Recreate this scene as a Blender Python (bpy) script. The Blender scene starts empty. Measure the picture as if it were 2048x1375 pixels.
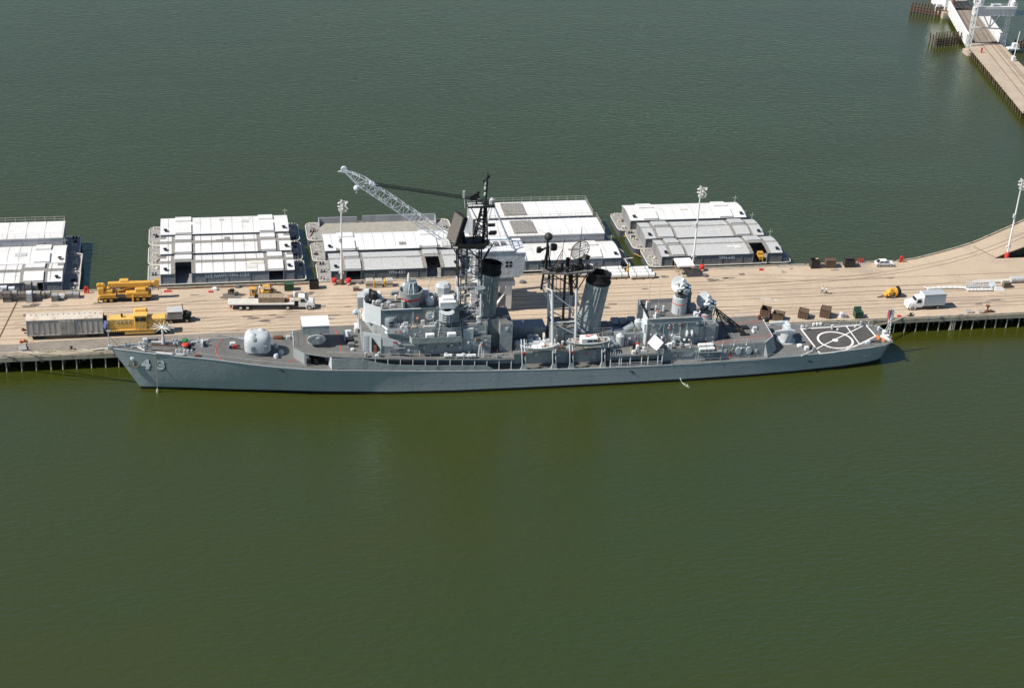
import bpy, math, random
from mathutils import Vector, Matrix
PI = math.pi
random.seed(7)
scn = bpy.context.scene
col = scn.collection

# ------------------------------------------------------------------ camera (found from the pier, the poles and the ship's length)
FPX = 3279.6
CAM = Vector((-58.022, -279.561, 160.136))
PITCH, ROLL, YAW = math.radians(28.3353), math.radians(3.0163), math.radians(11.5425)
_f = Vector((math.sin(YAW)*math.cos(PITCH), math.cos(YAW)*math.cos(PITCH), -math.sin(PITCH)))
_r = Vector((math.cos(YAW), -math.sin(YAW), 0)); _u = _r.cross(_f)
RT = _r*math.cos(ROLL) + _u*math.sin(ROLL)
UP = _u*math.cos(ROLL) - _r*math.sin(ROLL)
BOW = Vector((-78.136, 0.0277, 0)); PSI = 0.00320846

def _ray(x, y): return RT*((x-1024)/FPX) - UP*((y-687.5)/FPX) + _f
def G(x, y, z=3.3):                      # a point of the photograph, at a known height, in the harbour's coordinates
    d = _ray(x, y); return CAM + d*((z-CAM.z)/d.z)
def GY(x, y, yy):
    d = _ray(x, y); return CAM + d*((yy-CAM.y)/d.y)
def to_ship(w):
    d = w - BOW; c, s = math.cos(PSI), math.sin(PSI)
    return Vector((c*d.x+s*d.y, -s*d.x+c*d.y, d.z))
def SZ(x, y, z): return to_ship(G(x, y, z))
def ST(x, y, t):
    o = to_ship(CAM); d = to_ship(CAM+_ray(x, y))-o; k = (t-o.y)/d.y; return o+d*k

cd = bpy.data.cameras.new('camera'); cam = bpy.data.objects.new('camera', cd); col.objects.link(cam)
cd.sensor_width = 36; cd.lens = FPX/2048*36; cd.clip_start = 1; cd.clip_end = 6000
mw = Matrix((RT, UP, -_f)).transposed().to_4x4(); mw.translation = CAM; cam.matrix_world = mw
scn.camera = cam

# ------------------------------------------------------------------ light
SUN_EL, SUN_AZ = math.radians(47), math.radians(-98.5)     # azimuth from +Y, clockwise
sd = bpy.data.lights.new('sun', 'SUN'); so = bpy.data.objects.new('sun', sd); col.objects.link(so)
sd.energy = 4.8; sd.angle = math.radians(.5); sd.color = (1, .95, .87)
tosun = Vector((math.sin(SUN_AZ)*math.cos(SUN_EL), math.cos(SUN_AZ)*math.cos(SUN_EL), math.sin(SUN_EL)))
so.rotation_euler = tosun.to_track_quat('Z', 'Y').to_euler(); so.location = (-200, 50, 250)
wd = bpy.data.worlds.new('World'); scn.world = wd; wd.use_nodes = True
nt = wd.node_tree; bg = nt.nodes['Background']
sk = nt.nodes.new('ShaderNodeTexSky'); sk.sky_type = 'NISHITA'; sk.sun_disc = False
sk.sun_elevation = SUN_EL; sk.sun_rotation = SUN_AZ % (2*PI); sk.air_density = 1.0; sk.dust_density = .25; sk.ozone_density = 2.2
nt.links.new(sk.outputs[0], bg.inputs[0]); bg.inputs[1].default_value = .08
vs = scn.view_settings; vs.view_transform = 'Standard'; vs.look = 'None'; vs.gamma = 1; vs.exposure = .22
scn.cycles.max_bounces = 6; scn.cycles.diffuse_bounces = 3; scn.cycles.glossy_bounces = 3
scn.cycles.use_denoising = True

# ------------------------------------------------------------------ materials
def lin(c): return tuple((v/12.92 if v <= .04045 else ((v+.055)/1.055)**2.4) for v in c)
MT = {}
def M(name, rgb, rough=.6, var=.18, scale=.5, dirt=None, damt=.5, dscale=.25, metal=0, streak=False, spec=.4, sharp=.12, fine=None, fstr=.14):
    m = bpy.data.materials.new(name); m.use_nodes = True; t = m.node_tree; N = t.nodes; L = t.links
    b = N['Principled BSDF']; b.inputs['Roughness'].default_value = rough; b.inputs['Metallic'].default_value = metal
    b.inputs['Specular IOR Level'].default_value = spec
    tc = N.new('ShaderNodeTexCoord'); src = tc.outputs['Object']
    if streak:
        mp = N.new('ShaderNodeMapping'); mp.inputs['Scale'].default_value = (1, 1, .12); L.new(src, mp.inputs[0]); src = mp.outputs[0]
    nz = N.new('ShaderNodeTexNoise'); nz.inputs['Scale'].default_value = scale; nz.inputs['Detail'].default_value = 6
    nz.inputs['Roughness'].default_value = .65; L.new(src, nz.inputs['Vector'])
    rp = N.new('ShaderNodeValToRGB'); rp.color_ramp.elements[0].position = .3; rp.color_ramp.elements[1].position = .7
    rp.color_ramp.elements[0].color = tuple(max(0, c*(1-var)) for c in rgb)+(1,)
    rp.color_ramp.elements[1].color = tuple(min(1, c*(1+var)) for c in rgb)+(1,)
    L.new(nz.outputs['Fac'], rp.inputs[0]); out = rp.outputs[0]
    if dirt:
        n2 = N.new('ShaderNodeTexNoise'); n2.inputs['Scale'].default_value = dscale; n2.inputs['Detail'].default_value = 8
        n2.inputs['Roughness'].default_value = .7; L.new(src, n2.inputs['Vector'])
        r2 = N.new('ShaderNodeValToRGB'); c0 = 1-damt
        r2.color_ramp.elements[0].position = .35+.3*c0; r2.color_ramp.elements[1].position = min(.99, .35+.3*c0+sharp)
        L.new(n2.outputs['Fac'], r2.inputs[0])
        mx = N.new('ShaderNodeMixRGB'); L.new(r2.outputs[0], mx.inputs[0]); L.new(out, mx.inputs[1]); mx.inputs[2].default_value = tuple(dirt)+(1,)
        out = mx.outputs[0]
    if fine:
        n3 = N.new('ShaderNodeTexNoise'); n3.inputs['Scale'].default_value = fine; n3.inputs['Detail'].default_value = 3
        L.new(tc.outputs['Object'], n3.inputs['Vector'])
        r3 = N.new('ShaderNodeMapRange'); r3.inputs[1].default_value = .3; r3.inputs[2].default_value = .7; r3.inputs[3].default_value = 1-fstr; r3.inputs[4].default_value = 1+fstr*.8
        L.new(n3.outputs['Fac'], r3.inputs[0])
        m3 = N.new('ShaderNodeMixRGB'); m3.blend_type = 'MULTIPLY'; m3.inputs[0].default_value = 1
        L.new(out, m3.inputs[1]); L.new(r3.outputs[0], m3.inputs[2]); out = m3.outputs[0]
    L.new(out, b.inputs['Base Color']); MT[name] = m; return m

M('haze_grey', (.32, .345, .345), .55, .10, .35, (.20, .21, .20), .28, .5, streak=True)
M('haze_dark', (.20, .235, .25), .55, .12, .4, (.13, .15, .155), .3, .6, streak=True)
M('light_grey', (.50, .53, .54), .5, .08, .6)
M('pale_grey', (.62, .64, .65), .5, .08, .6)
M('deck_grey', (.15, .149, .14), .85, .16, .5, (.195, .185, .165), .42, .35, sharp=.3, fine=3)
M('pad_grey', (.085, .078, .075), .9, .15, .8, (.12, .11, .10), .35, .5, sharp=.3, fine=3)
M('mast_black', (.022, .021, .02), .6, .3, .8, (.06, .045, .035), .25, .8)
M('soot', (.012, .011, .011), .8, .3, 1, (.05, .045, .04), .3, .9)
M('white', (.80, .80, .78), .45, .05, .8, (.6, .57, .52), .18, 1)
M('mark_white', (.82, .79, .75), .7, .06, 1.5)
M('mark_red', (.62, .10, .08), .7, .12, 2)
M('mark_red_faded', (.42, .13, .11), .8, .3, 1.2)
M('red', (.62, .045, .03), .5, .12, 2)
M('green', (.03, .20, .07), .6, .12, 2)
M('rust', (.16, .07, .04), .85, .35, 2)
M('dark', (.015, .015, .017), .7, .3, 1)
M('tyre', (.02, .02, .02), .85, .2, 3)
M('rim', (.42, .34, .2), .6, .15, 3)
M('rim_yellow', (.55, .32, .06), .6, .15, 3)
M('glass', (.015, .02, .025), .08, .2, 1, spec=.6)
M('rope', (.45, .38, .28), .9, .2, 3)
M('canvas', (.58, .57, .54), .8, .1, 1.2)
M('concrete', (.52, .41, .295), .9, .10, .06, (.36, .285, .215), .46, .10, sharp=.28, fine=2.6, fstr=.09)
M('asphalt', (.245, .215, .18), .95, .16, .3, (.33, .28, .22), .45, .35, sharp=.3, fine=2.2)
M('tyre_track', (.385, .30, .225), .9, .2, .6); M('stain', (.17, .145, .12), .95, .22, .5, (.26, .21, .165), .45, .9, sharp=.3)
M('rail_steel', (.16, .085, .055), .7, .25, .8)
M('fascia', (.40, .35, .27), .9, .2, .5, (.18, .14, .1), .4, .8)
M('pile', (.40, .355, .28), .9, .2, 1, (.15, .13, .09), .4, 1.5, streak=True)
M('timber', (.12, .085, .06), .9, .3, 1.5)
M('wood', (.42, .33, .22), .85, .2, 2.5, (.2, .15, .1), .45, 3)
M('yellow', (.68, .37, .06), .45, .09, .8, (.55, .30, .06), .3, 1.2)
M('yellow_loco', (.74, .46, .12), .5, .09, .6, (.55, .32, .09), .3, .9, streak=True)
M('orange', (.60, .20, .07), .5, .1, 1)
M('boxcar', (.50, .455, .405), .7, .13, .5, (.25, .2, .16), .38, .9, streak=True)
M('boxcar_roof', (.60, .53, .44), .8, .15, .5, (.42, .22, .10), .30, .8)
M('barge_side', (.27, .265, .26), .75, .14, .35, (.13, .14, .15), .35, .5, streak=True)
M('barge_side_blue', (.34, .355, .37), .7, .16, .35, (.36, .37, .39), .35, .5, streak=True)
M('barge_hull', (.075, .085, .105), .7, .2, .4, (.12, .1, .09), .3, .8)
M('barge_deck', (.30, .29, .275), .9, .1, .4, (.22, .2, .18), .32, .6, fine=1.2)
M('barge_deck_tan', (.36, .335, .285), .9, .1, .5, (.28, .25, .2), .3, .5, fine=1.2)
M('gravel_grey', (.25, .235, .21), .95, .2, 3, (.33, .31, .27), .45, 2, fine=2.5, fstr=.28)
M('roof_white', (.73, .715, .685), .6, .05, .4, (.56, .54, .49), .36, .5, sharp=.25)
M('roof_bright', (.77, .755, .73), .5, .03, .4)
M('roof_pale', (.50, .50, .485), .65, .05, .5, (.44, .435, .41), .38, .5, sharp=.3, fine=1.5, fstr=.08)
M('rim_pale', (.62, .58, .5), .7, .12, 1)
M('brown_bin', (.135, .09, .06), .7, .18, .8, (.08, .055, .04), .35, 1.2)
M('black_bin', (.05, .045, .04), .7, .2, .8)
M('green_bin', (.05, .11, .06), .65, .2, .8, (.09, .10, .07), .4, 1.2)
M('mid_grey', (.34, .33, .31), .7, .15, 1)
M('steel_grey', (.19, .19, .185), .6, .2, 1, (.1, .09, .08), .4, 1.2)
M('crane_grey', (.56, .61, .64), .6, .08, .5, (.45, .49, .52), .4, .6)
M('box_grey', (.40, .44, .47), .6, .06, .8); M('crane_white', (.74, .76, .78), .55, .07, .5)
M('bridge_white', (.78, .77, .76), .55, .06, .4)
M('bridge_deck', (.45, .37, .28), .9, .1, .3, (.33, .26, .19), .4, .2, sharp=.3)
M('lift_deck', (.24, .21, .17), .9, .15, .6)
M('radar_shaded', (.13, .12, .105), .8, .1, 1); M('radome_black', (.035, .037, .035), .5, .1, 1)  # radar face colour darkened to paint in its shade
M('skin', (.45, .27, .19), .6, .1, 4); M('shirt_white', (.78, .77, .75), .8, .06, 6); M('shirt_blue', (.10, .22, .46), .8, .1, 6)
M('trousers', (.045, .05, .075), .85, .2, 6); M('hair', (.03, .02, .015), .7, .2, 6)
M('flag_blue', (.16, .19, .36), .8, .1, 4); M('flag_red', (.6, .05, .06), .8, .1, 4)
M('foam', (.80, .82, .78), .7, .1, 3)
M('emblem_blue', (.05, .11, .24), .7, .15, 3); M('gold', (.42, .33, .14), .6, .1, 3)
M('num_white', (.80, .82, .82), .7, .06, 1)

def dents(name, scale, dist):                         # buckled plating
    m = MT[name]; t = m.node_tree; N = t.nodes; L = t.links; tc = N.new('ShaderNodeTexCoord')
    wv = N.new('ShaderNodeTexNoise'); wv.inputs['Scale'].default_value = scale; wv.inputs['Detail'].default_value = 3; wv.inputs['Distortion'].default_value = .6; L.new(tc.outputs['Object'], wv.inputs['Vector'])
    bp = N.new('ShaderNodeBump'); bp.inputs['Strength'].default_value = 1; bp.inputs['Distance'].default_value = dist
    L.new(wv.outputs['Fac'], bp.inputs['Height']); L.new(bp.outputs[0], N['Principled BSDF'].inputs['Normal'])
for n_ in ('haze_grey', 'barge_side_blue', 'barge_side'): dents(n_, 1.1, .07)
dents('crane_grey', .9, .1); dents('yellow_loco', 1.2, .05)
def hull_material():
    m = M('hull_paint', (.335, .365, .375), .5, .06, .25, (.285, .315, .325), .3, .4, streak=True)
    t = m.node_tree; N = t.nodes; L = t.links; b = N['Principled BSDF']
    old = b.inputs['Base Color'].links[0].from_socket
    tc = N.new('ShaderNodeTexCoord'); sx = N.new('ShaderNodeSeparateXYZ'); L.new(tc.outputs['Object'], sx.inputs[0])
    lt = N.new('ShaderNodeMath'); lt.operation = 'LESS_THAN'; lt.inputs[1].default_value = .62; L.new(sx.outputs['Z'], lt.inputs[0])
    mx = N.new('ShaderNodeMixRGB'); L.new(lt.outputs[0], mx.inputs[0]); L.new(old, mx.inputs[1]); mx.inputs[2].default_value = (.008, .009, .011, 1)
    L.new(mx.outputs[0], b.inputs['Base Color'])
    def noise(scale, sc, det=4):
        mp = N.new('ShaderNodeMapping'); mp.inputs['Scale'].default_value = sc; L.new(tc.outputs['Object'], mp.inputs[0])
        n = N.new('ShaderNodeTexNoise'); n.inputs['Scale'].default_value = scale; n.inputs['Detail'].default_value = det; n.inputs['Roughness'].default_value = .7; L.new(mp.outputs[0], n.inputs['Vector']); return n.outputs['Fac']
    def ramp(f, p0, p1, v=1):
        r = N.new('ShaderNodeMapRange'); r.inputs[1].default_value = p0; r.inputs[2].default_value = p1; r.inputs[4].default_value = v; L.new(f, r.inputs[0]); return r.outputs[0]
    def mixto(c, fac):
        k = b.inputs['Base Color'].links[0].from_socket; m_ = N.new('ShaderNodeMixRGB'); L.new(fac, m_.inputs[0]); L.new(k, m_.inputs[1]); m_.inputs[2].default_value = c+(1,); L.new(m_.outputs[0], b.inputs['Base Color'])
    mixto((.24, .15, .10), ramp(noise(.9, (1, 1, .07)), .62, .72, .45)); mixto((.50, .53, .53), ramp(noise(.5, (1, 1, .10)), .64, .8, .5))
    mixto((.17, .18, .16), ramp(noise(.6, (1, 1, 1.5)), .66, .7, .5))
    w = N.new('ShaderNodeMath'); w.operation = 'PINGPONG'; w.inputs[1].default_value = 1.15; L.new(sx.outputs['Z'], w.inputs[0]); mixto((.22, .25, .265), ramp(w.outputs[0], .055, .02, .5))
    w = N.new('ShaderNodeMath'); w.operation = 'PINGPONG'; w.inputs[1].default_value = 3.05; L.new(sx.outputs['X'], w.inputs[0]); mixto((.24, .27, .285), ramp(w.outputs[0], .06, .02, .45))
    mixto((.010, .011, .012), lt.outputs[0])
    dents('hull_paint', 1.3, .03)
hull_material()

def water_material():
    m = bpy.data.materials.new('harbour_water'); m.use_nodes = True; t = m.node_tree; N = t.nodes; L = t.links
    b = N['Principled BSDF']; b.inputs['Roughness'].default_value = .12; b.inputs['IOR'].default_value = 1.6
    b.inputs['Specular IOR Level'].default_value = .68
    tc = N.new('ShaderNodeTexCoord')
    def noise(sx, sy, scale, det, rough=.55, rot=0):
        mp = N.new('ShaderNodeMapping'); mp.inputs['Scale'].default_value = (sx, sy, 1); mp.inputs['Rotation'].default_value = (0, 0, rot)
        L.new(tc.outputs['Object'], mp.inputs[0])
        n = N.new('ShaderNodeTexNoise'); n.inputs['Scale'].default_value = scale; n.inputs['Detail'].default_value = det; n.inputs['Roughness'].default_value = rough
        n.inputs['Distortion'].default_value = .4
        L.new(mp.outputs[0], n.inputs['Vector']); return n.outputs['Fac']
    big = noise(.5, 1, .009, 4, .6, .2); streak = noise(.10, 1, .05, 4, .6, .12)
    ad = N.new('ShaderNodeMath'); ad.operation = 'MULTIPLY_ADD'; ad.inputs[1].default_value = .45; L.new(streak, ad.inputs[0]); L.new(big, ad.inputs[2])
    rp = N.new('ShaderNodeValToRGB'); rp.color_ramp.elements[0].position = .52; rp.color_ramp.elements[1].position = .92
    rp.color_ramp.elements[0].color = (.046, .0485, .005, 1); rp.color_ramp.elements[1].color = (.036, .0495, .008, 1)
    L.new(ad.outputs[0], rp.inputs[0]); L.new(rp.outputs[0], b.inputs['Base Color'])
    b.inputs['Specular Tint'].default_value = (.42, 1, .98, 1)
    w1 = noise(.40, 1, 1.1, 2, .5, .06); w2 = noise(.6, 1, 2.8, 3, .6, -.25); w3 = noise(.8, 1, .16, 2, .5, .3)
    a = N.new('ShaderNodeMath'); a.operation = 'MULTIPLY_ADD'; a.inputs[1].default_value = .45; L.new(w2, a.inputs[0]); L.new(w1, a.inputs[2])
    c = N.new('ShaderNodeMath'); c.operation = 'MULTIPLY_ADD'; c.inputs[1].default_value = .5; L.new(w3, c.inputs[0]); L.new(a.outputs[0], c.inputs[2])
    am = N.new('ShaderNodeMapRange'); am.inputs[1].default_value = .5; am.inputs[2].default_value = .95; am.inputs[3].default_value = .06; am.inputs[4].default_value = .19; L.new(ad.outputs[0], am.inputs[0])
    bp = N.new('ShaderNodeBump'); bp.inputs['Strength'].default_value = 1; L.new(am.outputs[0], bp.inputs['Distance'])
    L.new(c.outputs[0], bp.inputs['Height']); L.new(bp.outputs[0], b.inputs['Normal'])
    MT['harbour_water'] = m
water_material()

# ------------------------------------------------------------------ mesh builder
class MB:
    def __init__(s): s.v = []; s.f = []; s.fm = []; s.m = 0; s.T = Matrix()
    def add(s, vs, fs, m=None):
        o = len(s.v); s.v += [s.T @ Vector(p) for p in vs]
        for f in fs: s.f.append([i+o for i in f]); s.fm.append(s.m if m is None else m)
        return s
    def box(s, x0, x1, y0, y1, z0, z1, mt=None):
        v = [(x0, y0, z0), (x1, y0, z0), (x1, y1, z0), (x0, y1, z0), (x0, y0, z1), (x1, y0, z1), (x1, y1, z1), (x0, y1, z1)]
        s.add(v, [(0, 3, 2, 1), (0, 1, 5, 4), (1, 2, 6, 5), (2, 3, 7, 6), (3, 0, 4, 7)])
        return s.add(v, [(4, 5, 6, 7)], mt)
    def rbox(s, x0, x1, y0, y1, z0, z1, r):            # a box with chamfered vertical and top edges
        p = [(x0+r, y0), (x1-r, y0), (x1, y0+r), (x1, y1-r), (x1-r, y1), (x0+r, y1), (x0, y1-r), (x0, y0+r)]
        cx, cy = (x0+x1)/2, (y0+y1)/2; kx = 1-2*r/(x1-x0); ky = 1-2*r/(y1-y0)
        q = [(cx+(a-cx)*kx, cy+(b-cy)*ky) for a, b in p]
        return s.loft([[(a, b, z0) for a, b in p], [(a, b, z1-r) for a, b in p], [(a, b, z1) for a, b in q]])
    def obox(s, c, size, rot=(0, 0, 0)):
        T0 = s.T; from mathutils import Euler
        s.T = T0 @ Matrix.Translation(c) @ Euler(rot).to_matrix().to_4x4()
        a, b, h = size[0]/2, size[1]/2, size[2]/2; s.box(-a, a, -b, b, -h, h); s.T = T0; return s
    def loft(s, rings, cap=True, closed=True):
        n = len(rings[0]); v = [p for r in rings for p in r]; f = []
        for k in range(len(rings)-1):
            for i in range(n if closed else n-1):
                j = (i+1) % n; f.append((k*n+i, k*n+j, (k+1)*n+j, (k+1)*n+i))
        if cap: f.append(tuple(range(n-1, -1, -1))); f.append(tuple(range((len(rings)-1)*n, len(rings)*n)))
        return s.add(v, f)
    def bar(s, a, b, r, n=6, r2=None, cap=True):
        a, b = Vector(a), Vector(b); d = (b-a)
        if d.length < 1e-6: return s
        d.normalize(); u = d.orthogonal().normalized(); w = d.cross(u); r2 = r if r2 is None else r2
        return s.loft([[p+(u*math.cos(2*PI*i/n)+w*math.sin(2*PI*i/n))*q for i in range(n)] for p, q in ((a, r), (b, r2))], cap)
    def tube(s, pts, r, n=5):
        for a, b in zip(pts, pts[1:]): s.bar(a, b, r, n)
        return s
    def lathe(s, cx, cy, prof, n=16, sx=1, sy=1, off=0):
        return s.loft([[(cx+r*sx*math.cos(2*PI*i/n+off), cy+r*sy*math.sin(2*PI*i/n+off), z) for i in range(n)] for r, z in prof])
    def prism(s, poly, z0, z1, mt=None):
        n = len(poly); z0 = z0 if callable(z0) else (lambda x, y, k=z0: k); z1 = z1 if callable(z1) else (lambda x, y, k=z1: k)
        v = [(x, y, z0(x, y)) for x, y in poly]+[(x, y, z1(x, y)) for x, y in poly]
        s.add(v, [tuple(range(n-1, -1, -1))]+[(i, (i+1) % n, n+(i+1) % n, n+i) for i in range(n)])
        return s.add(v[n:], [tuple(range(n))], mt)
    def sphere(s, c, r, n=12, k=8, sz=1):
        pr = [(max(.001, math.sin(PI*i/k))*r, -math.cos(PI*i/k)*r*sz+c[2]) for i in range(k+1)]
        return s.lathe(c[0], c[1], pr, n)
    def wheel(s, c, r, w, axis='y', n=16):
        d = {'x': (1, 0, 0), 'y': (0, 1, 0), 'z': (0, 0, 1)}[axis]; d = Vector(d)*w/2; c = Vector(c); return s.bar(c-d, c+d, r, n)
    def wall(s, pts, z0, z1, th):                       # thin upright plate along a line of points (x, y); z0, z1 numbers or lists
        n = len(pts); z0 = z0 if isinstance(z0, (list, tuple)) else [z0]*n; z1 = z1 if isinstance(z1, (list, tuple)) else [z1]*n
        rings = []
        for i, (x, y) in enumerate(pts):
            a = Vector(pts[max(0, i-1)]); b = Vector(pts[min(n-1, i+1)]); d = (b-a).normalized(); nx, ny = -d.y*th/2, d.x*th/2
            rings.append([(x-nx, y-ny, z0[i]), (x+nx, y+ny, z0[i]), (x+nx, y+ny, z1[i]), (x-nx, y-ny, z1[i])])
        return s.loft(rings)
    def rail(s, pts, h=1.05, step=2.0, r=.03, bars=(1, .5)):
        for a, b in zip(pts, pts[1:]):
            a, b = Vector(a), Vector(b); L = (b-a).length; n = max(1, round(L/step))
            for q in bars: s.bar(a+Vector((0, 0, h*q)), b+Vector((0, 0, h*q)), r*.8, 4)
            for i in range(n+1):
                p = a.lerp(b, i/n); s.bar(p, p+Vector((0, 0, h)), r, 4)
        return s
    def text(s, mapf, body, height, m=None, bold=.02, sx=1.0):            # flat letters, every corner of them put in place by mapf(u, v)
        cu = bpy.data.curves.new('letters', 'FONT'); cu.body = body; cu.size = 1; cu.resolution_u = 3; cu.offset = bold; cu.space_character = 1+bold*2
        o = bpy.data.objects.new('letters', cu); col.objects.link(o); bpy.context.view_layer.update()
        me = bpy.data.meshes.new_from_object(o.evaluated_get(bpy.context.evaluated_depsgraph_get()))
        xs = [v.co.x for v in me.vertices]; ys = [v.co.y for v in me.vertices]; k = height/(max(ys)-min(ys)); x0, y0 = min(xs), min(ys)
        s.add([mapf((v.co.x-x0)*k*sx, (v.co.y-y0)*k) for v in me.vertices], [tuple(p.vertices) for p in me.polygons], m)
        w = (max(xs)-x0)*k; bpy.data.objects.remove(o); bpy.data.curves.remove(cu); bpy.data.meshes.remove(me); return w
    def build(s, name, mats, parent=None, smooth=None, loc=None):
        me = bpy.data.meshes.new(name); me.from_pydata([tuple(p) for p in s.v], [], s.f)
        mats = [mats] if isinstance(mats, str) else mats
        for m in mats: me.materials.append(MT[m])
        if len(mats) > 1:
            for p, k in zip(me.polygons, s.fm): p.material_index = k
        if smooth:
            for p in me.polygons: p.use_smooth = True
            me.set_sharp_from_angle(angle=math.radians(smooth))
        o = bpy.data.objects.new(name, me); col.objects.link(o)
        if parent: o.parent = parent
        if loc is not None: o.location = loc
        return o

def tag(o, label=None, cat=None, group=None, kind=None):
    if label: o['label'] = label
    if cat: o['category'] = cat
    if group: o['group'] = group
    if kind: o['kind'] = kind
    return o
def thing(name, label, cat, loc=(0, 0, 0), rz=0, group=None):
    o = bpy.data.objects.new(name, None); col.objects.link(o); o.location = loc; o.rotation_euler = (0, 0, rz); o.empty_display_size = .3
    return tag(o, label, cat, group)
def copy_tree(o, parent=None):
    c = o.copy(); col.objects.link(c)
    if parent: c.parent = parent
    for ch in o.children: copy_tree(ch, c)
    return c
def interp(tab, x):
    if x <= tab[0][0]: return tab[0][1]
    for (a, p), (b, q) in zip(tab, tab[1:]):
        if x <= b: return p+(q-p)*(x-a)/(b-a)
    return tab[-1][1]
# ------------------------------------------------------------------ harbour water
b = MB(); b.add([(-2500, -1500, 0), (2500, -1500, 0), (2500, 4500, 0), (-2500, 4500, 0)], [(0, 1, 2, 3)])
tag(b.build('water', 'harbour_water'), kind='structure')

# ------------------------------------------------------------------ the pier
ZD, YF, YR = 3.3, 9.0, 36.5
pier = thing('pier', 'long concrete pier on piles carrying railway tracks, running behind the warship', 'pier', (0, 0, 0))
REAR = [(95, 36.5), (99.5, 37.3), (104, 39), (108.5, 40.8), (113, 42.7), (118, 45.2), (123, 48.3), (129, 52), (136, 56.5), (146, 64), (155, 74), (162, 88), (167, 106), (170, 126)]
INNER = [(119, 36.2), (122.3, 38.2), (128.6, 41.4), (137, 45.5), (146, 51), (155, 58), (164, 69), (171, 82), (177, 100), (181, 126)]
b = MB()
b.prism([(-220, YF), (118.8, YF), (118.8, YR-.3), (119, 36.2)]+INNER[1:]+REAR[::-1]+[(-220, YR)], 2.75, ZD)
b.prism([(118.8, YF), (260, YF), (260, 35.8), (118.8, 36)], 2.75, ZD)
b.build('deck', 'concrete', pier)
b = MB()
b.box(-220, 260, YF-.28, YF, 2.35, ZD+.02); b.build('fascia', 'fascia', pier)
b = MB(); b.box(-220, 260, YF-.1, YF+.22, ZD, ZD+.28); b.build('stringpiece', 'fascia', pier)
b = MB(); b.box(-220, 94, YR-.3, YR+.02, ZD, ZD+.26)
b.wall([(x-.1, y-.1) for x, y in REAR], ZD, ZD+.26, .34); b.build('stringpiece', 'fascia', pier)
b = MB(); b.wall(REAR, 1.9, ZD, .3); b.wall(INNER, 1.9, ZD, .3); b.box(-220, 95, YR, YR+.25, 1.9, ZD); b.build('fascia', 'timber', pier)
b = MB(); b.box(-220, 260, 33.5, 34.0, -2, 2.75); b.box(-220, 260, 20, 20.4, -2, 2.75); b.build('under_pier_shade', 'dark', pier)  # added near-black walls, painting the deep shade under the deck
proto = front_pile = None
px_ = []
for k in range(13): px_.append(-103.5+2.62*k)
for k in range(20): px_.append(78.2+2.62*k)
for row, (yy, rad) in enumerate(((YF+.05, .17), (YF+2.6, .22))):
    for k, x in enumerate(px_):
        if proto is None or (row == 1 and k == 0):
            b = MB(); b.bar((0, 0, -2), (0, 0, 2.76), rad, 8, rad*.85); proto = b.build('pile', 'pile' if row == 0 else 'timber', pier); o = proto; front_pile = front_pile or proto
        else: o = copy_tree(proto, pier)
        o.location = (x+random.uniform(-.25, .25), yy+random.uniform(-.05, .05), 0); o.rotation_euler = (random.uniform(-.02, .02), random.uniform(-.035, .035), 0)
for x in (82.3, 82.75, 96.6, 97.0, 97.4):                                                    # clusters of two and three
    o = copy_tree(front_pile, pier); o.location = (x, YF-.1, 0); o.scale = (.8, .8, 1)
b = MB()
for k, x in enumerate(px_):
    if k % 3 == 1: b.box(x+.8, x+1.5, YF+1.0, YF+1.5, 1.3, 2.3)
b.build('bracket', 'steel_grey', pier)
# rails let into the deck: a low steel head on a dark slot
def rail(pts, name='rail'):
    b = MB()
    for w, z0, z1 in ((.13, ZD-.05, ZD+.006), (.07, ZD, ZD+.03)):
        b.wall(pts, z0, z1, w)
    b.build(name, 'rail_steel', pier)
for y in (16.3, 17.75, 20.9, 22.35, 24.6, 26.05, 28.3, 29.75): rail([(-220, y), (52, y)] if y > 23 else [(-220, y), (260, y-.3)])
rail([(52, 24.6), (260, 23.6)]); rail([(52, 28.3), (130, 28.5), (260, 28.4)]); rail([(-220, 13.2), (-104, 13.2)]); rail([(40, 13.0), (260, 13.2)]); rail([(40, 14.45), (260, 14.65)])
def branch(off):
    c = [(52, 26.05), (70, 27.0), (85, 28.8), (97, 31.4), (107, 34.6), (116, 38.4), (124, 42.6), (132, 47.3), (142, 54.3), (152, 63), (160, 74), (167, 88), (172, 104), (175, 126)]
    out = []
    for i, (x, y) in enumerate(c):
        a = Vector(c[max(0, i-1)]); d = (Vector(c[min(len(c)-1, i+1)])-a).normalized(); out.append((x-d.y*off, y+d.x*off))
    return out
rail(branch(0)); rail(branch(1.44))
b = MB(); b.wall([(116.4, 42.9), (119.1, 36.6)], ZD-.02, ZD+.006, .22); b.wall([(-100.5, 16), (-98.2, 33)], ZD-.02, ZD+.006, .35); b.build('expansion_joint', 'rail_steel', pier)
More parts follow.
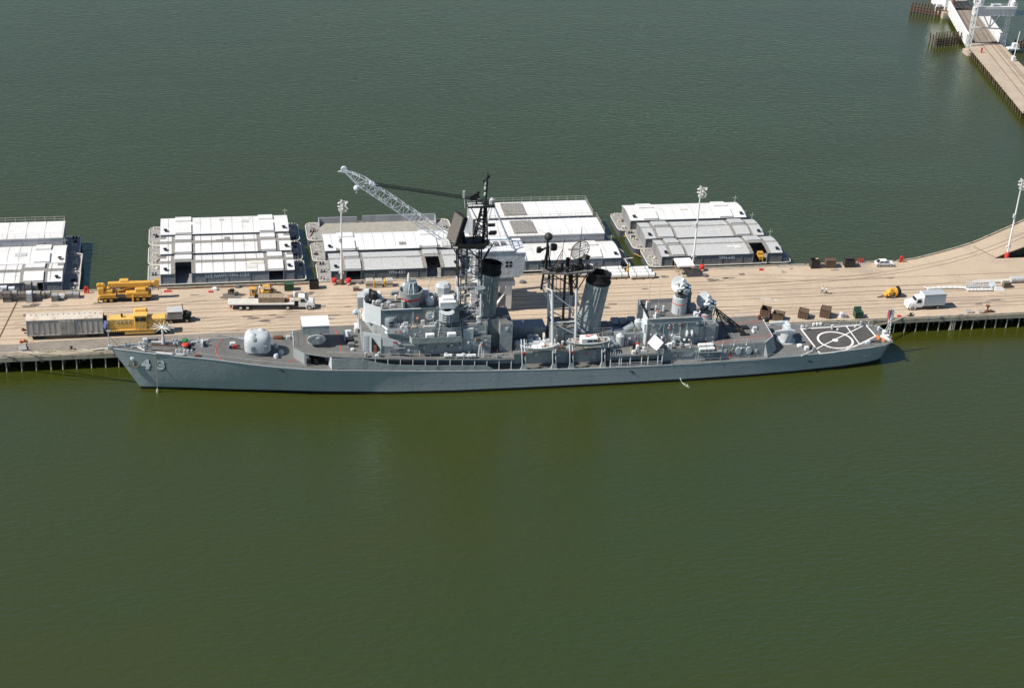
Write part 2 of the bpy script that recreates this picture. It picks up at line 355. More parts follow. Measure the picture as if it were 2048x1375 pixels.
# worn surfaces on the deck
b = MB(); b.prism([(-220, YF+.3), (-40, YF+.3), (-30, 10.5), (-33, 14.9), (-60, 15.3), (-92, 14.9), (-95, 14.2), (-220, 14.2)], ZD, ZD+.004); b.build('asphalt_strip', 'asphalt', pier)
def blob(px, py, rx, ry, n=14, z=ZD+.003):
    c = G(px, py); p = []
    for i in range(n):
        a = 2*PI*i/n; k = random.uniform(.6, 1.25); p.append((c.x+rx*k*math.cos(a), c.y+ry*k*math.sin(a)))
    return p
for px, py, rx, ry in ((58, 612, 1.5, .6), (72, 609, 1, .7), (112, 611, .7, .5), (465, 593, 3, 1.6), (480, 588, 1.2, .6), (600, 590, 2.4, 1.4), (620, 586, 1.2, .8), (508, 636, 1.6, .6),
                       (545, 630, 1.1, .35), (560, 634, 1.3, .3), (530, 642, 1.4, .4), (665, 630, 1.8, .35), (645, 612, 1.2, .4), (655, 637, 1.6, .35), (695, 613, 1, .3), (1210, 615, 1.6, .6), (1225, 608, 1, .4),
                       (1330, 553, 1.1, .7), (1425, 560, 1.4, .8), (1460, 556, 1.5, .35), (1485, 548, .9, .6), (1450, 556, .8, .5), (1670, 540, 1, .3), (1990, 600, 2, .4), (1975, 605, 1.6, .3), (1958, 608, 1.1, .4), (300, 600, .8, .4), (390, 590, .9, .3), (195, 606, 1.2, .4)):
    b = MB(); b.prism(blob(px, py, rx, ry), ZD-.01, ZD+.003); b.build('patch', 'stain', pier)
for px, py, rx, ry in ((1530, 597, 1.3, .5), (1552, 600, .5, .3)): b = MB(); b.prism(blob(px, py, rx, ry), ZD-.01, ZD+.003); b.build('patch', 'canvas', pier)
for x0, y0, x1, y1, w in ((-60, 20, -20, 21.5, 1.9), (-98, 22, -60, 31, 2.0), (-30, 31, 20, 32.5, 2.2), (40, 17, 85, 12.5, 2.0), (50, 31, 90, 29, 2.1), (95, 15, 140, 17, 2.0), (70, 22, 110, 24.5, 2.2), (-80, 12, -45, 20, 1.8)):
    for q in (-w/2, w/2):
        b = MB(); n = 12; b.wall([(x0+(x1-x0)*k/n, y0+(y1-y0)*k/n+q+.6*math.sin(2.2*PI*k/n)) for k in range(n+1)], ZD-.01, ZD+.002, .42); b.build('tyre_track', 'tyre_track', pier)
for x0, x1 in ((-78, -70), (-68, -38.5), (-30, -9), (48, 63), (66, 88)):
    b = MB(); b.tube([(x0+(x1-x0)*k/8, 35.7+random.uniform(-.15, .15), ZD+.12) for k in range(9)], .12, 6); b.build('edge_pipe', random.choice(('rim_pale', 'canvas', 'rust')), pier)
random.seed(31)
for k in range(34):
    x = random.uniform(-97, 120); y = random.uniform(12, 35)
    if x > 20 and random.random() < .3: continue
    p_ = []; rx, ry = random.uniform(.4, 2.6), random.uniform(.2, .8)
    for i in range(14): a = 2*PI*i/14; q = random.uniform(.55, 1.3); p_.append((x+rx*q*math.cos(a), y+ry*q*math.sin(a)))
    b = MB(); b.prism(p_, ZD-.01, ZD+.0035); b.build('patch', random.choice(('tyre_track', 'tyre_track', 'stain')), pier)
# timber camel between ship and pier at the stern, with its bollards and lines
def bollard(px, py, label, rz=0, mat='rust', h=.75):
    c = G(px, py); t = thing('bollard', label, 'bollard', (c.x, c.y, ZD), rz, 'mooring bollards on the pier')
    b = MB(); b.lathe(0, 0, [(.32, 0), (.32, .08), (.2, .14), (.18, h*.7), (.3, h*.82), (.3, h*.95), (.15, h)], 12); b.build('post', mat, t, 40)
    b = MB(); b.box(-.45, .45, -.35, .35, -.02, .05); b.build('base', mat, t); return t
bollard(143, 699, 'rusty bollard on the pier edge in front of the locomotive', mat='dark')
bollard(1821, 632, 'brown bollard holding the stern lines below the white box truck', mat='dark')
bollard(1970, 628, 'rusty bollard on the pier edge right of the box truck')
for px, py, L in ((1880, 635, 'pale cleat on the stringpiece below the box truck'), (1920, 632, 'small cleat on the stringpiece left of the grey pads'), (1565, 545, 'white cleat on the rear pier edge right of the fourth barge group')):
    c = G(px, py); t = thing('cleat', L, 'cleat', (c.x, c.y, ZD+.27)); b = MB(); b.box(-.35, .35, -.14, .14, 0, .12); b.bar((-.5, 0, .28), (.5, 0, .28), .09, 8); b.bar((-.2, 0, .1), (-.2, 0, .28), .09); b.bar((.2, 0, .1), (.2, 0, .28), .09); b.build('horns', 'canvas', t, 40)

# ------------------------------------------------------------------ covered barges behind the pier
BL, BW, BZ = 33.5, 9.75, 1.75
def arch(u, hw, rise): return hw+rise*(1-(2*u-1)**2)
def barge(x, y, label, style='patch', doors=((6.0, 9.3, 1, 0), (24.6, 27.6, 1, 0)), words=None, low=None, rounded=True, tall=False, house=(2.75, 30.95), side='barge_side', hull_l=0):
    t = thing('covered_barge', label, 'barge', (x, y, 0), 0, 'covered barges moored behind the pier')
    r = 1.3 if rounded else .35
    P = [(r, 0), (BL-r, 0), (BL-.3, .35), (BL, r), (BL, BW-r), (BL-.3, BW-.35), (BL-r, BW), (r, BW), (.35, BW-.35), (0, BW-r), (0, r), (.35, .35)]
    b = MB(); b.prism(P, -1, BZ, 1); hull = b.build('hull', ['barge_hull', 'barge_deck'], t)
    b = MB(); q = [(a, c, BZ+.03) for a, c in P]; b.tube(q+q[:1], .13, 6); b.build('rim', 'rim_pale', hull)
    if low:
        b = MB(); b.text(lambda u, v: (9.5+u, -.02, .45+v), low, .75); b.build('lettering', 'num_white', hull)
    for ex in (1.3, BL-1.3):                                                                  # bitts at each end
        for yy in (1.0, BW/2, BW-1.0):
            b = MB(); b.lathe(-.3, 0, [(.14, 0), (.14, .45), (.2, .5), (.2, .6)], 8); b.lathe(.3, 0, [(.14, 0), (.14, .45), (.2, .5), (.2, .6)], 8); b.box(-.6, .6, -.22, .22, 0, .06)
            b.build('bitts', random.choice(('rim_pale', 'dark', 'rim_pale')), t, 40, (ex, yy, BZ))
    for k in range(5):                                                                        # odds and ends on the end decks
        ex = random.choice((random.uniform(.7, 2.2), random.uniform(BL-2.0, BL-.8))); yy = random.uniform(1.6, BW-1.6); b = MB(); q = random.random()
        if q < .4: [b.tube([(rr*math.cos(a*.7), rr*math.sin(a*.7), .08+.1*j) for a in range(10)], .06, 5) for j, rr in ((0, .5), (1, .42))]; o = b.build('rope_coil', random.choice(('rope', 'dark', 'rim_pale')), t)
        elif q < .75: b.rbox(-.35, .35, -.3, .3, 0, random.uniform(.25, .6), .06); o = b.build('deck_box', random.choice(('rust', 'mid_grey', 'dark', 'rim_pale')), t)
        else: b.bar((-.1, -1.1, .1), (.2, 1.1, .14), .09, 6); o = b.build('deck_pipe', random.choice(('rust', 'canvas')), t)
        o.location = (ex, yy, BZ+.01); o.rotation_euler = (0, 0, random.uniform(-.6, .6))
    if house is None: return t
    h0, h1 = house; w0, w1 = .35, BW-.75; D = w1-w0; hw = BZ+(4.25 if tall else 2.45); rise = .12 if tall else .62
    b = MB(); th = .1
    cuts = [h0]+[c for d in doors for c in d[:2] if d[2]]+[h1]
    if tall: cuts = [h0, h1]
    for k in range(0, len(cuts), 2): b.box(cuts[k], cuts[k+1], w0, w0+th, BZ, hw)
    b.box(h0, h1, w1-th, w1, BZ, hw)
    n = 8
    for ex in (h0, h1-th):
        prof = [(ex, w0+th+.003, BZ), (ex, w1-th-.003, BZ)]+[(ex, w0+th+.003+(D-2*th-.006)*(1-i/n), arch(1-i/n, hw, rise)-.03) for i in range(n+1)]
        b.loft([prof, [(a+th, c, z) for a, c, z in prof]])
    wall = b.build('wall', side, t)
    b = MB()                                                                                  # stiffeners and sliding-door frames on the near wall
    x_ = h0
    while x_ < h1+.1:
        if not any(d[0]-.1 < x_ < d[1]+.1 for d in doors) or tall: b.box(x_-.04, x_+.04, w0-.07, w0-.002, BZ, hw-.05)
        x_ += 4.7
    b.box(h0, h1, w0-.05, w0-.002, BZ+.0, BZ+.1)
    if not tall:
        for d in doors:
            a, c = d[0], d[1]; b.box(a-.16, a-.02, w0-.1, w0-.003, BZ, hw); b.box(c+.02, c+.16, w0-.1, w0-.003, BZ, hw)
            if not d[2]: b.box(a, c, w0-.06, w0-.003, BZ+.1, hw-.15)
    b.build('door_frame', side, wall)
    if words:
        b = MB(); b.text(lambda u, v: (words[1]+u, w0-.08, hw-1.2+v), words[0], .75, bold=.03); b.build('lettering', 'num_white', wall)
    # roof cells
    ov = .12; xs = sorted(set([h0-ov, h1+ov]+[e for d in doors for e in (d[0], d[1], d[0]-.9, d[1]+.9)]+[h0+1.2, h1-1.2])); ys = [0, .1, .25, .42, .5, .58, .75, .9, 1]
    if tall: xs = [h0-ov, h0+9, h0+18, h1+ov]
    b = MB()
    for xa, xb in zip(xs, xs[1:]):
        mid = (xa+xb)/2; atd = [d for d in doors if d[0]-.01 < mid < d[1]+.01]; flank = any(d[0]-.95 < mid < d[1]+.95 for d in doors)
        for ua, ub in zip(ys, ys[1:]):
            um = (ua+ub)/2
            if atd and atd[0][3] and um < .5: continue
            m = 0
            if style == 'patch' and ((flank and not (atd and um < .42)) or .42 < um < .58 or (atd and .42 < um < .75) or (um > .75 and (mid < h0+1.3 or mid > h1-1.3))): m = 1
            if style == 'pale' and ((flank and not atd) or .5 < um < .58): m = 1
            if style == 'bright' and flank and not atd and um < .1: m = 1
            if style == 'plain': m = 0
            z = lambda u: arch(u, hw, rise)
            Y = lambda u: w0-ov+(D+2*ov)*u
            b.add([(xa, Y(ua), z(ua)), (xb, Y(ua), z(ua)), (xb, Y(ub), z(ub)), (xa, Y(ub), z(ub)), (xa, Y(ua), z(ua)-.09), (xb, Y(ua), z(ua)-.09), (xb, Y(ub), z(ub)-.09), (xa, Y(ub), z(ub)-.09)],
                  [(0, 1, 2, 3), (7, 6, 5, 4), (0, 4, 5, 1), (1, 5, 6, 2), (2, 6, 7, 3), (3, 7, 4, 0)], m)
    roof = b.build('roof', [{'patch': 'roof_white', 'pale': 'roof_pale', 'bright': 'roof_bright', 'plain': 'roof_white'}[style], 'gravel_grey'], t)
    if tall:
        b = MB(); b.box(h0+7.5, h0+12.6, w0+.8, w1-1.3, hw-.02, hw+.42); b.build('hatch', 'gravel_grey', roof)
        b = MB(); z = hw+.06; b.rail([(h0, w1, z), (h1, w1, z)], 1.1, 2.1, .035); b.rail([(h1, w1, z), (h1, w0, z)], 1.1, 2.1, .035); b.rail([(h0, w0, z), (h1, w0, z)], 1.1, 2.6, .03); b.build('railing', 'rim_pale', roof)
        b = MB()
        for k in range(1, 7): xx = h0+k*(h1-h0)/7; b.box(xx-.03, xx+.03, w0, w1, hw+.02, hw+.15)
        b.build('seam', 'roof_pale', roof)
    else:
        for d in doors:
            for u0, u1 in ((.01, .4), (.6, .97)):
                if d[3] and u0 < .3: continue
                b = MB(); xa, xb = d[0]-.12, d[1]+.12; Y = lambda u: w0-ov+(D+2*ov)*u
                rings = []
                for k in range(5):
                    u = u0+(u1-u0)*k/4; z = arch(u, hw, rise); rings.append([(xa, Y(u), z-.05), (xb, Y(u), z-.05), (xb, Y(u), z+.33), (xa, Y(u), z+.33)])
                b.loft(rings); b.build('hatch', {'patch': 'roof_white', 'pale': 'roof_pale', 'bright': 'roof_bright', 'plain': 'roof_white'}[style], roof)
        q = h0+1.6
        while q < h1-1:
            if not any(d[0]-1 < q < d[1]+1 for d in doors):
                b = MB(); b.loft([[(x, w0+D*k/6, arch(k/6, hw, rise)-.02) for k in range(7)]+[(x, w0+D*k/6, arch(k/6, hw, rise)+.05) for k in range(6, -1, -1)] for x in (q-.05, q+.05)]); b.build('seam', 'gravel_grey' if style == 'patch' else 'roof_pale', roof)
            q += 2.35
        for k in range(random.randint(1, 3)):
            u0 = random.uniform(.1, .7); x0 = random.uniform(h0+10.5, h1-9); L_ = random.uniform(1.0, 3.2); du = random.uniform(.05, .16); b = MB(); Y = lambda u: w0+D*u
            b.loft([[(x0, Y(u), arch(u, hw, rise)+.005), (x0+L_, Y(u), arch(u, hw, rise)+.005), (x0+L_, Y(u), arch(u, hw, rise)+.1), (x0, Y(u), arch(u, hw, rise)+.1)] for u in (u0, u0+du/2, u0+du)]); b.build('roof_panel', random.choice(('roof_pale', 'gravel_grey', 'roof_white', 'rim_pale')), roof)
        for vx in (h0+1.0, h1-1.0):
            b = MB(); z = arch(.12, hw, rise); b.lathe(0, 0, [(.2, 0), (.2, .35), (.42, .4), (.42, .55), (.1, .62)], 10); b.build('vent', 'dark', roof, 40, (vx, w0+D*.12, z))
        b = MB(); z = hw; b.bar((h1-.3, w1-.4, z), (h1-.3, w1-.4, z+1.9), .04); b.bar((h1-.9, w1-.4, z+1.4), (h1+.3, w1-.4, z+1.4), .04); b.build('mast', 'rim_pale', roof)
    return t

CLOSED = ((6.0, 9.3, 0, 0), (24.6, 27.6, 0, 0))
# left group, cut by the edge of the photograph
barge(-120, 39.3, 'nearest barge of the far left group, dark doorway behind the stacked grey pallets', 'patch', ((6.0, 9.3, 0, 0), (22.6, 26.4, 1, 0)), side='barge_side_blue', rounded=False, house=(2.75, 30.2))
barge(-120.1, 48.4, 'middle barge of the far left group, plain pale roof with one dark vent', 'plain', ((6.0, 9.3, 0, 0), (24.2, 27.2, 0, 0)), side='barge_side_blue', rounded=False, house=(2.75, 30.4))
barge(-120.8, 57.3, 'tall flat roofed barge with a railing, rearmost of the far left group', 'plain', tall=True, rounded=False, house=(2.75, 30.3), side='barge_side_blue')
# second group
barge(-72.2, 41.0, 'barge lettered U.S NAVY-YFN with a tall open hatch, beside the yellow mobile crane', 'patch', ((5.8, 9.2, 1, 1), (25.6, 28.6, 1, 0)), ('U.S NAVY-YFN-1154', 12.2), 'U.S NAVY-YFN-1154', rounded=False, side='barge_side_blue')
barge(-72.3, 51.0, 'middle barge of the white patchwork roof group behind the flatbed truck', 'patch', CLOSED, side='barge_side_blue')
barge(-72.3, 61.0, 'rearmost barge of the white patchwork roof group behind the flatbed truck', 'plain', CLOSED, side='barge_side_blue')
# third group
barge(-36.1, 39.6, 'barge lettered YFN-651 with two dark doorways behind the first lamp pole', 'pale', ((6.0, 9.1, 1, 0), (23.6, 26.6, 1, 1)), ('YFN-651', 15))
barge(-36.6, 49.9, 'barge with a plain brilliant white roof under the lattice crane boom', 'bright', CLOSED)
ob = barge(-37.0, 60.8, 'open barge with a bare tan deck and low grey bulwarks, behind the brilliant white roof', house=None)
ob.name = 'open_barge'; del ob['group']
b = MB(); b.box(3, 30.5, .35, 9.4, BZ, BZ+.02); b.build('deck_planking', 'barge_deck_tan', ob)
b = MB(); b.box(3.1, 12, 9.3, 9.5, BZ+.02, BZ+1.5); b.box(13.2, 30.3, 9.3, 9.5, BZ+.02, BZ+1.7)
for xx in (3.1, 30.3): b.prism([(xx-.1, 7.4), (xx+.1, 7.4), (xx+.1, 9.29), (xx-.1, 9.29)], BZ+.02, lambda x, y: BZ+.3+(y-7.4)*.65)
b.build('bulwark', 'barge_side_blue', ob)
# group behind the funnels
barge(.4, 41.3, 'barge with a white domed roof and pale grey doors, behind the second funnel', 'plain', ((6, 9.3, 0, 0), (23.6, 26.6, 0, 0)), side='barge_side_blue', house=(2.75, 30.9))
barge(-1.4, 50.6, 'tall flat roofed barge with a grey roof panel, middle of the group behind the funnels', 'bright', tall=True, side='barge_side_blue')
barge(-1.9, 60.6, 'tall flat roofed barge with a railing round it, rearmost behind the foremast top', 'bright', tall=True, side='barge_side_blue')
# right group
barge(38.1, 41.0, 'barge lettered YFN-642 with a yellow machine in its open doorway', 'pale', ((5.3, 7.9, 1, 0), (24.2, 27.4, 1, 1)), ('YFN-642', 16), 'U.S. NAVY')
barge(36.8, 50.7, 'middle barge of the right hand group, between the lettered and the whitest barge', 'pale', CLOSED)
barge(35.7, 60.9, 'whitest barge at the back of the right hand group beyond the second lamp pole', 'plain', CLOSED)
t = thing('yellow_machine', 'yellow machine inside the open doorway of barge YFN-642', 'forklift', (64.5, 42.6, BZ)); b = MB(); b.box(-.7, .7, -.6, 1.2, .4, 1.2); b.box(-.6, .6, .2, 1, 1.2, 1.9); b.build('body', 'yellow', t)
b = MB(); b.bar((-.5, -.8, .1), (-.5, -.8, 2.2), .07); b.bar((.3, -.8, .1), (.3, -.8, 2.2), .07); b.bar((-.5, -.8, 2.2), (.3, -.8, 2.2), .07); b.build('mast', 'yellow', t)
for xx in (-.65, .65):
    for yy in (-.3, .9): b = MB(); b.wheel((xx, yy, .38), .38, .25, 'x'); b.build('wheel', 'tyre', t)

# mooring hose between the barge groups
t = thing('yellow_hose', 'yellow hose looping along the left ends of the right hand barges', 'hose'); b = MB()
pts = [G(x, y, z) for x, y, z in ((1231, 452, 1.2), (1237, 462, .7), (1248, 471, .5), (1256, 478, 1.2), (1260, 493, .5), (1268, 506, .4), (1279, 512, 1.2), (1290, 518, .6), (1300, 528, 1.5))]
b.tube(pts, .11, 6); b.build('hose_line', 'rim_yellow', t)

# ------------------------------------------------------------------ lattice boom crane on the pier
cr = thing('lattice_crane', 'white lattice boom portal crane with a grey machinery house, behind the warship foremast', 'crane', (0, 0, 0))
y0, y1, HZ, HT = 18.9, 25.6, 11.5, 17.5
b = MB(); pr = [(-5.6, HZ), (3.6, HZ), (4.3, HZ+.5), (4.7, HZ+1.5), (4.7, HT-.5), (2.4, HT-.5), (2.4, HT), (-5.6, HT)]
b.loft([[(x, y0, z) for x, z in pr], [(x, y1, z) for x, z in pr]]); house = b.build('machinery_house', 'crane_grey', cr)
b = MB(); b.box(-5.75, 2.5, y0-.15, y1+.15, HT, HT+.2); b.box(2.5, 4.8, y0-.1, y1+.1, HT-.5, HT-.3); b.build('roof', 'crane_white', house)
b = MB(); b.box(.75, 2.05, y0-.03, y0-.003, HZ+2.4, HZ+3.7); b.build('window', 'glass', house)
b = MB(); b.box(1.36, 1.44, y0-.06, y0-.031, HZ+2.4, HZ+3.7); b.box(.75, 2.05, y0-.06, y0-.031, HZ+3.01, HZ+3.09); b.build('window_frame', 'crane_white', house)
for k in range(4): b = MB(); b.box(-4.4+1.5*k, -3.5+1.5*k, 21.2, 22.8, HT+.2, HT+.55); b.build('roof_vent', 'steel_grey', house)
b = MB(); b.rail([(-5.5, y0, HT+.2), (2.3, y0, HT+.2)], 1, 1.5, .03); b.build('railing', 'crane_white', house)
b = MB(); b.rail([(-5.5, y1, HT+.2), (2.3, y1, HT+.2)], 1, 1.5, .03); b.build('railing', 'crane_white', house)
b = MB(); b.box(-7.6, -5.8, 25.0, 28.0, 15.0, 17.9); b.prism([(-7.2, 27.2), (-5.9, 27.2), (-5.9, 28.0), (-7.2, 28.0)], 17.9, lambda x, y: 21.6 if x > -6.5 else 18.6); cab = b.build('cab', 'crane_white', cr)
b = MB()
for k in range(3):
    for q in range(2): b.box(-7.4+.55*k, -6.95+.55*k, 24.97, 24.997, 16.2+.7*q, 16.75+.7*q)
b.build('window', 'glass', cab)
b = MB(); b.lathe(-1.0, 22.6, [(2.6, 10.4), (2.6, HZ)], 20); b.box(-5.4, 3.0, 19.4, 27.2, 9.3, 10.4); b.build('portal_deck', 'crane_grey', cr)
for x in (-5.6, 1.9):
    for y in (20.0, 27.2):
        b = MB(); b.box(x-.55, x+.55, y-.5, y+.5, ZD+.7, 9.3); lg = b.build('portal_leg', 'crane_white', cr)
        b = MB(); b.rbox(x-1.1, x+1.1, y-.4, y+.4, ZD+.02, ZD+.7, .15); b.build('bogie', 'steel_grey', lg)
for y in (20.0, 27.2):
    b = MB(); b.bar((1.5, y-.3, 8.6), (-1.2, y-.3, ZD+.8), .28, 8); b.build('portal_brace', 'bridge_white', cr)
    b = MB(); b.bar((-5.2, y-.3, 8.6), (-2.4, y-.3, ZD+.8), .28, 8); b.build('portal_brace', 'bridge_white', cr)
    b = MB(); b.box(-5.05, 1.35, y-.25, y+.25, ZD+.35, ZD+.8); b.build('sill_beam', 'crane_white', cr)
foot = Vector((-5.0, 22.2, 14.9)); YC = 22.2; tip = GY(690, 341, YC)
b = MB(); ax = (tip-foot).normalized(); sd_ = Vector((0, 1, 0)); upv = ax.cross(sd_).normalized()
N = 22; L = (tip-foot).length
def bw(u): return .95*min(1, u/.12+.12, (1-u)/.16+.22)
def bp(u, i): w = bw(u); return foot+ax*L*u+sd_*w*(1, 1, -1, -1)[i]+upv*w*(1, -1, -1, 1)[i]
for k in range(N):
    u0, u1 = k/N, (k+1)/N
    for i in range(4):
        b.bar(bp(u0, i), bp(u1, i), .085, 5); j = (i+1) % 4
        if k: b.bar(bp(u0, i), bp(u0, j), .045, 4)
        b.bar(bp(u0, i if k % 2 else j), bp(u1, j if k % 2 else i), .045, 4)
boom = b.build('boom', 'crane_white', cr)
b = MB(); b.wheel(tip+Vector((-.2, 0, .25)), .62, .5, 'y'); b.bar(tip+upv*.5, tip+ax*1.0+upv*1.0, .1); b.bar(tip-upv*.2, tip+ax*1.0+upv*1.0, .1); b.build('tip_sheave', 'crane_white', boom)
hk = GY(713, 376, YC)
b = MB(); b.sphere(hk, .62, 12, 8); b.bar(hk-Vector((0, 0, .5)), hk-Vector((0, 0, 1.1)), .12); ho = b.build('hook_ball', 'crane_grey', boom, 40)
b = MB(); top_ = foot+ax*L*.93; b.bar(hk, Vector((hk.x, YC, foot.z+(top_.z-foot.z)*(hk.x-foot.x)/(top_.x-foot.x))), .05); b.build('hoist_line', 'dark', boom)
apex = GY(985, 404, YC); bail = GY(746, 369, YC)
b = MB()
for yy in (-1.3, 1.3):
    b.bar(apex+Vector((0, yy*.5, 0)), (-4.6, YC+yy*1.6, HT+.2), .16); b.bar(apex+Vector((0, yy*.5, 0)), (2.1, YC+yy*1.7, HT+.2), .2, 6)
    b.bar((2.1, YC+yy*1.7, HT+.2), (2.1, YC+yy*1.7, HT+.6), .4)
b.bar(apex+Vector((0, -.9, 0)), apex+Vector((0, .9, 0)), .22); b.wheel(apex, .45, .5, 'y')
for q in (.35, .65): p_ = apex.lerp(Vector((2.1, YC, HT)), q); b.bar(p_+Vector((0, -1.8*q, 0)), p_+Vector((0, 1.8*q, 0)), .09)
b.build('gantry', 'crane_grey', cr)
b = MB(); b.bar(bail+Vector((0, -.9, 0)), bail+Vector((0, .9, 0)), .3); b.obox(bail, (1.6, 1.5, .5), (0, .6, 0)); q = foot+ax*L*.80
for yy in (-.7, .7): b.bar(bail+Vector((0, yy, 0)), foot+ax*L*.86+upv*.5+sd_*yy, .07); b.bar(bail+Vector((0, yy, 0)), foot+ax*L*.74+upv*.9+sd_*yy, .07)
b.build('bail', 'crane_white', cr)
b = MB()
for yy in (-.75, -.3, .3, .75): b.bar(bail+Vector((0, yy, .15*abs(yy))), apex+Vector((0, yy, .2*abs(yy))), .075, 4)
b.build('pendant', 'dark', cr)

# ------------------------------------------------------------------ lift bridge and trestle in the far corner
br = thing('lift_bridge', 'white vertical lift bridge with girders and towers on a long timber trestle, top right', 'bridge', (2.85, 5.6, -2))
BD = 4.5
Lc = [(181, 126), (169.5, 126)]
b = MB()
b.prism([(168.9, 126), (182.5, 126), (189.9, 187), (178.8, 187.5)], 3.7, BD)
b.build('trestle_deck', 'bridge_deck', br)
b = MB(); b.prism([(189, 224), (197.2, 222), (208, 290), (199, 290)], 3.7, BD); b.build('trestle_deck', 'bridge_deck', br)
b = MB(); b.prism([(179.3, 187.6), (189.4, 187.2), (196.8, 221.8), (188.6, 223.8)], 3.9, BD-.05); b.build('lift_deck', 'lift_deck', br)
def lerp2(a, c, u): return (a[0]+(c[0]-a[0])*u, a[1]+(c[1]-a[1])*u)
for (p, q) in (((178.7, 187.5), (187.9, 224)), ((190.2, 187), (197.4, 222))):
    b = MB(); b.wall([p, q], 3.4, 7.2, .35); b.wall([p, q], 7.2, 7.4, .9); 
    for k in range(13):
        u = k/12; c = lerp2(p, q, u); b.box(c[0]-.35, c[0]+.35, c[1]-.1, c[1]+.1, 3.4, 7.2)
    b.build('girder', 'bridge_white', br)
b = MB()
for (p, q), offs in ((((169.5, 126), (180.5, 187.5)), (6.0, 7.5, 3.0, 8.3)), (((180.5, 187.5), (189.5, 224)), (1.7, 3.2, 5.8, 7.4)), (((189.5, 224), (200, 290)), (3.2, 4.7))):
    for f in offs: b.wall([(p[0]+f, p[1]), (q[0]+f, q[1])], BD-.02, BD+.09, .14)
b.build('rail', 'rail_steel', br)
b = MB(); b.wall([(179, 187.3), (189.8, 186.9)], BD-.1, BD+.12, .5); b.wall([(188.6, 223.9), (197, 222)], BD-.1, BD+.15, .6); b.build('expansion_joint', 'dark', br)
def lat(b, a, c, w, n=11, r=.11):
    a, c = Vector(a), Vector(c)
    for s1 in (-1, 1):
        for s2 in (-1, 1): b.bar(a+Vector((s1*w, s2*w, 0)), c+Vector((s1*w, s2*w, 0)), r)
    for k in range(n):
        p, q = a.lerp(c, k/n), a.lerp(c, (k+1)/n)
        for s1 in (-1, 1):
            b.bar(p+Vector((w, s1*w, 0)), q+Vector((-w, s1*w, 0)), r*.6, 4); b.bar(p+Vector((s1*w, w, 0)), q+Vector((s1*w, -w, 0)), r*.6, 4)
    for k in range(n+1):
        p = a.lerp(c, k/n); b.box(p.x-w, p.x+w, p.y-w-.02, p.y-w+.02, p.z-.35, p.z+.15)
for (cx, cy) in ((177.9, 184.2), (190.6, 186.2)):
    b = MB(); lat(b, (cx, cy, 1), (cx+.4, cy+.3, 26), .5); b.build('tower_leg', 'bridge_white', br)
    b = MB(); b.box(cx-1.2, cx+1.2, cy-1.6, cy+1.2, -1, 3.4); b.lathe(cx, cy-1.3, [(1.3, -1), (1.3, 3.2)], 14); b.build('tower_pier', 'bridge_deck', br)
b = MB(); b.box(178.4, 192, 184.6, 187, 14.0, 16.4); b.box(178.4, 192, 184.2, 184.59, 16.4, 17.2)
for k in range(9): b.box(179+1.5*k, 179.25+1.5*k, 184.45, 184.6, 14.0, 16.4)
b.build('portal_beam', 'bridge_white', br)
b = MB(); b.box(178.6, 191.8, 184.5, 187.1, 16.4, 16.55); b.rail([(179, 184.4, 17.2), (192, 184.6, 17.2)], 1, 1.6, .05); b.lathe(180, 185.5, [(.8, 16.4), (.8, 17.6), (.2, 18)], 10); b.box(184, 187, 185, 186.3, 16.5, 17.6); b.lathe(191.3, 186, [(.9, 16.4), (.9, 18.4), (.3, 19)], 10); b.build('machinery', 'bridge_white', br)
b = MB(); b.bar((178.6, 185.5, 10.2), (190.8, 186.4, 9.2), .25); b.bar((182, 185.7, 13.9), (184.8, 186, 9.8), .2); b.bar((187.6, 186, 13.9), (184.8, 186, 9.8), .2); b.bar((184.8, 186, 13.95), (184.8, 186, 9.8), .2); b.build('brace', 'bridge_white', br)
b = MB(); b.box(186.2, 188.6, 222.5, 231, 1.5, 16); b.box(184.0, 188.4, 224, 229, 5, 6); b.box(198, 199.5, 221, 226, 0, 26); b.build('tower_house', 'bridge_white', br)
b = MB(); b.box(185, 188.5, 220.2, 224, -1, 4.2); b.box(196.4, 199.4, 219, 224, -1, 4.2); b.build('tower_pier', 'bridge_deck', br)
b = MB(); b.box(188.7, 189.1, 221.5, 223.5, 4.5, 22); b.build('lift_guide', 'rust', br)
pl = None
for k in range(26):
    u = k/25; c = lerp2((169.2, 127), (178.4, 183), u)
    if pl is None: b = MB(); b.bar((0, 0, -2), (0, 0, 4.0), .26, 7, .22); pl = b.build('pile', 'timber', br); o = pl
    else: o = copy_tree(pl, br)
    o.location = (c[0]-.1, c[1], 0); o.rotation_euler = (random.uniform(-.05, .05), random.uniform(-.12, -.02), 0)
b = MB()
for k in range(13):
    c = lerp2((169.8, 127), (179.2, 183), k/12); b.box(c[0], c[0]+11, c[1]-.25, c[1]+.25, 3.0, 3.7)
    for q in range(1, 5): b.bar((c[0]+2.3*q, c[1], -2), (c[0]+2.3*q, c[1], 3.1), .22, 6)
b.build('pile_bent', 'timber', br)
b = MB(); c = G(2024, 122, BD); b.bar((c.x+.5, c.y, 3), (c.x+.9, c.y, 14), .13); b.box(c.x+.1, c.x+1.0, c.y-.5, c.y+.5, BD-.4, BD+1.6); b.build('signal_post', 'bridge_white', br)
b = MB(); c = G(1963, 105, BD); b.box(c.x-.2, c.x+.2, c.y-.2, c.y+.2, BD, BD+1.6); b.build('warning_post', 'red', br)
b = MB(); b.box(191.6, 195.4, 183.6, 185.8, 3.2, 3.6); b.rail([(191.8, 183.7, 3.6), (195.2, 183.7, 3.6)], 1.1, 1.2, .05); b.box(193.4, 195, 184.2, 185.6, 3.6, 5.0); b.build('control_platform', 'bridge_white', br)
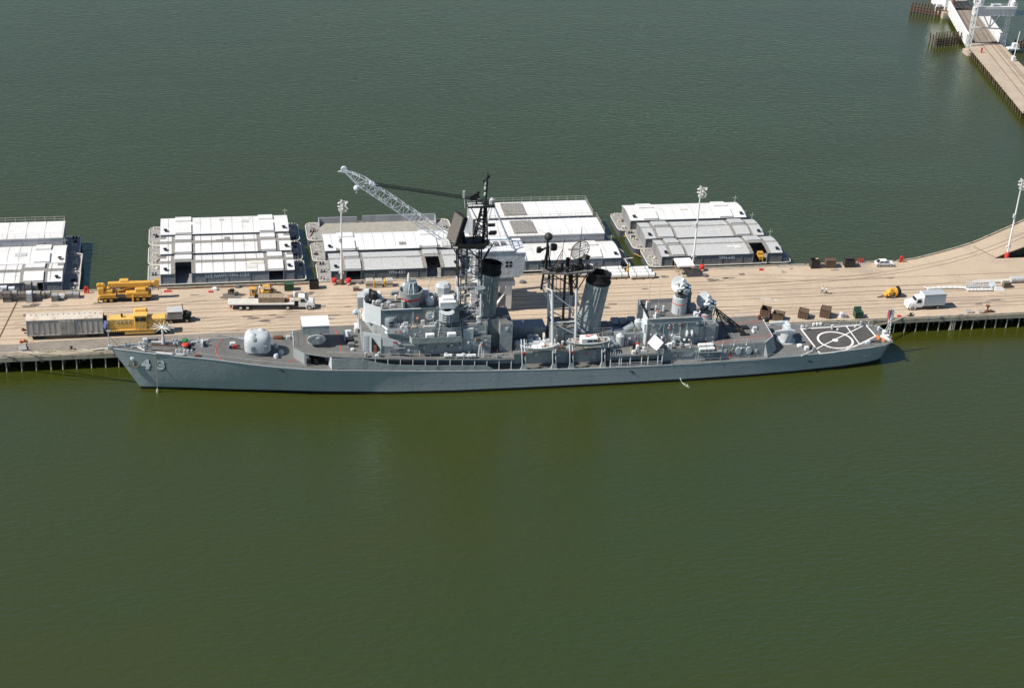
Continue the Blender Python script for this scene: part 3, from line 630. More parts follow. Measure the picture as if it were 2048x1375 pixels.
def fender(a, c, label, rows=2):
    t = thing('fender_pier', label, 'fender', (0, 0, 0), 0, 'timber pile fenders of the lift bridge')
    a, c = Vector(a).to_3d(), Vector(c).to_3d(); L = (c-a).length; n = max(3, int(L/1.0)); d = (c-a)/L; nr = Vector((-d.y, d.x, 0))
    for k in range(n+1):
        for q in range(rows):
            p = a.lerp(c, k/n)+nr*1.5*q; b = MB(); b.bar(p+Vector((0, 0, -1.5)), p+Vector((random.uniform(-.1, .1), 0, 3.2+random.uniform(-.2, .7))), .26, 7, .22); b.build('pile', 'timber', t)
    for z in (.7, 1.6, 2.5):
        b = MB(); b.bar(a+Vector((0, 0, z))-nr*.3-d*.5, c+Vector((0, 0, z))-nr*.3+d*.3, .2, 4); b.build('wale', 'rust' if z < 2 else 'timber', t)
        b = MB(); b.bar(a+Vector((0, 0, z))-nr*.3, a+Vector((0, 0, z))+nr*1.8, .18, 4); b.build('wale', 'timber', t)
fender((179.6, 233.5), (190.0, 226.5), 'farther timber fender left of the lift bridge tower house')
fender((172.9, 197.0), (182.5, 199.4), 'nearer timber fender left of the lift bridge leg', 3)
fender((209, 193), (198, 192.5), 'dark timber fender right of the lift bridge legs', 3)
# ------------------------------------------------------------------ the warship; its own axes: x aft from the stem, y to starboard (away from the camera), z up from the water
ship = thing('warship', 'grey destroyer numbered 43 with two funnels and black lattice masts, moored along the pier', 'warship', (BOW.x, BOW.y, 0), PSI)
SHEER = [(0, 9.3), (4, 9.05), (8, 8.75), (17, 8.15), (20, 7.9), (26, 7.2), (31, 6.75), (36, 6.3), (50, 5.7), (60, 5.15), (74, 4.6), (93, 4.1), (113, 3.95), (128, 4.0), (140, 4.2), (157, 4.35)]
HB = [(0, .12), (1, .45), (2, .8), (4, 1.3), (7.4, 2.1), (12, 3.0), (16.6, 3.75), (20, 4.35), (26, 5.35), (31, 6.1), (40, 7.0), (52, 7.45), (65, 7.7), (80, 7.8), (100, 7.8), (113, 7.65), (125, 7.3), (135, 6.75), (145, 5.9), (151, 5.15), (154, 4.5), (155.4, 3.8), (156.2, 2.5), (156.6, 1.3), (156.75, .05)]
WL = [(0, .05), (4, .35), (11, 1.1), (20, 2.4), (30, 3.7), (40, 5.3), (52, 6.75), (65, 7.5), (80, 7.7), (100, 7.7), (113, 7.55), (125, 7.15), (135, 6.5), (145, 5.5), (151, 4.4), (154, 3.7), (155.4, 3.0), (156.2, 2.0), (156.6, 1.0), (156.75, .04)]
def zs(s): return interp(SHEER, s)
def hb(s): return interp(HB, s)
def hull_pt(st, f, side):                            # f = 0 at the water, 1 at the deck edge
    z = zs(st)*f; e_ = .62+.63*min(1, max(0, (st-18)/30)); fl = f**e_ if f > 0 else f*.3
    h = interp(WL, st)+(hb(st)-interp(WL, st))*fl
    s = st+5.3*(1-max(0, f))**.95*max(0, 1-st/34)+(.5*f*-1 if f < 0 else 0)
    if st > 150: s -= 1.5*(1-max(0, f))*(st-150)/6.7
    return (s, side*max(.02, h), z)
def hull_t(s, z):                                    # half breadth of the hull at a height
    st = s
    for _ in range(12):
        f = z/zs(st); st += s-hull_pt(st, f, 1)[0]
    return hull_pt(st, z/zs(st), 1)[1]
STN = [0, .5, 1, 1.5, 2, 3, 4, 5.5, 7.4, 9.5, 12, 14, 16.6, 20, 23, 26, 31, 36, 40, 46, 52, 58, 65, 72, 80, 90, 100, 107, 113, 119, 125, 130, 135, 140, 145, 148, 151, 152.5, 154, 154.8, 155.4, 155.8, 156.2, 156.6, 156.75]
FL = [-.35, 0, .08, .2, .4, .6, .8, .92, 1]
b = MB()
rings = [[hull_pt(s, f, -1) for f in FL[::-1]]+[hull_pt(s, f, 1) for f in FL] for s in STN]
b.loft(rings, cap=False, closed=False)
hull = b.build('hull', 'hull_paint', ship, 35)
b = MB(); DS = [s for s in STN if .5 <= s <= 156.6]
b.add([(s, -hb(s)+.06, zs(s)-.03) for s in DS]+[(s, hb(s)-.06, zs(s)-.03) for s in DS], [(i, i+1, len(DS)+i+1, len(DS)+i) for i in range(len(DS)-1)])
deck = b.build('main_deck', 'deck_grey', ship)
b = MB()
for sg in (-1, 1): b.wall([(s, sg*(hb(s)-.02)) for s in DS], [zs(s)-.06 for s in DS], [zs(s)+.07 for s in DS], .12)
b.build('gunwale', 'light_grey', hull)
# hull number with its drop shadow, the anchor, draught marks, the hanging rope
def onhull(s0, z0, off): return lambda u, v: (s0+u, -hull_t(s0+u, z0+v)-off, z0+v)
for body, s0 in (('4', 5.45), ('3', 8.45)):
    b = MB(); b.text(onhull(s0+.2, 4.72, .035), body, 2.45, bold=.055, sx=1.05); b.build('number_shadow', 'dark', hull)
    b = MB(); b.text(onhull(s0, 4.9, .06), body, 2.45, bold=.055, sx=1.05); b.build('number', 'num_white', hull)
b = MB(); c = Vector((4.15, -hull_t(4.15, 6.2)-.02, 6.3))
b.bar(c+Vector((.2, .1, .9)), c+Vector((.1, -.25, -1.0)), .16, 8); b.bar(c+Vector((-1.0, -.2, -.5)), c+Vector((.2, -.3, -1.0)), .16, 6); b.bar(c+Vector((.9, -.2, -.8)), c+Vector((.1, -.3, -1.0)), .18, 6); b.bar(c+Vector((-1.0, -.2, -.5)), c+Vector((-.7, -.2, .2)), .14, 6); b.bar(c+Vector((.9, -.2, -.8)), c+Vector((1.2, -.2, -.1)), .14, 6)
b.build('anchor', 'stain', hull, 40)
b = MB(); b.T = Matrix.Translation((4.2, -hull_t(4.2, 7.2)-.05, 7.2)) @ Matrix.Rotation(PI/2, 4, 'X'); b.lathe(0, 0, [(.62, -.3), (.62, -.1), (.45, .02), (.15, .06)], 14); b.build('anchor_bolster', 'pale_grey', hull, 40)
b = MB()
for a in (0, .28): q = 8.3+a; b.tube([(q, -hb(8.3)-.05, 8.7), (q+.0-a*.4, -hull_t(8.6, 4)-.5, 4), (q+.0-a, -hull_t(8.6, 1)-.9, -.1)], .045, 5)
b.lathe(8.3, -hull_t(8.6, 1)-.9, [(.1, -.3), (.3, -.2), (.25, .5), (.05, .9)], 8); b.build('hanging_rope', 'rope', ship)
b = MB()
for s, z in ((31.6, 6.0), (137.5, 2.6), (100, 3.1)): b.tube([(s, -hull_t(s, z)-.04, z), (s+.6, -hull_t(s+.6, z)-.05, z-.5)], .09, 5); b.bar((s-.5, -hull_t(s, z)-.05, z+.02), (s+.2, -hull_t(s, z)-.05, z), .07)
b.build('discharge_fitting', 'dark', hull)
b = MB(); b.tube([(149, -hull_t(149, 2.6)-.1, 2.6), (150, -hull_t(150, 2.45)-.25, 2.4), (151.2, -hull_t(151.2, 2.6)-.1, 2.65)], .07)
for k in range(4): b.bar((149.2+.6*k, -hull_t(149.2+.6*k, 2.6)-.1, 2.5), (149.2+.6*k, -hull_t(149.2+.6*k, 2.6)-.1, 3.0), .05)
b.build('propeller_guard', 'pale_grey', hull)

def DK(px, py, dz=0):                                # a point of the photograph on the main deck
    z = 6
    for _ in range(25): p = SZ(px, py, z+dz); z = zs(p.x)
    return Vector((p.x, p.y, z+dz))
# ---- forecastle
b = MB(); b.bar((-.1, 0, 9.2), (-.1, 0, 13.2), .09, 6); b.bar((-.1, 0, 11.9), (1.6, .6, 9.1), .05, 4); b.box(-.35, .35, -.3, .3, 9.1, 9.8); b.obox((0, -.1, 12.9), (.9, .25, .12)); js = b.build('jackstaff', 'light_grey', ship)
b = MB(); b.add([(-.1, 0, 15.0), (-.75, .3, 14.9), (-.95, .2, 13.7), (-.6, -.1, 13.3), (-.12, 0, 13.6)], [(0, 1, 2, 3, 4)]); b.add([(-.1, .03, 15.0), (-.75, .33, 14.9), (-.95, .23, 13.7), (-.6, -.07, 13.3), (-.12, .03, 13.6)], [(4, 3, 2, 1, 0)]); b.bar((-.1, 0, 13), (-.1, 0, 15.2), .05); b.build('jack_flag', 'flag_blue', js)
b = MB(); c = DK(327, 687); q = (c.x, c.y, c.z)
b.lathe(q[0], q[1], [(.38, q[2]-.1), (.36, q[2]+.9), (.27, q[2]+1.2), (.2, q[2]+3.4)], 10); ant = b.build('fan_antenna', 'light_grey', ship, 40)
b = MB(); ct = Vector((q[0], q[1], q[2]+3.5)); b.sphere(ct, .3, 10, 6)
for k in range(14):
    a = 2*PI*k/14+.12; L = 2.35 if k % 2 else 2.0; b.bar(ct, ct+Vector((math.cos(a)*L, math.sin(a)*L, .12)), .055, 4)
b.build('antenna_spoke', 'white', ant)
for (x0, y0), (x1, y1) in (((302, 698.5), (352, 700.5)), ((302, 689), (356, 690.5))):
    b = MB(); a, c = DK(x0, y0, .12), DK(x1, y1, .12); n = 26
    for k in range(n): p, w = a.lerp(c, k/n), a.lerp(c, (k+1)/n); b.bar(p, w, .13 if k % 2 else .09, 4)
    b.build('anchor_chain', 'rust', ship)
for (px, py), m in (((371.5, 699), 'red'), ((370.5, 690), 'green')):
    c = DK(px, py); b = MB(); b.lathe(c.x, c.y, [(.75, c.z-.05), (.75, c.z+.25), (.42, c.z+.4), (.38, c.z+.95)], 16); w = b.build('windlass', 'steel_grey', ship, 40)
    b = MB(); b.lathe(c.x, c.y, [(.62, c.z+.96), (.66, c.z+1.1), (.5, c.z+1.3), (.1, c.z+1.36)], 16); b.build('windlass_cap', m, w, 40)
for (x0, y0), (x1, y1), r in (((312, 705), (345, 708), .26), ((352, 708), (369, 708.5), .24), ((302, 683.5), (325, 684), .22), ((345, 684), (363, 683), .24), ((383, 684), (416, 680), .22), ((275, 693), (290, 701), .15), ((262, 694), (276, 691), .12)):
    a, c = DK(x0, y0, .25), DK(x1, y1, .25); b = MB(); b.bar(a, c, r, 8); b.build('canvas_roll', 'canvas', ship, 40)
for px, py in ((256, 692), (283, 690), (291, 694.5), (285, 697), (398, 686), (412, 690), (356, 704), (372, 706), (352, 690), (380, 705), (350, 683), (295, 683)):
    c = DK(px, py); b = MB(); b.box(c.x-.5, c.x+.5, c.y-.2, c.y+.2, c.z-.05, c.z+.07)
    for q in (-.32, .32): b.lathe(c.x+q, c.y, [(.17, c.z), (.15, c.z+.45), (.21, c.z+.5), (.21, c.z+.62)], 8)
    b.build('bitts', random.choice(('light_grey', 'light_grey', 'steel_grey')), ship, 40)
for px, py, w, d, h, m in ((291, 684, 1.0, .8, .9, 'light_grey'), (308, 681, 1.6, .7, .7, 'steel_grey'), (378, 697, .9, .6, .8, 'dark'), (395, 712, 1.1, .6, .4, 'rust'), (466, 691, 1.2, .7, .8, 'canvas'), (470, 696, 1.0, .6, .6, 'red'), (461, 696, .5, .5, .5, 'dark'), (405, 690, .3, 1.6, 1.0, 'pale_grey'), (556, 676, 2.0, .9, .5, 'rust'), (577, 676, .9, .6, .6, 'light_grey')):
    c = DK(px, py); b = MB(); b.rbox(c.x-w/2, c.x+w/2, c.y-d/2, c.y+d/2, c.z-.05, c.z+h, min(w, d)*.2); b.build('deck_locker', m, ship)
def mark(pts, w, m, name='deck_marking', closed=False, dz=.012, zf=None):
    b = MB(); q = list(pts)+([pts[0]] if closed else [])
    for i_, (a, c) in enumerate(zip(q, q[1:])):
        a, c = Vector(a)+Vector((0, 0, .003*(i_ % 5))), Vector(c)+Vector((0, 0, .003*(i_ % 5))); d = (c-a).normalized(); n = Vector((-d.y, d.x, 0))*w/2; e = d*w/2; up = Vector((0, 0, dz))
        b.add([a-n-e+up, c-n+e+up, c+n+e+up, a+n-e+up], [(0, 1, 2, 3)])
    return b.build(name, m, ship)
def ring(cx, cy, r, w, z, m, name, n=48):
    b = MB(); P_ = [[(cx+q*math.cos(2*PI*k/n), cy+q*math.sin(2*PI*k/n), z) for k in range(n)] for q in (r-w/2, r+w/2)]
    b.add(P_[0]+P_[1], [(k, (k+1) % n, n+(k+1) % n, n+k) for k in range(n)]); return b.build(name, m, ship)
arcp = [(447.5, 677), (440, 684), (434, 692), (431, 699), (432.5, 706), (437, 713), (442, 718.5), (446, 721)]
for (a, c) in zip(arcp, arcp[1:]):
    p, q = DK(*a), DK(*c); mark([p.lerp(q, .08), p.lerp(q, .8)], .16, 'mark_red', dz=.03)
p, q = DK(590, 718), DK(574, 725)
for k in range(3): mark([p.lerp(q, k/3+.03), p.lerp(q, k/3+.25)], .16, 'mark_red', dz=.03)

# ---- forward gun
gz = zs(27.4)
b = MB(); b.lathe(27.4, .15, [(2.35, gz-.4), (2.35, gz+.35)], 28); gun = b.build('gun_mount', 'steel_grey', ship, 40)
def sq(s0, t0, a, c, z, n=32, e=3.2):
    out = []
    for i in range(n):
        th = 2*PI*i/n; x, y = math.cos(th), math.sin(th); k = (abs(x)**e+abs(y)**e)**(-1/e); out.append((s0+a*k*x, t0+c*k*y, z))
    return out
b = MB(); z0 = gz+.4
b.loft([sq(27.5, .15, *v) for v in ((2.15, 2.0, z0), (2.5, 2.3, z0+.25), (2.55, 2.35, z0+1.4), (2.5, 2.3, z0+2.4), (2.3, 2.1, z0+3.1), (1.9, 1.7, z0+3.5), (1.0, .9, z0+3.72))])
b.sphere((26.6, -.75, z0+2.95), 1.05, 16, 8); b.sphere((28.3, 1.0, z0+3.2), .8, 14, 8); b.sphere((29.2, .3, z0+2.9), .7, 12, 8); b.sphere((26.3, 1.1, z0+2.9), .95, 14, 8)
gh = b.build('gunhouse', 'light_grey', gun, 40)
b = MB(); b.bar((25.2, .2, z0+2.2), (24.0, .2, z0+2.45), .42, 12, .3); b.bar((24.0, .2, z0+2.45), (20.4, .2, z0+3.2), .17, 10, .12); b.bar((20.4, .2, z0+3.2), (20.0, .2, z0+3.28), .2, 10); b.build('gun_barrel', 'haze_grey', gun, 40)
b = MB(); b.obox((26.5, -2.22, z0+1.3), (.55, .12, 1.1)); b.build('gunhouse_door', 'haze_grey', gun)
b = MB(); b.obox((28.9, -2.21, z0+1.35), (.75, .16, 1.2)); b.obox((28.9, -2.3, z0+1.6), (.45, .12, .5)); b.build('gunhouse_door', 'haze_grey', gun)
b = MB(); b.sphere((27.0, -1.15, z0+2.85), .95, 16, 8, .75); b.build('sight_hood', 'haze_dark', gun, 40)
for s, t in ((30.9, -2.2), (31.0, 1.9), (31.9, -.6)): b = MB(); b.lathe(s, t, [(.5, zs(s)-.1), (.5, zs(s)+.5), (.3, zs(s)+.75)], 12); b.build('vent', 'light_grey', ship, 40)

# ---- forward 01 deck
def z01(s): return zs(s)+2.4
def slab(poly, z, th, name, mt='deck_grey', ms='haze_grey', parent=None, zf=None):
    b = MB(); zz = zf or (lambda s, t: z)
    b.prism(poly, lambda s, t: zz(s, t)-th, zz, 1); return b.build(name, [ms, mt], parent or ship)
P01 = [(34.3, 4.2), (34.1, -2.1), (36.1, -4.6)]+[(s, -t) for s, t in ((40.4, 6.0), (46, 6.6), (52, 7.0), (60, 7.15), (68, 7.4), (74, 7.45), (76.4, 7.45))]
P01f = P01+[(76.4, 7.4), (60, 7.1), (46, 6.7), (40.4, 6.2), (36.2, 5.2)]
slab(P01f, 0, .18, 'upper_deck', zf=lambda s, t: z01(s))
b = MB(); H = [(34.36, 4.1), (34.2, -2.05), (36.12, -4.5), (37.0, -4.6), (37.0, -3.0), (44, -3.6), (60, -4.6), (77, -4.9), (77, 5.4), (60, 5.4), (40, 4.8)]
b.prism(H, lambda s, t: zs(s)-.2, lambda s, t: z01(s)-.19); b.build('deckhouse', 'haze_grey', ship)
# the solid bulwark along the side passage, sweeping down
B = [(41.2, 2.45), (44, 2.4), (46.5, 2.35), (48, 2.15), (49.5, 1.75), (51.5, 1.42), (54, 1.25), (60, 1.2), (66, 1.18), (70.8, 1.15), (72.3, .35)]
b = MB(); b.wall([(s, -hb(s)+.12) for s, h in B], [zs(s)+.22 for s, h in B], [zs(s)+h for s, h in B], .08)
for k in range(28): s = 42+k; b.bar((s, -hb(s)+.12, zs(s)), (s, -hb(s)+.12, zs(s)+.3), .05, 4)
b.build('bulwark', 'haze_grey', ship)
b = MB(); b.wall([(41.15, -hb(41.2)+.1), (40.7, -5.2)], [zs(41)+.05, zs(41)+.05], [z01(41)]*2, .1); b.build('bulwark', 'light_grey', ship)
for s in (44.6, 47, 49.4, 51.8, 54.2, 56.6, 59, 61.4, 63.8, 66.2, 68.6, 71, 73.4, 75.8): b = MB(); b.bar((s, -hb(s)+.3, zs(s)), (s, -min(hb(s)-.3, 7.3), z01(s)-.1), .07, 5); b.build('stanchion', 'pale_grey', ship)
b = MB(); b.rail([(s, -t+.1, z01(s)) for s, t in ((62, 7.2), (68, 7.35), (76.2, 7.4))], 1.0, 1.6, .04); b.build('railing', 'pale_grey', ship)
b = MB()
for s, t in ((36.9, -4.9), (38.3, -4.6)): b.box(s-.4, s+.4, t-.3, t+.3, zs(s), zs(s)+1.3)
b.box(37.2, 40, -3.7, -3.62, zs(38), zs(38)+2); b.build('stowed_gear', 'dark', ship)
p, q = SZ(670, 656, z01(42.5)), SZ(684, 707, z01(43.5))
for k in range(11): mark([p.lerp(q, k/11), p.lerp(q, k/11+.06)], .17, 'mark_red', dz=.04)
# missile box launcher on its pedestal
dk = z01(38.6)
b = MB(); b.lathe(38.6, .2, [(1.7, dk-.1), (1.6, dk+.5), (1.1, dk+.9), (1.0, dk+2.6)], 20); al = b.build('missile_launcher', 'haze_grey', ship, 40)
b = MB(); b.box(35.95, 41.1, -1.95, 2.2, dk+2.75, dk+4.35); b.build('launcher_box', 'haze_grey', al)
b = MB(); b.box(35.9, 41.15, -2.0, 2.25, dk+4.36, dk+4.48)
b.build('launcher_sunlit_top', 'white', al)  # white top paints in the sunlight; the box itself is grey
b = MB()
for t in (-.95, .1, 1.15): b.box(35.88, 35.94, t-.03, t+.03, dk+2.8, dk+4.3)
b.box(35.88, 35.94, -1.9, 2.15, dk+3.5, dk+3.58); b.build('cell_door', 'steel_grey', al)
b = MB(); b.T = Matrix.Translation((38.6, -2.25, dk+1.75)) @ Matrix.Rotation(PI/2, 4, 'X'); b.loft([[(1.75*math.cos(a), .95*math.sin(a), z) for a in [2*PI*i/20 for i in range(20)]] for z in (-.25, .25)]); b.lathe(.4, .2, [(.45, .2), (.4, .5)], 10); b.build('trunnion_shield', 'haze_grey', al)
b = MB(); b.box(37.4, 37.6, -2, 2.2, dk+.6, dk+2.74); b.box(39.6, 39.8, -2, 2.2, dk+.6, dk+2.74); b.build('cradle', 'haze_dark', al)
b = MB(); b.wall([(34.3, -2.0), (34.4, 3.9)], z01(34.4), z01(34.4)+.12, .1); b.build('coaming', 'pale_grey', ship)
for px, py, w, d, h, m in ((692, 676, .8, 2.6, 1.2, 'light_grey'), (700, 684, 1.6, 1.0, 1.0, 'dark'), (703, 692, 1.4, .8, .9, 'steel_grey'), (697, 672, 1.2, .6, 1.4, 'pale_grey'), (712, 662, .8, .8, 1.0, 'canvas'), (705, 700, .7, .6, .5, 'pale_grey')):
    c = SZ(px, py, z01(44)); b = MB(); b.rbox(c.x-w/2, c.x+w/2, c.y-d/2, c.y+d/2, z01(c.x)-.05, z01(c.x)+h, min(w, d)*.2); b.build('deck_gear', m, ship)

# ---- bridge superstructure
Z2, Z3, Z4 = 10.9, 13.15, 16.2
b = MB(); P2 = [(47.5, 4.4), (47.3, -3.9), (50.7, -5.3), (72, -5.2), (72, 5.2), (50.7, 5.3)]
b.prism(P2, lambda s, t: z01(s)-.05, Z2, 1); h2 = b.build('bridge_house', ['haze_grey', 'deck_grey'], ship)
b = MB()                                              # chamfered front with its ladder; the lighter grey paints the sunlight on it
b.wall([(47.28, -3.85), (50.68, -5.34)], z01(48), 12.35, .12); b.build('sunlit_chamfer', 'light_grey', h2)
b = MB(); b.rail([(47.3, -4.1, 8.4), (47.31, -4.1, 8.4)], 3.6, 5, .05, bars=())
for k in range(12): b.bar((47.25, -4.25, 8.7+.3*k), (47.9, -4.5, 8.7+.3*k), .035, 4)
b.bar((47.25, -4.25, 8.5), (47.25, -4.25, 12.3), .05, 4); b.bar((47.9, -4.5, 8.5), (47.9, -4.5, 12.3), .05, 4); b.build('ladder', 'pale_grey', h2)
b = MB(); b.prism([(48.9, -4.72), (50.3, -5.33), (50.3, -5.4), (48.9, -4.79)], 8.5, lambda s, t: 11.6 if s < 49.5 else 9.6); b.build('shade_opening', 'dark', h2)  # black plate standing in for the shade inside a triangular opening
b = MB(); b.wall([(49.3, -4.95), (49.9, -5.2)], 8.5, 10.0, .25); b.build('hose_reel', 'rust', h2)
b = MB(); b.prism([(50.9, -5.85), (53.8, -6.55), (53.8, -6.62), (50.9, -5.95)], lambda s, t: 10.25-.0*s, lambda s, t: 12.3 if s < 52 else 11.55); pl_ = b.build('wing_plate', 'light_grey', h2)
def badge(s, t, z, k=1.0):
    for m, q in (('mark_red', (-.5, .12, .45, .65)), ('gold', (-.5, -.6, .0, .1)), ('emblem_blue', (.0, -.6, .5, .65))):
        b = MB(); b.add([(s+q[0]*k, t, z+q[1]*k), (s+q[2]*k, t, z+q[1]*k), (s+(q[0]+q[2])/2*k, t, z+q[3]*k)] if m != 'emblem_blue' else [(s+.05*k, t, z-.55*k), (s+.55*k, t, z-.1*k), (s+.55*k, t, z+.6*k)], [(0, 1, 2)])
        if m == 'mark_red': b.v = []; b.f = []; b.fm = []; b.add([(s-.5*k, t, z+.1*k), (s+.45*k, t, z+.1*k), (s+.45*k, t, z+.6*k), (s-.5*k, t, z+.6*k)], [(0, 1, 2, 3)])
        b.build('award_badge', m, h2)
badge(53.2, -6.66, 10.95, .8)
b = MB(); P3 = [(48.3, 2.6), (49.6, -2.3), (52, -5.0), (66.2, -5.0), (66.2, 5), (52, 5.0)]
b.prism(P3, Z2+.02, Z3, 1); h3 = b.build('bridge_house', ['haze_grey', 'deck_grey'], ship)
b = MB(); b.wall([(48.0, 3.4), (48.15, 2.4), (51.9, -5.15)], [11.1, 11.4, 12.3], [13.1, 13.3, 13.5], .1); b.build('wing_bulwark', 'white', h3)  # front stretch whitened to paint in the sun that strikes it
b = MB(); b.wall([(51.95, -5.2), (55.8, -5.5)], 12.4, 13.55, .1); b.build('wing_bulwark', 'light_grey', h3)
for k in range(4): b = MB(); b.box(52.5+.8*k, 52.8+.8*k, -5.62, -5.5, 12.7, 13.1); b.build('pennant_mark', random.choice(('white', 'mark_red', 'pale_grey')), h3)
b = MB(); b.wall([(48.05, 2.3), (51.83, -5.27)], [12.75, 12.95], [12.9, 13.1], .12)
for k in range(4): u = .15+.12*k; b.box(48.0+3.8*u-.1, 48.0+3.8*u+.12, 2.3-7.55*u-.35, 2.3-7.55*u+.05, 12.2, 12.45)
b.build('bulwark_trim', 'haze_dark', h3)
# pilot house; its faceted front is paler, painting in the sun
PP = [(48.4, 2.2), (48.0, .6), (48.15, -.9), (50.85, -3.25), (65.9, -3.1), (65.9, 3.4), (51, 3.4)]
b = MB(); b.prism(PP, Z3+.02, Z4-.6, 1); ph = b.build('pilot_house', ['haze_grey', 'deck_grey'], ship)
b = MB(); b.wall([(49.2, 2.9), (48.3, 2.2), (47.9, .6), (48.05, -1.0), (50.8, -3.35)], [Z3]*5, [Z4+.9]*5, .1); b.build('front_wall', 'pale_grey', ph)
b = MB(); b.wall([(50.85, -3.3), (66, -3.15), (66, 3.4)], Z4-.6, Z4+.35, .1); b.build('parapet', 'haze_dark', ph)
b = MB(); b.wall([(50.95, -3.36), (58.5, -3.3)], Z4+.36, Z4+.42, .3); b.build('parapet_cap', 'light_grey', ph)
b = MB(); b.T = Matrix.Translation((60.25, -3.27, 14.95)) @ Matrix.Rotation(PI/2, 4, 'X'); b.lathe(0, 0, [(.98, -.05), (.98, .06)], 28); em = b.build('emblem', 'gold', ph)
b = MB(); b.T = Matrix.Translation((60.25, -3.34, 14.95)) @ Matrix.Rotation(PI/2, 4, 'X'); b.lathe(0, 0, [(.85, -.02), (.85, .02)], 28); b.build('emblem_face', 'num_white', em)
b = MB(); b.T = Matrix.Translation((60.25, -3.38, 14.95)) @ Matrix.Rotation(PI/2, 4, 'X')
b.obox((0, -.35, 0), (.9, .16, .01), (0, 0, .15)); b.obox((-.15, .0, 0), (.5, .14, .01), (0, 0, -.3)); b.obox((.1, .3, 0), (.55, .16, .01), (0, 0, .4)); b.build('emblem_mark', 'emblem_blue', em)
b = MB(); b.T = Matrix.Translation((57.9, -3.3, 14.55)) @ Matrix.Rotation(PI/2, 4, 'X'); b.lathe(0, 0, [(.38, -.05), (.38, .08)], 14); lb = b.build('lifebuoy', 'orange', ph)
b = MB(); b.T = Matrix.Translation((57.9, -3.4, 14.55)) @ Matrix.Rotation(PI/2, 4, 'X'); b.lathe(0, 0, [(.2, -.02), (.2, .05)], 10); b.build('lifebuoy_centre', 'white', lb)
b = MB(); b.T = Matrix.Translation((52.7, -3.2, Z3)); b.lathe(0, 0, [(1.15, 0), (1.15, 1.5), (.9, 1.8), (.3, 1.9)], 14); b.box(-.45, .35, -1.2, -1.0, .1, 1.3); b.build('shade_arch', 'haze_dark', ph, 40)  # darker drum standing in for a shaded arched opening
b = MB(); b.box(52.25, 53.05, -4.46, -4.41, Z3+.1, Z3+1.35); b.build('door', 'dark', ph)  # near-black plate painting the shade inside the arched opening
for k, s in enumerate((57, 61, 64.5)): b = MB(); b.bar((s, -3.35, Z3+.1), (s, -3.35, Z4-.2), .07, 6); b.build('conduit', 'light_grey', ph)
for s, t, w, d, h, m in ((53.4, -3.6, .8, .6, .9, 'white'), (54.6, -4.6, .5, .4, .5, 'white'), (55.5, -4.7, .5, .4, .5, 'white'), (57, -4.5, 1.2, .6, .4, 'rope'), (60, -4.6, 2.4, .5, .35, 'canvas'), (63, -4.4, .8, .8, .9, 'haze_dark'), (52.6, -4.6, .5, .5, 1.1, 'mast_black')):
    b = MB(); b.rbox(s-w/2, s+w/2, t-d/2, t+d/2, Z3-.03, Z3+h, min(w, d)*.2); b.build('deck_gear', m, h3)
# starboard wing framework, ahead of the bridge
b = MB(); b.prism([(47.2, 5.6), (47.4, 8), (50, 8), (50, 5.6)], 12.6, 14.9); b.build('bridge_wing', 'light_grey', h3)
b = MB()
for t in (4.6, 6.6): b.bar((47.4, t, 8.6), (47.4, t, 12.6), .13, 5); b.bar((49.5, t, 8.6), (49.5, t, 12.6), .1, 5)
b.bar((47.4, 4.6, 9), (49.6, 4.4, 12.4), .1, 5); b.bar((47.4, 6.6, 12.5), (48.4, 2.6, 11.2), .12, 5); b.box(46.6, 50, 4.3, 7, 8.55, 8.75); b.build('wing_frame', 'pale_grey', h3)
b = MB(); b.lathe(46.9, 6.9, [(.1, 10.4), (.55, 10.7), (.6, 11.2), (.3, 11.6)], 10); b.build('searchlight', 'light_grey', h3, 40)
# gear on the bridge roof
R4 = Z4-.6
for px, py, w, d, h, m in ((748, 592, 1.3, 1.5, 2.2, 'mast_black'), (741, 586, 1.0, 1.2, 1.6, 'dark'), (757, 590, 1.2, 1.0, 1.5, 'white'), (763, 596, 1.1, .9, .8, 'light_grey'), (757, 601, 1.4, 1.3, .7, 'haze_grey'), (789, 585, 1.6, .7, .9, 'haze_grey'), (778, 606, .9, .8, .9, 'haze_grey'), (785, 611, 1.1, .5, .6, 'light_grey'), (765, 612, .5, .5, 1.2, 'light_grey'), (747, 606, .5, .5, 1.2, 'pale_grey'), (793, 603, 2.4, .35, .2, 'dark')):
    c = SZ(px, py, R4+h*.5); b = MB(); b.rbox(c.x-w/2, c.x+w/2, c.y-d/2, c.y+d/2, R4-.03, R4+h, min(w, d)*.25); b.build('deck_gear', m, ph)
b = MB(); b.T = Matrix.Translation((48.7, 3.2, R4+1.6)) @ Matrix.Rotation(PI/2, 4, 'Y'); b.lathe(0, 0, [(.75, -.5), (.75, .4), (.5, .5)], 14); b.build('searchlight', 'pale_grey', ph, 40)
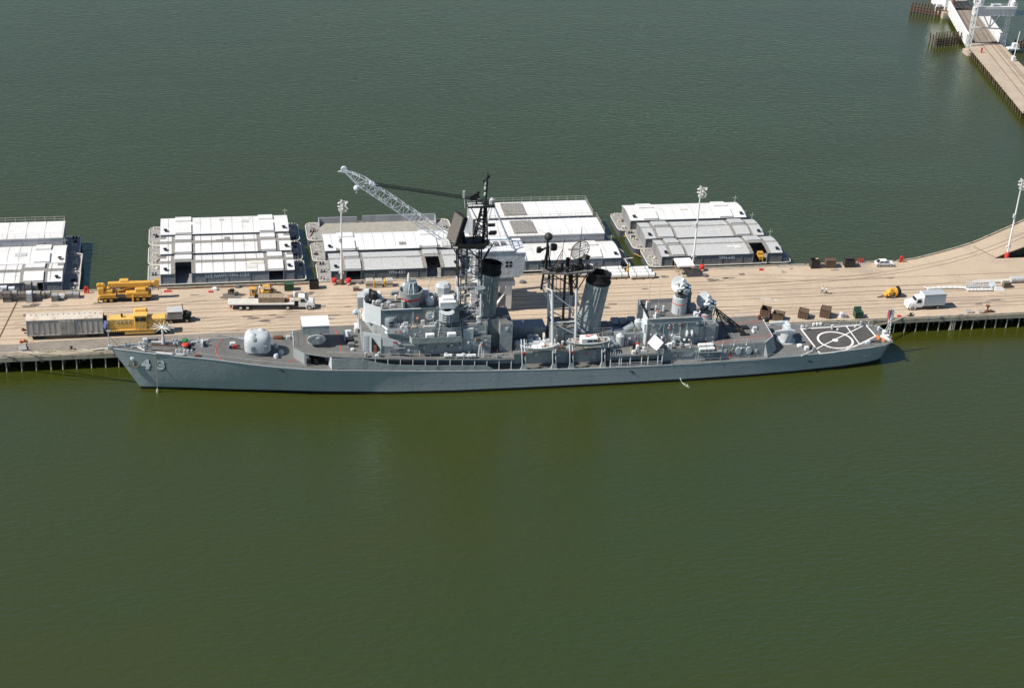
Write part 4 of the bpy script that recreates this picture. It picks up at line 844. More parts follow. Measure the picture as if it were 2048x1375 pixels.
# main gun director
b = MB(); b.lathe(56.9, 0, [(1.75, R4), (1.7, 17.6)], 8, off=PI/8); b.box(55.2, 55.6, -1.8, 1.0, R4, 17.4); d1 = b.build('gun_director', 'haze_grey', ship)
b = MB(); b.lathe(56.9, 0, [(2.02, 17.35), (2.1, 17.75)], 8, off=PI/8); b.build('director_stripe', 'red', d1)
b = MB(); b.lathe(56.9, 0, [(2.05, 17.76), (2.32, 19.1), (2.12, 19.1), (1.9, 18.0), (.1, 18.0)], 16); b.build('director_tub', 'haze_grey', d1, 30)
b = MB(); b.loft([sq(56.9, .1, 1.55, 1.5, 18.05, 20, 4), sq(56.9, .1, 1.5, 1.45, 19.2, 20, 4), sq(57.0, .4, 1.05, .95, 20.6, 20, 4)]); b.build('director_shield', 'haze_dark', d1, 40)
b = MB(); b.bar((56.3, -1.4, 18.6), (56.6, -.65, 20.65), .16, 5); b.bar((57.3, -1.45, 18.6), (57.3, -.65, 20.65), .16, 5); b.sphere((55.8, .5, 19.7), .6, 12, 8); b.build('director_visor', 'light_grey', d1, 40)
b = MB(); c = ST(817, 562, .3); b.lathe(c.x, c.y, [(.1, c.z-.9), (.24, c.z-.4), (.24, c.z+1.2), (.1, c.z+1.75)], 8); b.build('director_antenna', 'white', d1, 40)
# boxes and second directors abaft
for s0, t0, z0, a, c, h, m in ((61.5, 2.6, R4, .8, .8, 1.3, 'haze_grey'), (63.6, 3.0, R4+1.2, 1.55, 1.3, 1.9, 'light_grey'), (59.9, 2.0, R4, .9, .8, 2.4, 'light_grey'), (60.7, .1, R4, .8, .7, 1.7, 'pale_grey')):
    b = MB(); b.loft([sq(s0, t0, a, c, z0-.02, 8, 2), sq(s0, t0, a*1.05, c*1.05, z0+h*.7, 8, 2), sq(s0, t0, a*.7, c*.7, z0+h, 8, 2)]); b.build('director_box', m, ph)
b = MB(); b.box(62.5, 65.8, 1.0, 3.3, R4-.02, R4+1.25); b.build('flag_locker', 'haze_grey', ph)
b = MB(); b.lathe(63.5, -3.4, [(.9, Z3), (.9, Z4)], 12); sp = b.build('countermeasure_sponson', 'haze_dark', ph)
b = MB(); b.obox((63.6, -2.9, 17.35), (3.0, 1.9, 1.5), (.15, 0, .0)); b.obox((63.7, -2.7, 18.3), (2.2, 1.2, .5), (.15, 0, 0)); b.build('sponson_box', 'white', sp)
b = MB()
for z in (14.6, 15.1, 15.6, 16.1): b.lathe(63.3, -4.4, [(1.45, z), (1.45, z+.1)], 14)
for k in range(14): a = 2*PI*k/14; b.bar((63.3+1.45*math.cos(a), -4.4+1.45*math.sin(a), 14.4), (63.3+1.5*math.cos(a), -4.4+1.5*math.sin(a), 16.5), .05, 4)
b.build('sponson_cage', 'light_grey', sp)
# 02 wing deck with its side plate and white lockers
slab([(56.2, -5.1), (56.4, -6.6), (66, -6.6), (66, -5.1)], Z2+.05, .2, 'wing_deck', parent=h2)
b = MB(); b.wall([(56.1, -5.6), (56.4, -6.66), (66, -6.66)], Z2-.15, Z2+1.1, .08); b.wall([(56.6, -6.66), (57.0, -6.66)], Z2+.9, Z2+1.25, .1); b.build('wing_bulwark', 'haze_grey', h2)
for s in (60.0, 64.2):
    b = MB(); b.rbox(s-.85, s+.85, -6.2, -5.3, Z2+.03, Z2+1.5, .12); b.build('white_locker', 'white', h2)
b = MB(); b.bar((61.5, -5.7, Z2+.5), (62.1, -4.6, Z2+3.0), .06); b.build('boat_pole', 'canvas', h2)
for s, z, m in ((56, 8.6, 'pale_grey'), (59, 8.9, 'light_grey'), (60.5, 8.5, 'light_grey'), (63.6, 9.2, 'rust'), (64.3, 9.4, 'pale_grey'), (66, 8.9, 'light_grey'), (67.5, 9.6, 'light_grey')):
    b = MB(); b.box(s-.2, s+.2, -5.45, -5.28, z-.2, z+.2); b.build('wall_fitting', m, h2)
for s, w in ((54.5, .8), (58.6, .8), (68.7, .8)): b = MB(); b.box(s-w/2, s+w/2, -5.34, -5.27, z01(s)+.2, z01(s)+2.0); b.build('door', 'haze_dark', h2)
# raft canisters on the upper deck edge
def canister(s, t, z, L=1.5, r=.34, name='raft_canister', m='white', par=None):
    b = MB(); b.bar((s-L/2, t, z), (s+L/2, t, z), r, 12); o = b.build(name, m, par or ship, 40)
    b = MB(); b.box(s-L*.35, s-L*.3, t-r, t+r, z-r-.15, z-r*.3); b.box(s+L*.3, s+L*.35, t-r, t+r, z-r-.15, z-r*.3); b.bar((s-L*.22, t, z), (s-L*.2, t, z), r+.02, 12); b.bar((s+L*.2, t, z), (s+L*.22, t, z), r+.02, 12); b.build('raft_cradle', 'light_grey', o); return o
for px, py, L in ((896, 711, 1.5), (897, 700, 1.4), (922, 710, 1.8), (942, 709.5, 1.8), (958, 683, 1.5), (959, 693, 1.5)):
    c = SZ(px, py, z01(64)+.5); canister(c.x, c.y, z01(c.x)+.5 if py > 695 else z01(c.x)+1.7, L, .36, m='white')
b = MB(); b.bar((69.4, -6.6, z01(69)), (69.6, -6.4, z01(69)+2.6), .12); b.bar((70.2, -6.6, z01(69)), (69.8, -6.4, z01(69)+2.6), .12); b.build('raft_stand', 'pale_grey', ship)

# ---- uptake block and after bridge block
b = MB(); b.prism([(66.3, -4.6), (71.4, -4.6), (71.4, 4.6), (66.3, 4.6)], Z2+.03, Z3-.02, 1); b.build('uptake_house', ['haze_grey', 'deck_grey'], ship)
b = MB(); b.prism([(70.5, -2.6), (76.3, -2.6), (76.3, 3.2), (70.5, 3.2)], lambda s, t: z01(s), Z3-.05, 1); b.build('uptake_house', ['haze_dark', 'deck_grey'], ship)
b = MB(); b.prism([(73.9, -4.4), (76.35, -4.4), (76.35, -2.62), (73.9, -2.62)], lambda s, t: z01(s)-.03, 13.0, 1); ub = b.build('escape_trunk', ['haze_grey', 'deck_grey'], ship)
b = MB(); b.box(74.9, 75.5, -4.47, -4.41, 11.6, 12.3); b.box(75.0, 75.4, -4.5, -4.475, 11.7, 12.2); b.build('marking_plate', 'pale_grey', ub)
b = MB(); b.obox((67.5, -5.0, 11.6), (2.0, .5, 2.2)); b.build('canvas_screen', 'light_grey', ship)
for s, z, m in ((70.1, 9.6, 'white'), (70.3, 9.2, 'red'), (69.5, 10.4, 'rust')): b = MB(); b.box(s-.25, s+.25, -5.5, -5.25, z-.25, z+.25); b.build('wall_fitting', m, ship)
def SW(s, t, z): c, n = math.cos(PSI), math.sin(PSI); return Vector((BOW.x+c*s-n*t, BOW.y+n*s+c*t, z))
# ---- lattice work helper
def lattice(b, base, top, n, r_leg, r_br, skip=0):
    base = [Vector(p) for p in base]; top = [Vector(p) for p in top]
    for p, q in zip(base, top): b.bar(p, q, r_leg, 6)
    m = len(base)
    for k in range(n):
        for i in range(m):
            j = (i+1) % m
            a0, a1 = base[i].lerp(top[i], k/n), base[i].lerp(top[i], (k+1)/n); c0, c1 = base[j].lerp(top[j], k/n), base[j].lerp(top[j], (k+1)/n)
            if k >= skip:
                b.bar(a0, c1, r_br, 4); b.bar(a1, c1, r_br, 4)
                if k % 2: b.bar(c0, a1, r_br, 4)
# ---- foremast
m1 = None
lo = [(65.9, -2.6, Z3), (70.2, -2.9, Z3-.4), (70.6, 2.8, Z3), (66.4, 2.8, Z3)]
hi = [(65.5, -2.0, 28.3), (70.0, -2.0, 28.3), (70.2, 2.0, 28.3), (65.8, 2.0, 28.3)]
mid = [Vector(a).lerp(Vector(c), .48) for a, c in zip(lo, hi)]
b = MB(); lattice(b, lo, mid, 3, .17, .075); m1 = b.build('foremast', 'pale_grey', ship, 50)
b = MB(); lattice(b, mid, hi, 4, .14, .055); b.build('lattice', 'mast_black', m1)
b = MB()                                              # ladders, cable runs and trunks inside the tower
b.bar((67.6, .2, Z3), (67.6, .2, 28), .22, 6); b.bar((66.8, 1, Z3), (66.6, .8, 28), .14, 6)
for k in range(24): b.bar((68.6, -1.2, 14+.6*k), (69.2, -1.2, 14+.6*k), .05, 4)
b.build('cable_trunk', 'haze_dark', m1)
b = MB()
for k in range(5):
    z = 17+2.3*k; b.bar((65.8, -2.0, z), (70.2, -1.6+.3*(k % 2), z+.5), .05, 4)
for z in (19.0,): b.box(66.0, 69.9, -1.2, 1.6, z, z+.1)
for s, t, z in ((66.3, -2.4, 18), (67.8, -2.2, 19.5), (69.5, -2.3, 16.4), (66.5, -2.0, 22), (69.2, -2.1, 23)): b.rbox(s-.4, s+.4, t-.3, t+.3, z, z+.8, .1)
b.build('mast_gear', 'steel_grey', m1)
b = MB(); b.lathe(69.8, -3.4, [(.9, 20.2), (1.0, 20.4), (1.0, 20.6)], 12); b.bar((69.8, -3.4, 20.2), (69.9, -2.2, 18.6), .12); b.build('lamp_platform', 'haze_dark', m1)
b = MB(); b.prism([(64.2, -1.7), (70.3, -2.6), (71.8, -.2), (70.3, 2.4), (64.2, 2.4)], 28.2, 28.7); b.wall([(65.4, -2.2), (70.3, -2.65), (71.8, -.2)], 28.5, 29.3, .08); b.build('radar_platform', 'mast_black', m1)
b = MB(); b.prism([(62.6, -1.2), (65.4, -2.0), (65.4, 2), (62.6, 1.6)], 28.3, 28.65); b.rail([(62.6, -1.2, 28.6), (65.4, -2, 28.6)], 1, 1, .04); b.build('platform_extension', 'canvas', m1)
b = MB()
for p, q in (((65.2, -1.7, 28.2), (66.0, -1.4, 25.8)), ((71.4, -2.2, 28.2), (70.1, -2.0, 25.2)), ((72.6, 0, 28.2), (70.2, -1.9, 25.0)), ((67.6, -2.2, 28.2), (69.9, -2.0, 25.4)), ((64.4, 1.7, 28.2), (65.8, 1.8, 25.4))): b.bar(p, q, .12, 5)
b.build('brace', 'mast_black', m1)
W_ = Vector((.36, -.93, 0)).normalized(); U_ = (Vector((.30, .05, .95))-W_*Vector((.30, .05, .95)).dot(W_)).normalized(); N_ = W_.cross(U_)
pc = ST(914.5, 456, -.2)
def panel(b, w, h, th, off=0):
    c = pc+N_*off; b.add([c+W_*x*w+U_*y*h+N_*z*th for x, y, z in ((-.5, -.5, -.5), (.5, -.5, -.5), (.5, .5, -.5), (-.5, .5, -.5), (-.5, -.5, .5), (.5, -.5, .5), (.5, .5, .5), (-.5, .5, .5))], [(0, 3, 2, 1), (4, 5, 6, 7), (0, 1, 5, 4), (1, 2, 6, 5), (2, 3, 7, 6), (3, 0, 4, 7)])
b = MB(); panel(b, 3.5, 5.6, .9); b.bar(pc+Vector((1.0, 0, -1)), (67.0, -.2, 28.6), .4, 8); b.bar(pc+Vector((.6, 0, 1)), (67.3, -.2, 28.6), .15, 6); rp_ = b.build('search_radar', 'mast_black', m1)
sg = -1 if N_.y > 0 else 1
b = MB(); panel(b, 3.1, 5.2, .1, sg*.5); b.build('radar_face', 'radar_shaded', rp_)
# topmast
lo2 = [(68.6, -1.2, 28.7), (71.3, -1.2, 28.7), (71.0, 1.2, 28.7), (68.8, 1.2, 28.7)]; hi2 = [(70.1, -.4, 36), (70.9, -.4, 36), (70.9, .4, 36), (70.1, .4, 36)]
b = MB(); lattice(b, lo2, hi2, 5, .13, .08); b.bar((70.6, 0, 28.7), (70.7, 0, 36), .3, 8); b.bar((67.9, -.2, 36), (70.2, -.2, 31.5), .1, 5); b.build('topmast', 'mast_black', m1)
b = MB(); b.prism([(67.3, -.9), (72.4, -.9), (72.4, .9), (67.3, .9)], 36, 36.3); b.rail([(67.3, -.9, 36.3), (72.4, -.9, 36.3)], .9, .8, .04); b.build('yard_platform', 'mast_black', m1)
b = MB(); b.box(67.4, 70.2, -.8, .8, 36.31, 36.4); b.lathe(71.9, 0, [(.5, 36.4), (.55, 37.4), (.2, 37.7)], 8); b.bar((66.9, 0, 35.7), (66.6, 0, 38.4), .07); b.box(66.4, 66.75, -.15, .15, 37.8, 39.2); b.build('platform_gear', 'canvas', m1)
b = MB(); b.bar((70.7, 0, 36), (70.95, 0, 42.2), .26, 8, .16); b.bar((70.95, 0, 42), (71.0, 0, 43.0), .09); b.bar((70.3, 0, 41.2), (71.0, 0, 41.9), .14); b.obox((70.3, -.1, 40.9), (.3, .3, .7)); b.obox((71.1, 0, 42), (.55, .4, .5)); b.build('pole_mast', 'mast_black', m1)
b = MB()
for z in (38.2, 39.4, 40.3): b.lathe(70.55, -.15, [(.16, z), (.2, z+.1), (.2, z+.55), (.1, z+.6)], 8)
b.build('lamp', 'canvas', m1)
b = MB(); b.bar((69.0, 0, 36.3), (69.0, 0, 37.6), .12); b.obox((68.6, 0, 38.0), (1.8, .5, 1.0), (0, -.45, 0)); b.obox((69.2, 0, 38.6), (.5, .4, .9), (0, .3, 0)); b.build('surface_radar', 'mast_black', m1)
for s, t, z in ((72.3, -1.0, 31.0), (71.9, -1.0, 32.5), (72.4, .6, 30)): b = MB(); b.obox((s, t, z), (1.3, .5, .5)); b.bar((s-.6, t, z), (71, 0, z-.4), .09); b.build('mast_gear', 'mast_black', m1)
b = MB()
for k in range(5): b.bar((73.0-.2*k, -.6-.3*k, 28.6), (74.6-1.1*k, -2-.3*k, 14+.1*k), .025, 4)
b.bar((62.7, -1.1, 28.4), (58, -4.5, 16), .025, 4); b.bar((72.2, 0, 36.2), (78, -1, 13), .022, 4); b.bar((72.2, .6, 36.2), (84.2, 0, 29), .022, 4)
b.build('rigging', 'mast_black', m1)
# ---- first funnel
def oval(cx, cy, a, c, z, n=28, rake=0): return [(cx+a*math.cos(2*PI*i/n), cy+c*math.sin(2*PI*i/n), z+rake*math.cos(2*PI*i/n)) for i in range(n)]
def funnel(s0, z0, s1, z1, a0, a1, c0, c1, cap_h, name):
    b = MB(); b.loft([oval(s0, 0, a0, c0, z0), oval(s0+(s1-s0)*.5, 0, (a0+a1)/2, (c0+c1)/2, (z0+z1)/2), oval(s1, 0, a1, c1, z1, rake=-.35)]); f = b.build('funnel', 'haze_grey', ship, 50)
    b = MB(); b.loft([oval(s1, 0, a1+.12, c1+.12, z1-.05, rake=-.35), oval(s1+.1, 0, a1+.2, c1+.18, z1+.5, rake=-.35), oval(s1+.12, 0, a1*.98, c1*.98, z1+.75, rake=-.3), oval(s1+.25, 0, a1*.97, c1*.97, z1+cap_h*.8, rake=-.35), oval(s1+.3, 0, a1*1.0, c1*1.0, z1+cap_h, rake=-.35), oval(s1+.3, 0, a1*.86, c1*.86, z1+cap_h, rake=-.35), oval(s1+.2, 0, a1*.84, c1*.84, z1+.7, rake=-.2)]); b.build('funnel_cap', 'soot', f, 40)
    b = MB()
    for q in (-.4, -.15, .1, .35): x = a1*q; b.bar((s0+x*a0/a1, -c0*math.sqrt(1-q*q)-.08, z0+1.2), (s1+x, -c1*math.sqrt(1-q*q)-.08, z1-.3), .07, 5)
    b.build('funnel_pipe', 'haze_grey', f)
    b = MB(); v = (z1-z0)
    for u in (.33, .68, .9):
        c_ = s0+(s1-s0)*u; b.loft([oval(c_, 0, a0+(a1-a0)*u+.03, c0+(c1-c0)*u+.03, z0+v*u-.06, rake=-.35*u), oval(c_, 0, a0+(a1-a0)*u+.03, c0+(c1-c0)*u+.03, z0+v*u+.06, rake=-.35*u)], cap=False)
    b.build('funnel_band', 'haze_dark', f); return f
funnel(71.7, Z3-.1, 72.2, 22.0, 1.95, 2.0, 1.5, 1.5, 2.3, 'fore')
f2 = funnel(92.2, 8.6, 93.8, 19.0, 2.5, 2.35, 1.9, 1.8, 2.2, 'after')
b = MB(); b.prism([(87.3, -2.4), (97, -2.4), (97, 2.6), (87.3, 2.6)], 6.8, 9.0, 1); b.build('uptake_house', ['haze_grey', 'deck_grey'], ship)
b = MB(); b.lathe(92.2, 0, [(2.9, 8.99), (2.75, 9.5), (2.5, 9.6)], 24, sy=.8); b.build('funnel_skirt', 'haze_dark', ship)
# ---- boat deck
slab([(76.6, -5.5), (95.3, -5.5), (95.3, 5.5), (76.6, 5.5)], 7.0, .2, 'boat_deck')
b = MB(); b.prism([(77.0, -5.1), (95.2, -5.1), (95.2, 5.1), (77.0, 5.1)], 3.9, 6.79); b.build('deckhouse', 'haze_grey', ship)
b = MB(); b.prism([(84.6, -2.3), (87.2, -2.3), (87.2, 2.3), (84.6, 2.3)], 7.02, 10.6, 1); b.build('mast_house', ['haze_grey', 'deck_grey'], ship)
b = MB(); b.prism([(87.25, -2.2), (89.8, -2.2), (89.8, 2.3), (87.25, 2.3)], 9.02, 10.2, 1); b.build('mast_house', ['haze_grey', 'deck_grey'], ship)
b = MB(); b.prism([(77.6, .4), (84, .4), (84, 4), (77.6, 4)], 7.02, 9.4, 1); b.build('torpedo_house', ['haze_dark', 'haze_dark'], ship)
for k, (s, t) in enumerate(((80.4, -3.0), (81.5, -3.0), (82.6, -3.0), (80.6, -1.9), (82.0, -1.8))):
    b = MB(); b.bar((s-.5, t, 7.75), (s+.5, t, 7.75), .5, 12); b.build('oil_drum_raft', 'light_grey', ship, 40)
for k in range(8): b = MB(); s = 79.4+.75*k; b.lathe(s, -4.3, [(.12, 7), (.1, 7.5), (.22, 7.6), (.2, 7.9)], 8); b.build('fuel_fitting', 'light_grey', ship)
for s, t, w, d, h, m in ((77.9, -2.6, 1.4, 1.2, 1.2, 'light_grey'), (79.0, -2.2, 1.6, 1.6, 1.0, 'haze_grey'), (81.2, -.9, 2.4, .9, 1.5, 'haze_grey'), (83.8, -1.9, 1.6, 1.0, 1.0, 'light_grey'), (84.6, -3.4, .8, .8, 1.6, 'steel_grey'), (88, -4.0, .9, .8, 1.2, 'light_grey'), (95.0, -4.6, 1.2, .8, 2.2, 'light_grey'), (86.0, -4.6, 1.6, .8, .9, 'rust'), (94.2, -3.2, .9, .6, 1.3, 'pale_grey')):
    b = MB(); b.rbox(s-w/2, s+w/2, t-d/2, t+d/2, 6.98, 7+h, min(w, d)*.25); b.build('deck_gear', m, ship)
b = MB(); b.T = Matrix.Translation((83.3, -1.4, 8.3)) @ Matrix.Rotation(PI/2, 4, 'Y'); b.lathe(0, 0, [(.75, -.12), (.75, .12), (.4, .13), (.4, -.13)], 16); b.build('hose_reel', 'rim_pale', ship)
b = MB(); b.rail([(77, -5.4, 7), (95, -5.4, 7)], 1, 1.5, .035); b.build('railing', 'pale_grey', ship)
for k in range(6): b = MB(); b.bar((92.4+.5*k, -3.2, 7), (92.4+.5*k, -3.2, 8.4), .08, 5); b.build('stanchion', 'pale_grey', ship)
# davits
for k, s in enumerate((78.3, 84.35, 87.8, 94.2)):
    zd = zs(s); t0 = -hb(s)+.35
    b = MB(); b.prism([(s-.65, t0-.25), (s+.65, t0-.25), (s+.65, t0+.6), (s-.65, t0+.6)], zd-.05, zd+.1)
    b.loft([[(s-.6, t0-.2, zd), (s+.6, t0-.2, zd), (s+.6, t0+.5, zd), (s-.6, t0+.5, zd)], [(s-.32, t0-.1, zd+1.3), (s+.32, t0-.1, zd+1.3), (s+.32, t0+.4, zd+1.3), (s-.32, t0+.4, zd+1.3)]])
    dv = b.build('davit', 'haze_grey', ship)
    b = MB()
    for q in (-.3, .3): b.tube([(s+q, t0, zd+1.2), (s+q-.12, t0-.1, zd+2.4), (s+q-.2, t0+.05, zd+3.8), (s+q-.2, t0+.9, zd+4.9), (s+q-.1, t0+1.9, zd+5.6)], .13, 5)
    b.build('davit_arm', 'light_grey', dv)
    b = MB(); b.box(s-.2, s+.2, t0-.12, t0+.1, zd+1.3, zd+3.6); b.build('davit_track', 'mast_black', dv)
    b = MB(); b.box(s-.4, s+.1, t0-.35, t0-.15, zd+3.5, zd+3.9); b.build('davit_block', 'red' if k in (0, 2) else 'light_grey', dv)
# the two boats, each a thing of its own
def boat(s, t, z, L, B, H, name, label, cabin):
    w = SW(s, t, z); t_ = thing(name, label, 'boat', w, PSI, 'boats on the warship davits')
    secs = []; n = 13
    for i in range(n):
        u = i/(n-1); x = -L/2+L*u; wd_ = B/2*(1-abs(2*u-1)**2.6*(.97 if u < .5 else .45 if cabin else .9)); sh = H+.28*abs(2*u-1)**2; kl = .35*abs(2*u-1)**3
        secs.append([(x, -wd_, sh), (x, -wd_*.86, sh*.55), (x, -wd_*.4, kl+.08), (x, 0, kl), (x, wd_*.4, kl+.08), (x, wd_*.86, sh*.55), (x, wd_, sh)])
    b = MB(); b.loft(secs, cap=True, closed=False); h = b.build('hull', 'pale_grey' if not cabin else 'haze_grey', t_, 50)
    b = MB(); b.tube([q[0] for q in secs], .09, 5); b.tube([q[-1] for q in secs], .09, 5); b.bar(secs[-1][0], secs[-1][-1], .09); b.build('gunwale', 'white' if not cabin else 'pale_grey', h)
    b = MB(); f = [(q[0][0], q[0][1]*.9) for q in secs[1:-1]]+[(q[0][0], -q[0][1]*.9) for q in secs[1:-1]][::-1]; b.prism(f, H*.5, H*.55); b.build('sole', 'canvas' if not cabin else 'rope', h)
    if cabin:
        b = MB(); b.rbox(-1.5, 1.9, -B/2+.35, B/2-.35, H*.55, H+1.0, .12); cb = b.build('cabin', 'white', t_)
        b = MB(); b.box(-.3, .75, -B/2+.32, -B/2+.345, H+.25, H+.62); b.box(.9, 1.7, -B/2+.32, -B/2+.345, H+.25, H+.62); b.build('window', 'glass', cb)
        b = MB(); b.obox((.3, .2, H+1.03), (1.8, .3, .04), (0, 0, .3)); b.obox((-.1, .1, H+1.04), (.3, .9, .04), (0, 0, .5)); b.build('cabin_stripe', 'mark_red', cb)
        b = MB(); b.tube([(2.2, -B/2+.3, H), (2.2, -B/2+.3, H+.9), (2.2, B/2-.3, H+.9)], .04); b.box(2.3, 3.4, -.6, .6, H*.5, H+.2); b.box(-3.2, -2.3, -.5, .5, H*.5, H+.25); b.build('thwart', 'rope', t_)
    else:
        for x, m in ((-2.2, 'canvas'), (-.9, 'white'), (.0, 'white'), (1.3, 'wood'), (2.3, 'canvas')): b = MB(); b.box(x-.35, x+.35, -B/2*.75, B/2*.75, H*.55, H*.9); b.build('thwart', m, t_)
        b = MB(); b.rbox(.1, 1.0, -.5, .5, H*.55, H+.35, .1); b.build('engine_box', 'white', t_)
        b = MB(); b.bar((1.6, -.3, H), (1.9, .2, H+.8), .06); b.build('tiller', 'wood', t_)
    b = MB()
    for x in (-L*.34, L*.34): b.bar((x, -B/2-.02, H*.2), (x-.1, -B/2-.05, H+.3), .07, 4); b.bar((x, 0, H*.6), (x, .1, H+1.4), .06, 4); b.bar((x, -B/2, H+.25), (x, B/2, H+.1), .07, 4)
    b.build('gripe', 'canvas', t_)
boat(81.4, -6.4, 8.0, 7.6, 2.3, 1.0, 'whaleboat', 'open grey and white whaleboat with thwarts, hanging forward of the cabin boat', False)
boat(91.0, -6.3, 8.45, 8.4, 2.5, 1.05, 'motor_boat', 'grey boat with a white cabin and red stripe, hanging below the second funnel', True)

# ---- mainmast
lo = [(84.8, -3.2, 7.0), (89.4, -3.2, 7.0), (85.2, 3.2, 7.0), (89.4, 3.2, 7.0)]
hi = [(84.2, -2.2, 19.0), (89.0, -2.2, 19.0), (84.4, 2.2, 19.0), (89.0, 2.2, 19.0)]
top = [(84.2, -2.0, 22.0), (89.0, -2.0, 22.0), (84.4, 2.0, 22.0), (89.0, 2.0, 22.0)]
b = MB()
for p, q in zip(lo, hi): b.bar(p, q, .29, 8, .25)
mm = b.build('mainmast', 'pale_grey', ship, 50)
b = MB(); R = lambda i, z: Vector(lo[i]).lerp(Vector(hi[i]), (z-7)/12)
for i, j in ((0, 1), (2, 3), (0, 2), (1, 3)):
    b.bar(R(i, 12), R(j, 12), .14, 6); b.bar(R(i, 18.2), R(j, 14.2), .12, 6); b.bar(R(i, 12), R(j, 9.2), .12, 6)
b.bar(R(2, 18), R(0, 12.4), .12); b.bar((83.0, 2.8, 17.5), R(0, 18.6), .15); b.bar((83.0, 2.8, 17.5), R(2, 14), .15); b.bar((83.0, 2.8, 17.5), R(2, 18.6), .15); b.build('brace', 'light_grey', mm)
b = MB()
for p, q in zip(hi, top): b.bar(p, q, .25, 8)
for i, j in ((0, 1), (2, 3), (0, 2), (1, 3)): b.bar(top[i], hi[j], .12, 5); b.bar(hi[i], hi[j], .1, 5)
b.bar((82.9, .2, 22), (83.1, 2.7, 16.6), .22, 6); b.bar((87, -.3, 22), (87.2, -.3, 10.6), .26, 8); b.bar((88.5, 1, 22), (89.8, 1.2, 10), .09, 4)
b.bar((87.8, -1, 22), (88.4, -1, 17), .35, 6); b.bar((91.4, -1.2, 21.9), (89.0, -2.1, 18), .12, 5); b.bar((91.8, 1, 21.9), (89.0, 2.1, 18), .12, 5)
for q in range(6): b.bar((85+.8*q, -1.5, 22), (85.5+.8*q, -.5, 16+.5*q), .07, 4)
b.build('lattice', 'mast_black', mm)
b = MB(); b.prism([(82.4, -1.7), (87, -2.3), (92, -1.7), (93.4, 0), (92, 1.8), (82.4, 1.7)], 22, 22.3); b.build('platform', 'steel_grey', mm)
b = MB()
for poly in ([(82.4, -1.7, 22.3), (87, -2.3, 22.3), (92, -1.7, 22.3), (93.4, 0, 22.3)],): b.rail(poly, 1.0, 1.1, .05)
for s, t, w, h in ((85.2, -1.3, .9, 1.2), (86.2, -.6, .6, 1.8), (87, -1.5, .7, 1.0), (88.2, -1.2, .6, 1.6), (89.1, -.9, .7, 1.3), (91.3, -.6, .8, 1.0), (84, -1, .8, .9), (87.6, .6, .8, 2.0)): b.rbox(s-w/2, s+w/2, t-w/2, t+w/2, 22.28, 22.3+h, w*.2)
b.build('platform_gear', 'mast_black', mm)
b = MB(); b.bar((83.2, 0, 22.3), (83.2, 0, 28.3), .3, 8, .22); b.bar((83.8, -.4, 22.3), (83.4, 0, 27.5), .13); b.bar((84.4, .5, 22.3), (83.4, 0, 26), .11); b.bar((82.7, .6, 22.3), (83.1, 0, 26), .11); b.bar((81.7, -.4, 26.8), (85.0, .5, 26.9), .12); b.lathe(84.5, .4, [(.75, 26.3), (.8, 26.9), (.7, 27.3)], 12); b.bar((81.4, -.5, 26.2), (82.9, -.2, 27.0), .22); b.rbox(81.0, 81.9, -.9, -.2, 26.2, 27.4, .2); b.rbox(81.9, 82.7, -.9, -.3, 23.8, 24.6, .2); b.build('pole_mast', 'mast_black', mm)
b = MB(); b.sphere((83.3, 0, 29.2), .82, 20, 12); b.build('radome', 'radome_black', mm, 60)
b = MB(); b.bar((83.7, -.45, 25.2), (83.7, -.45, 27.9), .13, 6); b.build('mast_lamp', 'canvas', mm)
for s, t, z0, z1 in ((86.1, -.4, 22.3, 28.3), (87.7, -.6, 22.3, 26.6), (91.0, -.9, 22.3, 24.3), (90, 1.5, 22.3, 30.4)): b = MB(); b.bar((s, t, z0), (s+.15, t, z1), .09, 5, .05); b.build('whip_antenna', 'rust' if s < 88 else 'mast_black', mm)
b = MB(); b.bar((84.6, .2, 22.4), (86.2, -.4, 26.6), .08); b.bar((85.2, -.6, 22.4), (86.0, -.4, 25.6), .07); b.build('antenna_stay', 'rust', mm)
b = MB(); b.bar((89.9, 0, 22.3), (89.9, 0, 24.2), .55, 10, .4); b.lathe(89.9, 0, [(.95, 22.3), (.8, 23.0), (.6, 23.2)], 10); ar = b.build('air_search_radar', 'mast_black', mm)
b = MB()
def dish(u, v):                                       # a wide grid reflector tilted back
    x = 2.75*u; y = 1.55*v; d = .22*x*x*.45+.25*y*y; a = math.radians(-18)
    p = Vector((x, -d+1.0, y)); p = Matrix.Rotation(a, 3, 'X') @ p; p = Matrix.Rotation(math.radians(38), 3, 'Z') @ p; return p+Vector((90.0, .2, 26.0))
def inside(u): return math.sqrt(max(0, 1-abs(u)**2.6))
for k in range(-8, 9):
    u = k/8.2; h = inside(u)
    for q in range(8): b.bar(dish(u, -h+2*h*q/8), dish(u, -h+2*h*(q+1)/8), .045, 4)
for k in range(-3, 4):
    v = k/3.3; w = inside(v)
    for q in range(10): b.bar(dish(-w+2*w*q/10, v), dish(-w+2*w*(q+1)/10, v), .05, 4)
for q in range(28):
    a0, a1 = 2*PI*q/28, 2*PI*(q+1)/28; b.bar(dish(math.cos(a0)*.99, inside(math.cos(a0))*(1 if a0 < PI else -1)), dish(math.cos(a1)*.99, inside(math.cos(a1))*(1 if a1 < PI+.01 else -1)), .08, 4)
b.build('reflector', 'stain', ar)
b = MB(); fd = dish(0, 0)+Vector((1.3, -2.3, -.4)); b.obox(fd, (1.3, .8, .9), (0, .5, .6)); b.bar(fd, (89.9, 0, 24.2), .12); b.bar(fd, dish(.5, -.8), .08); b.build('radar_feed', 'mast_black', ar)

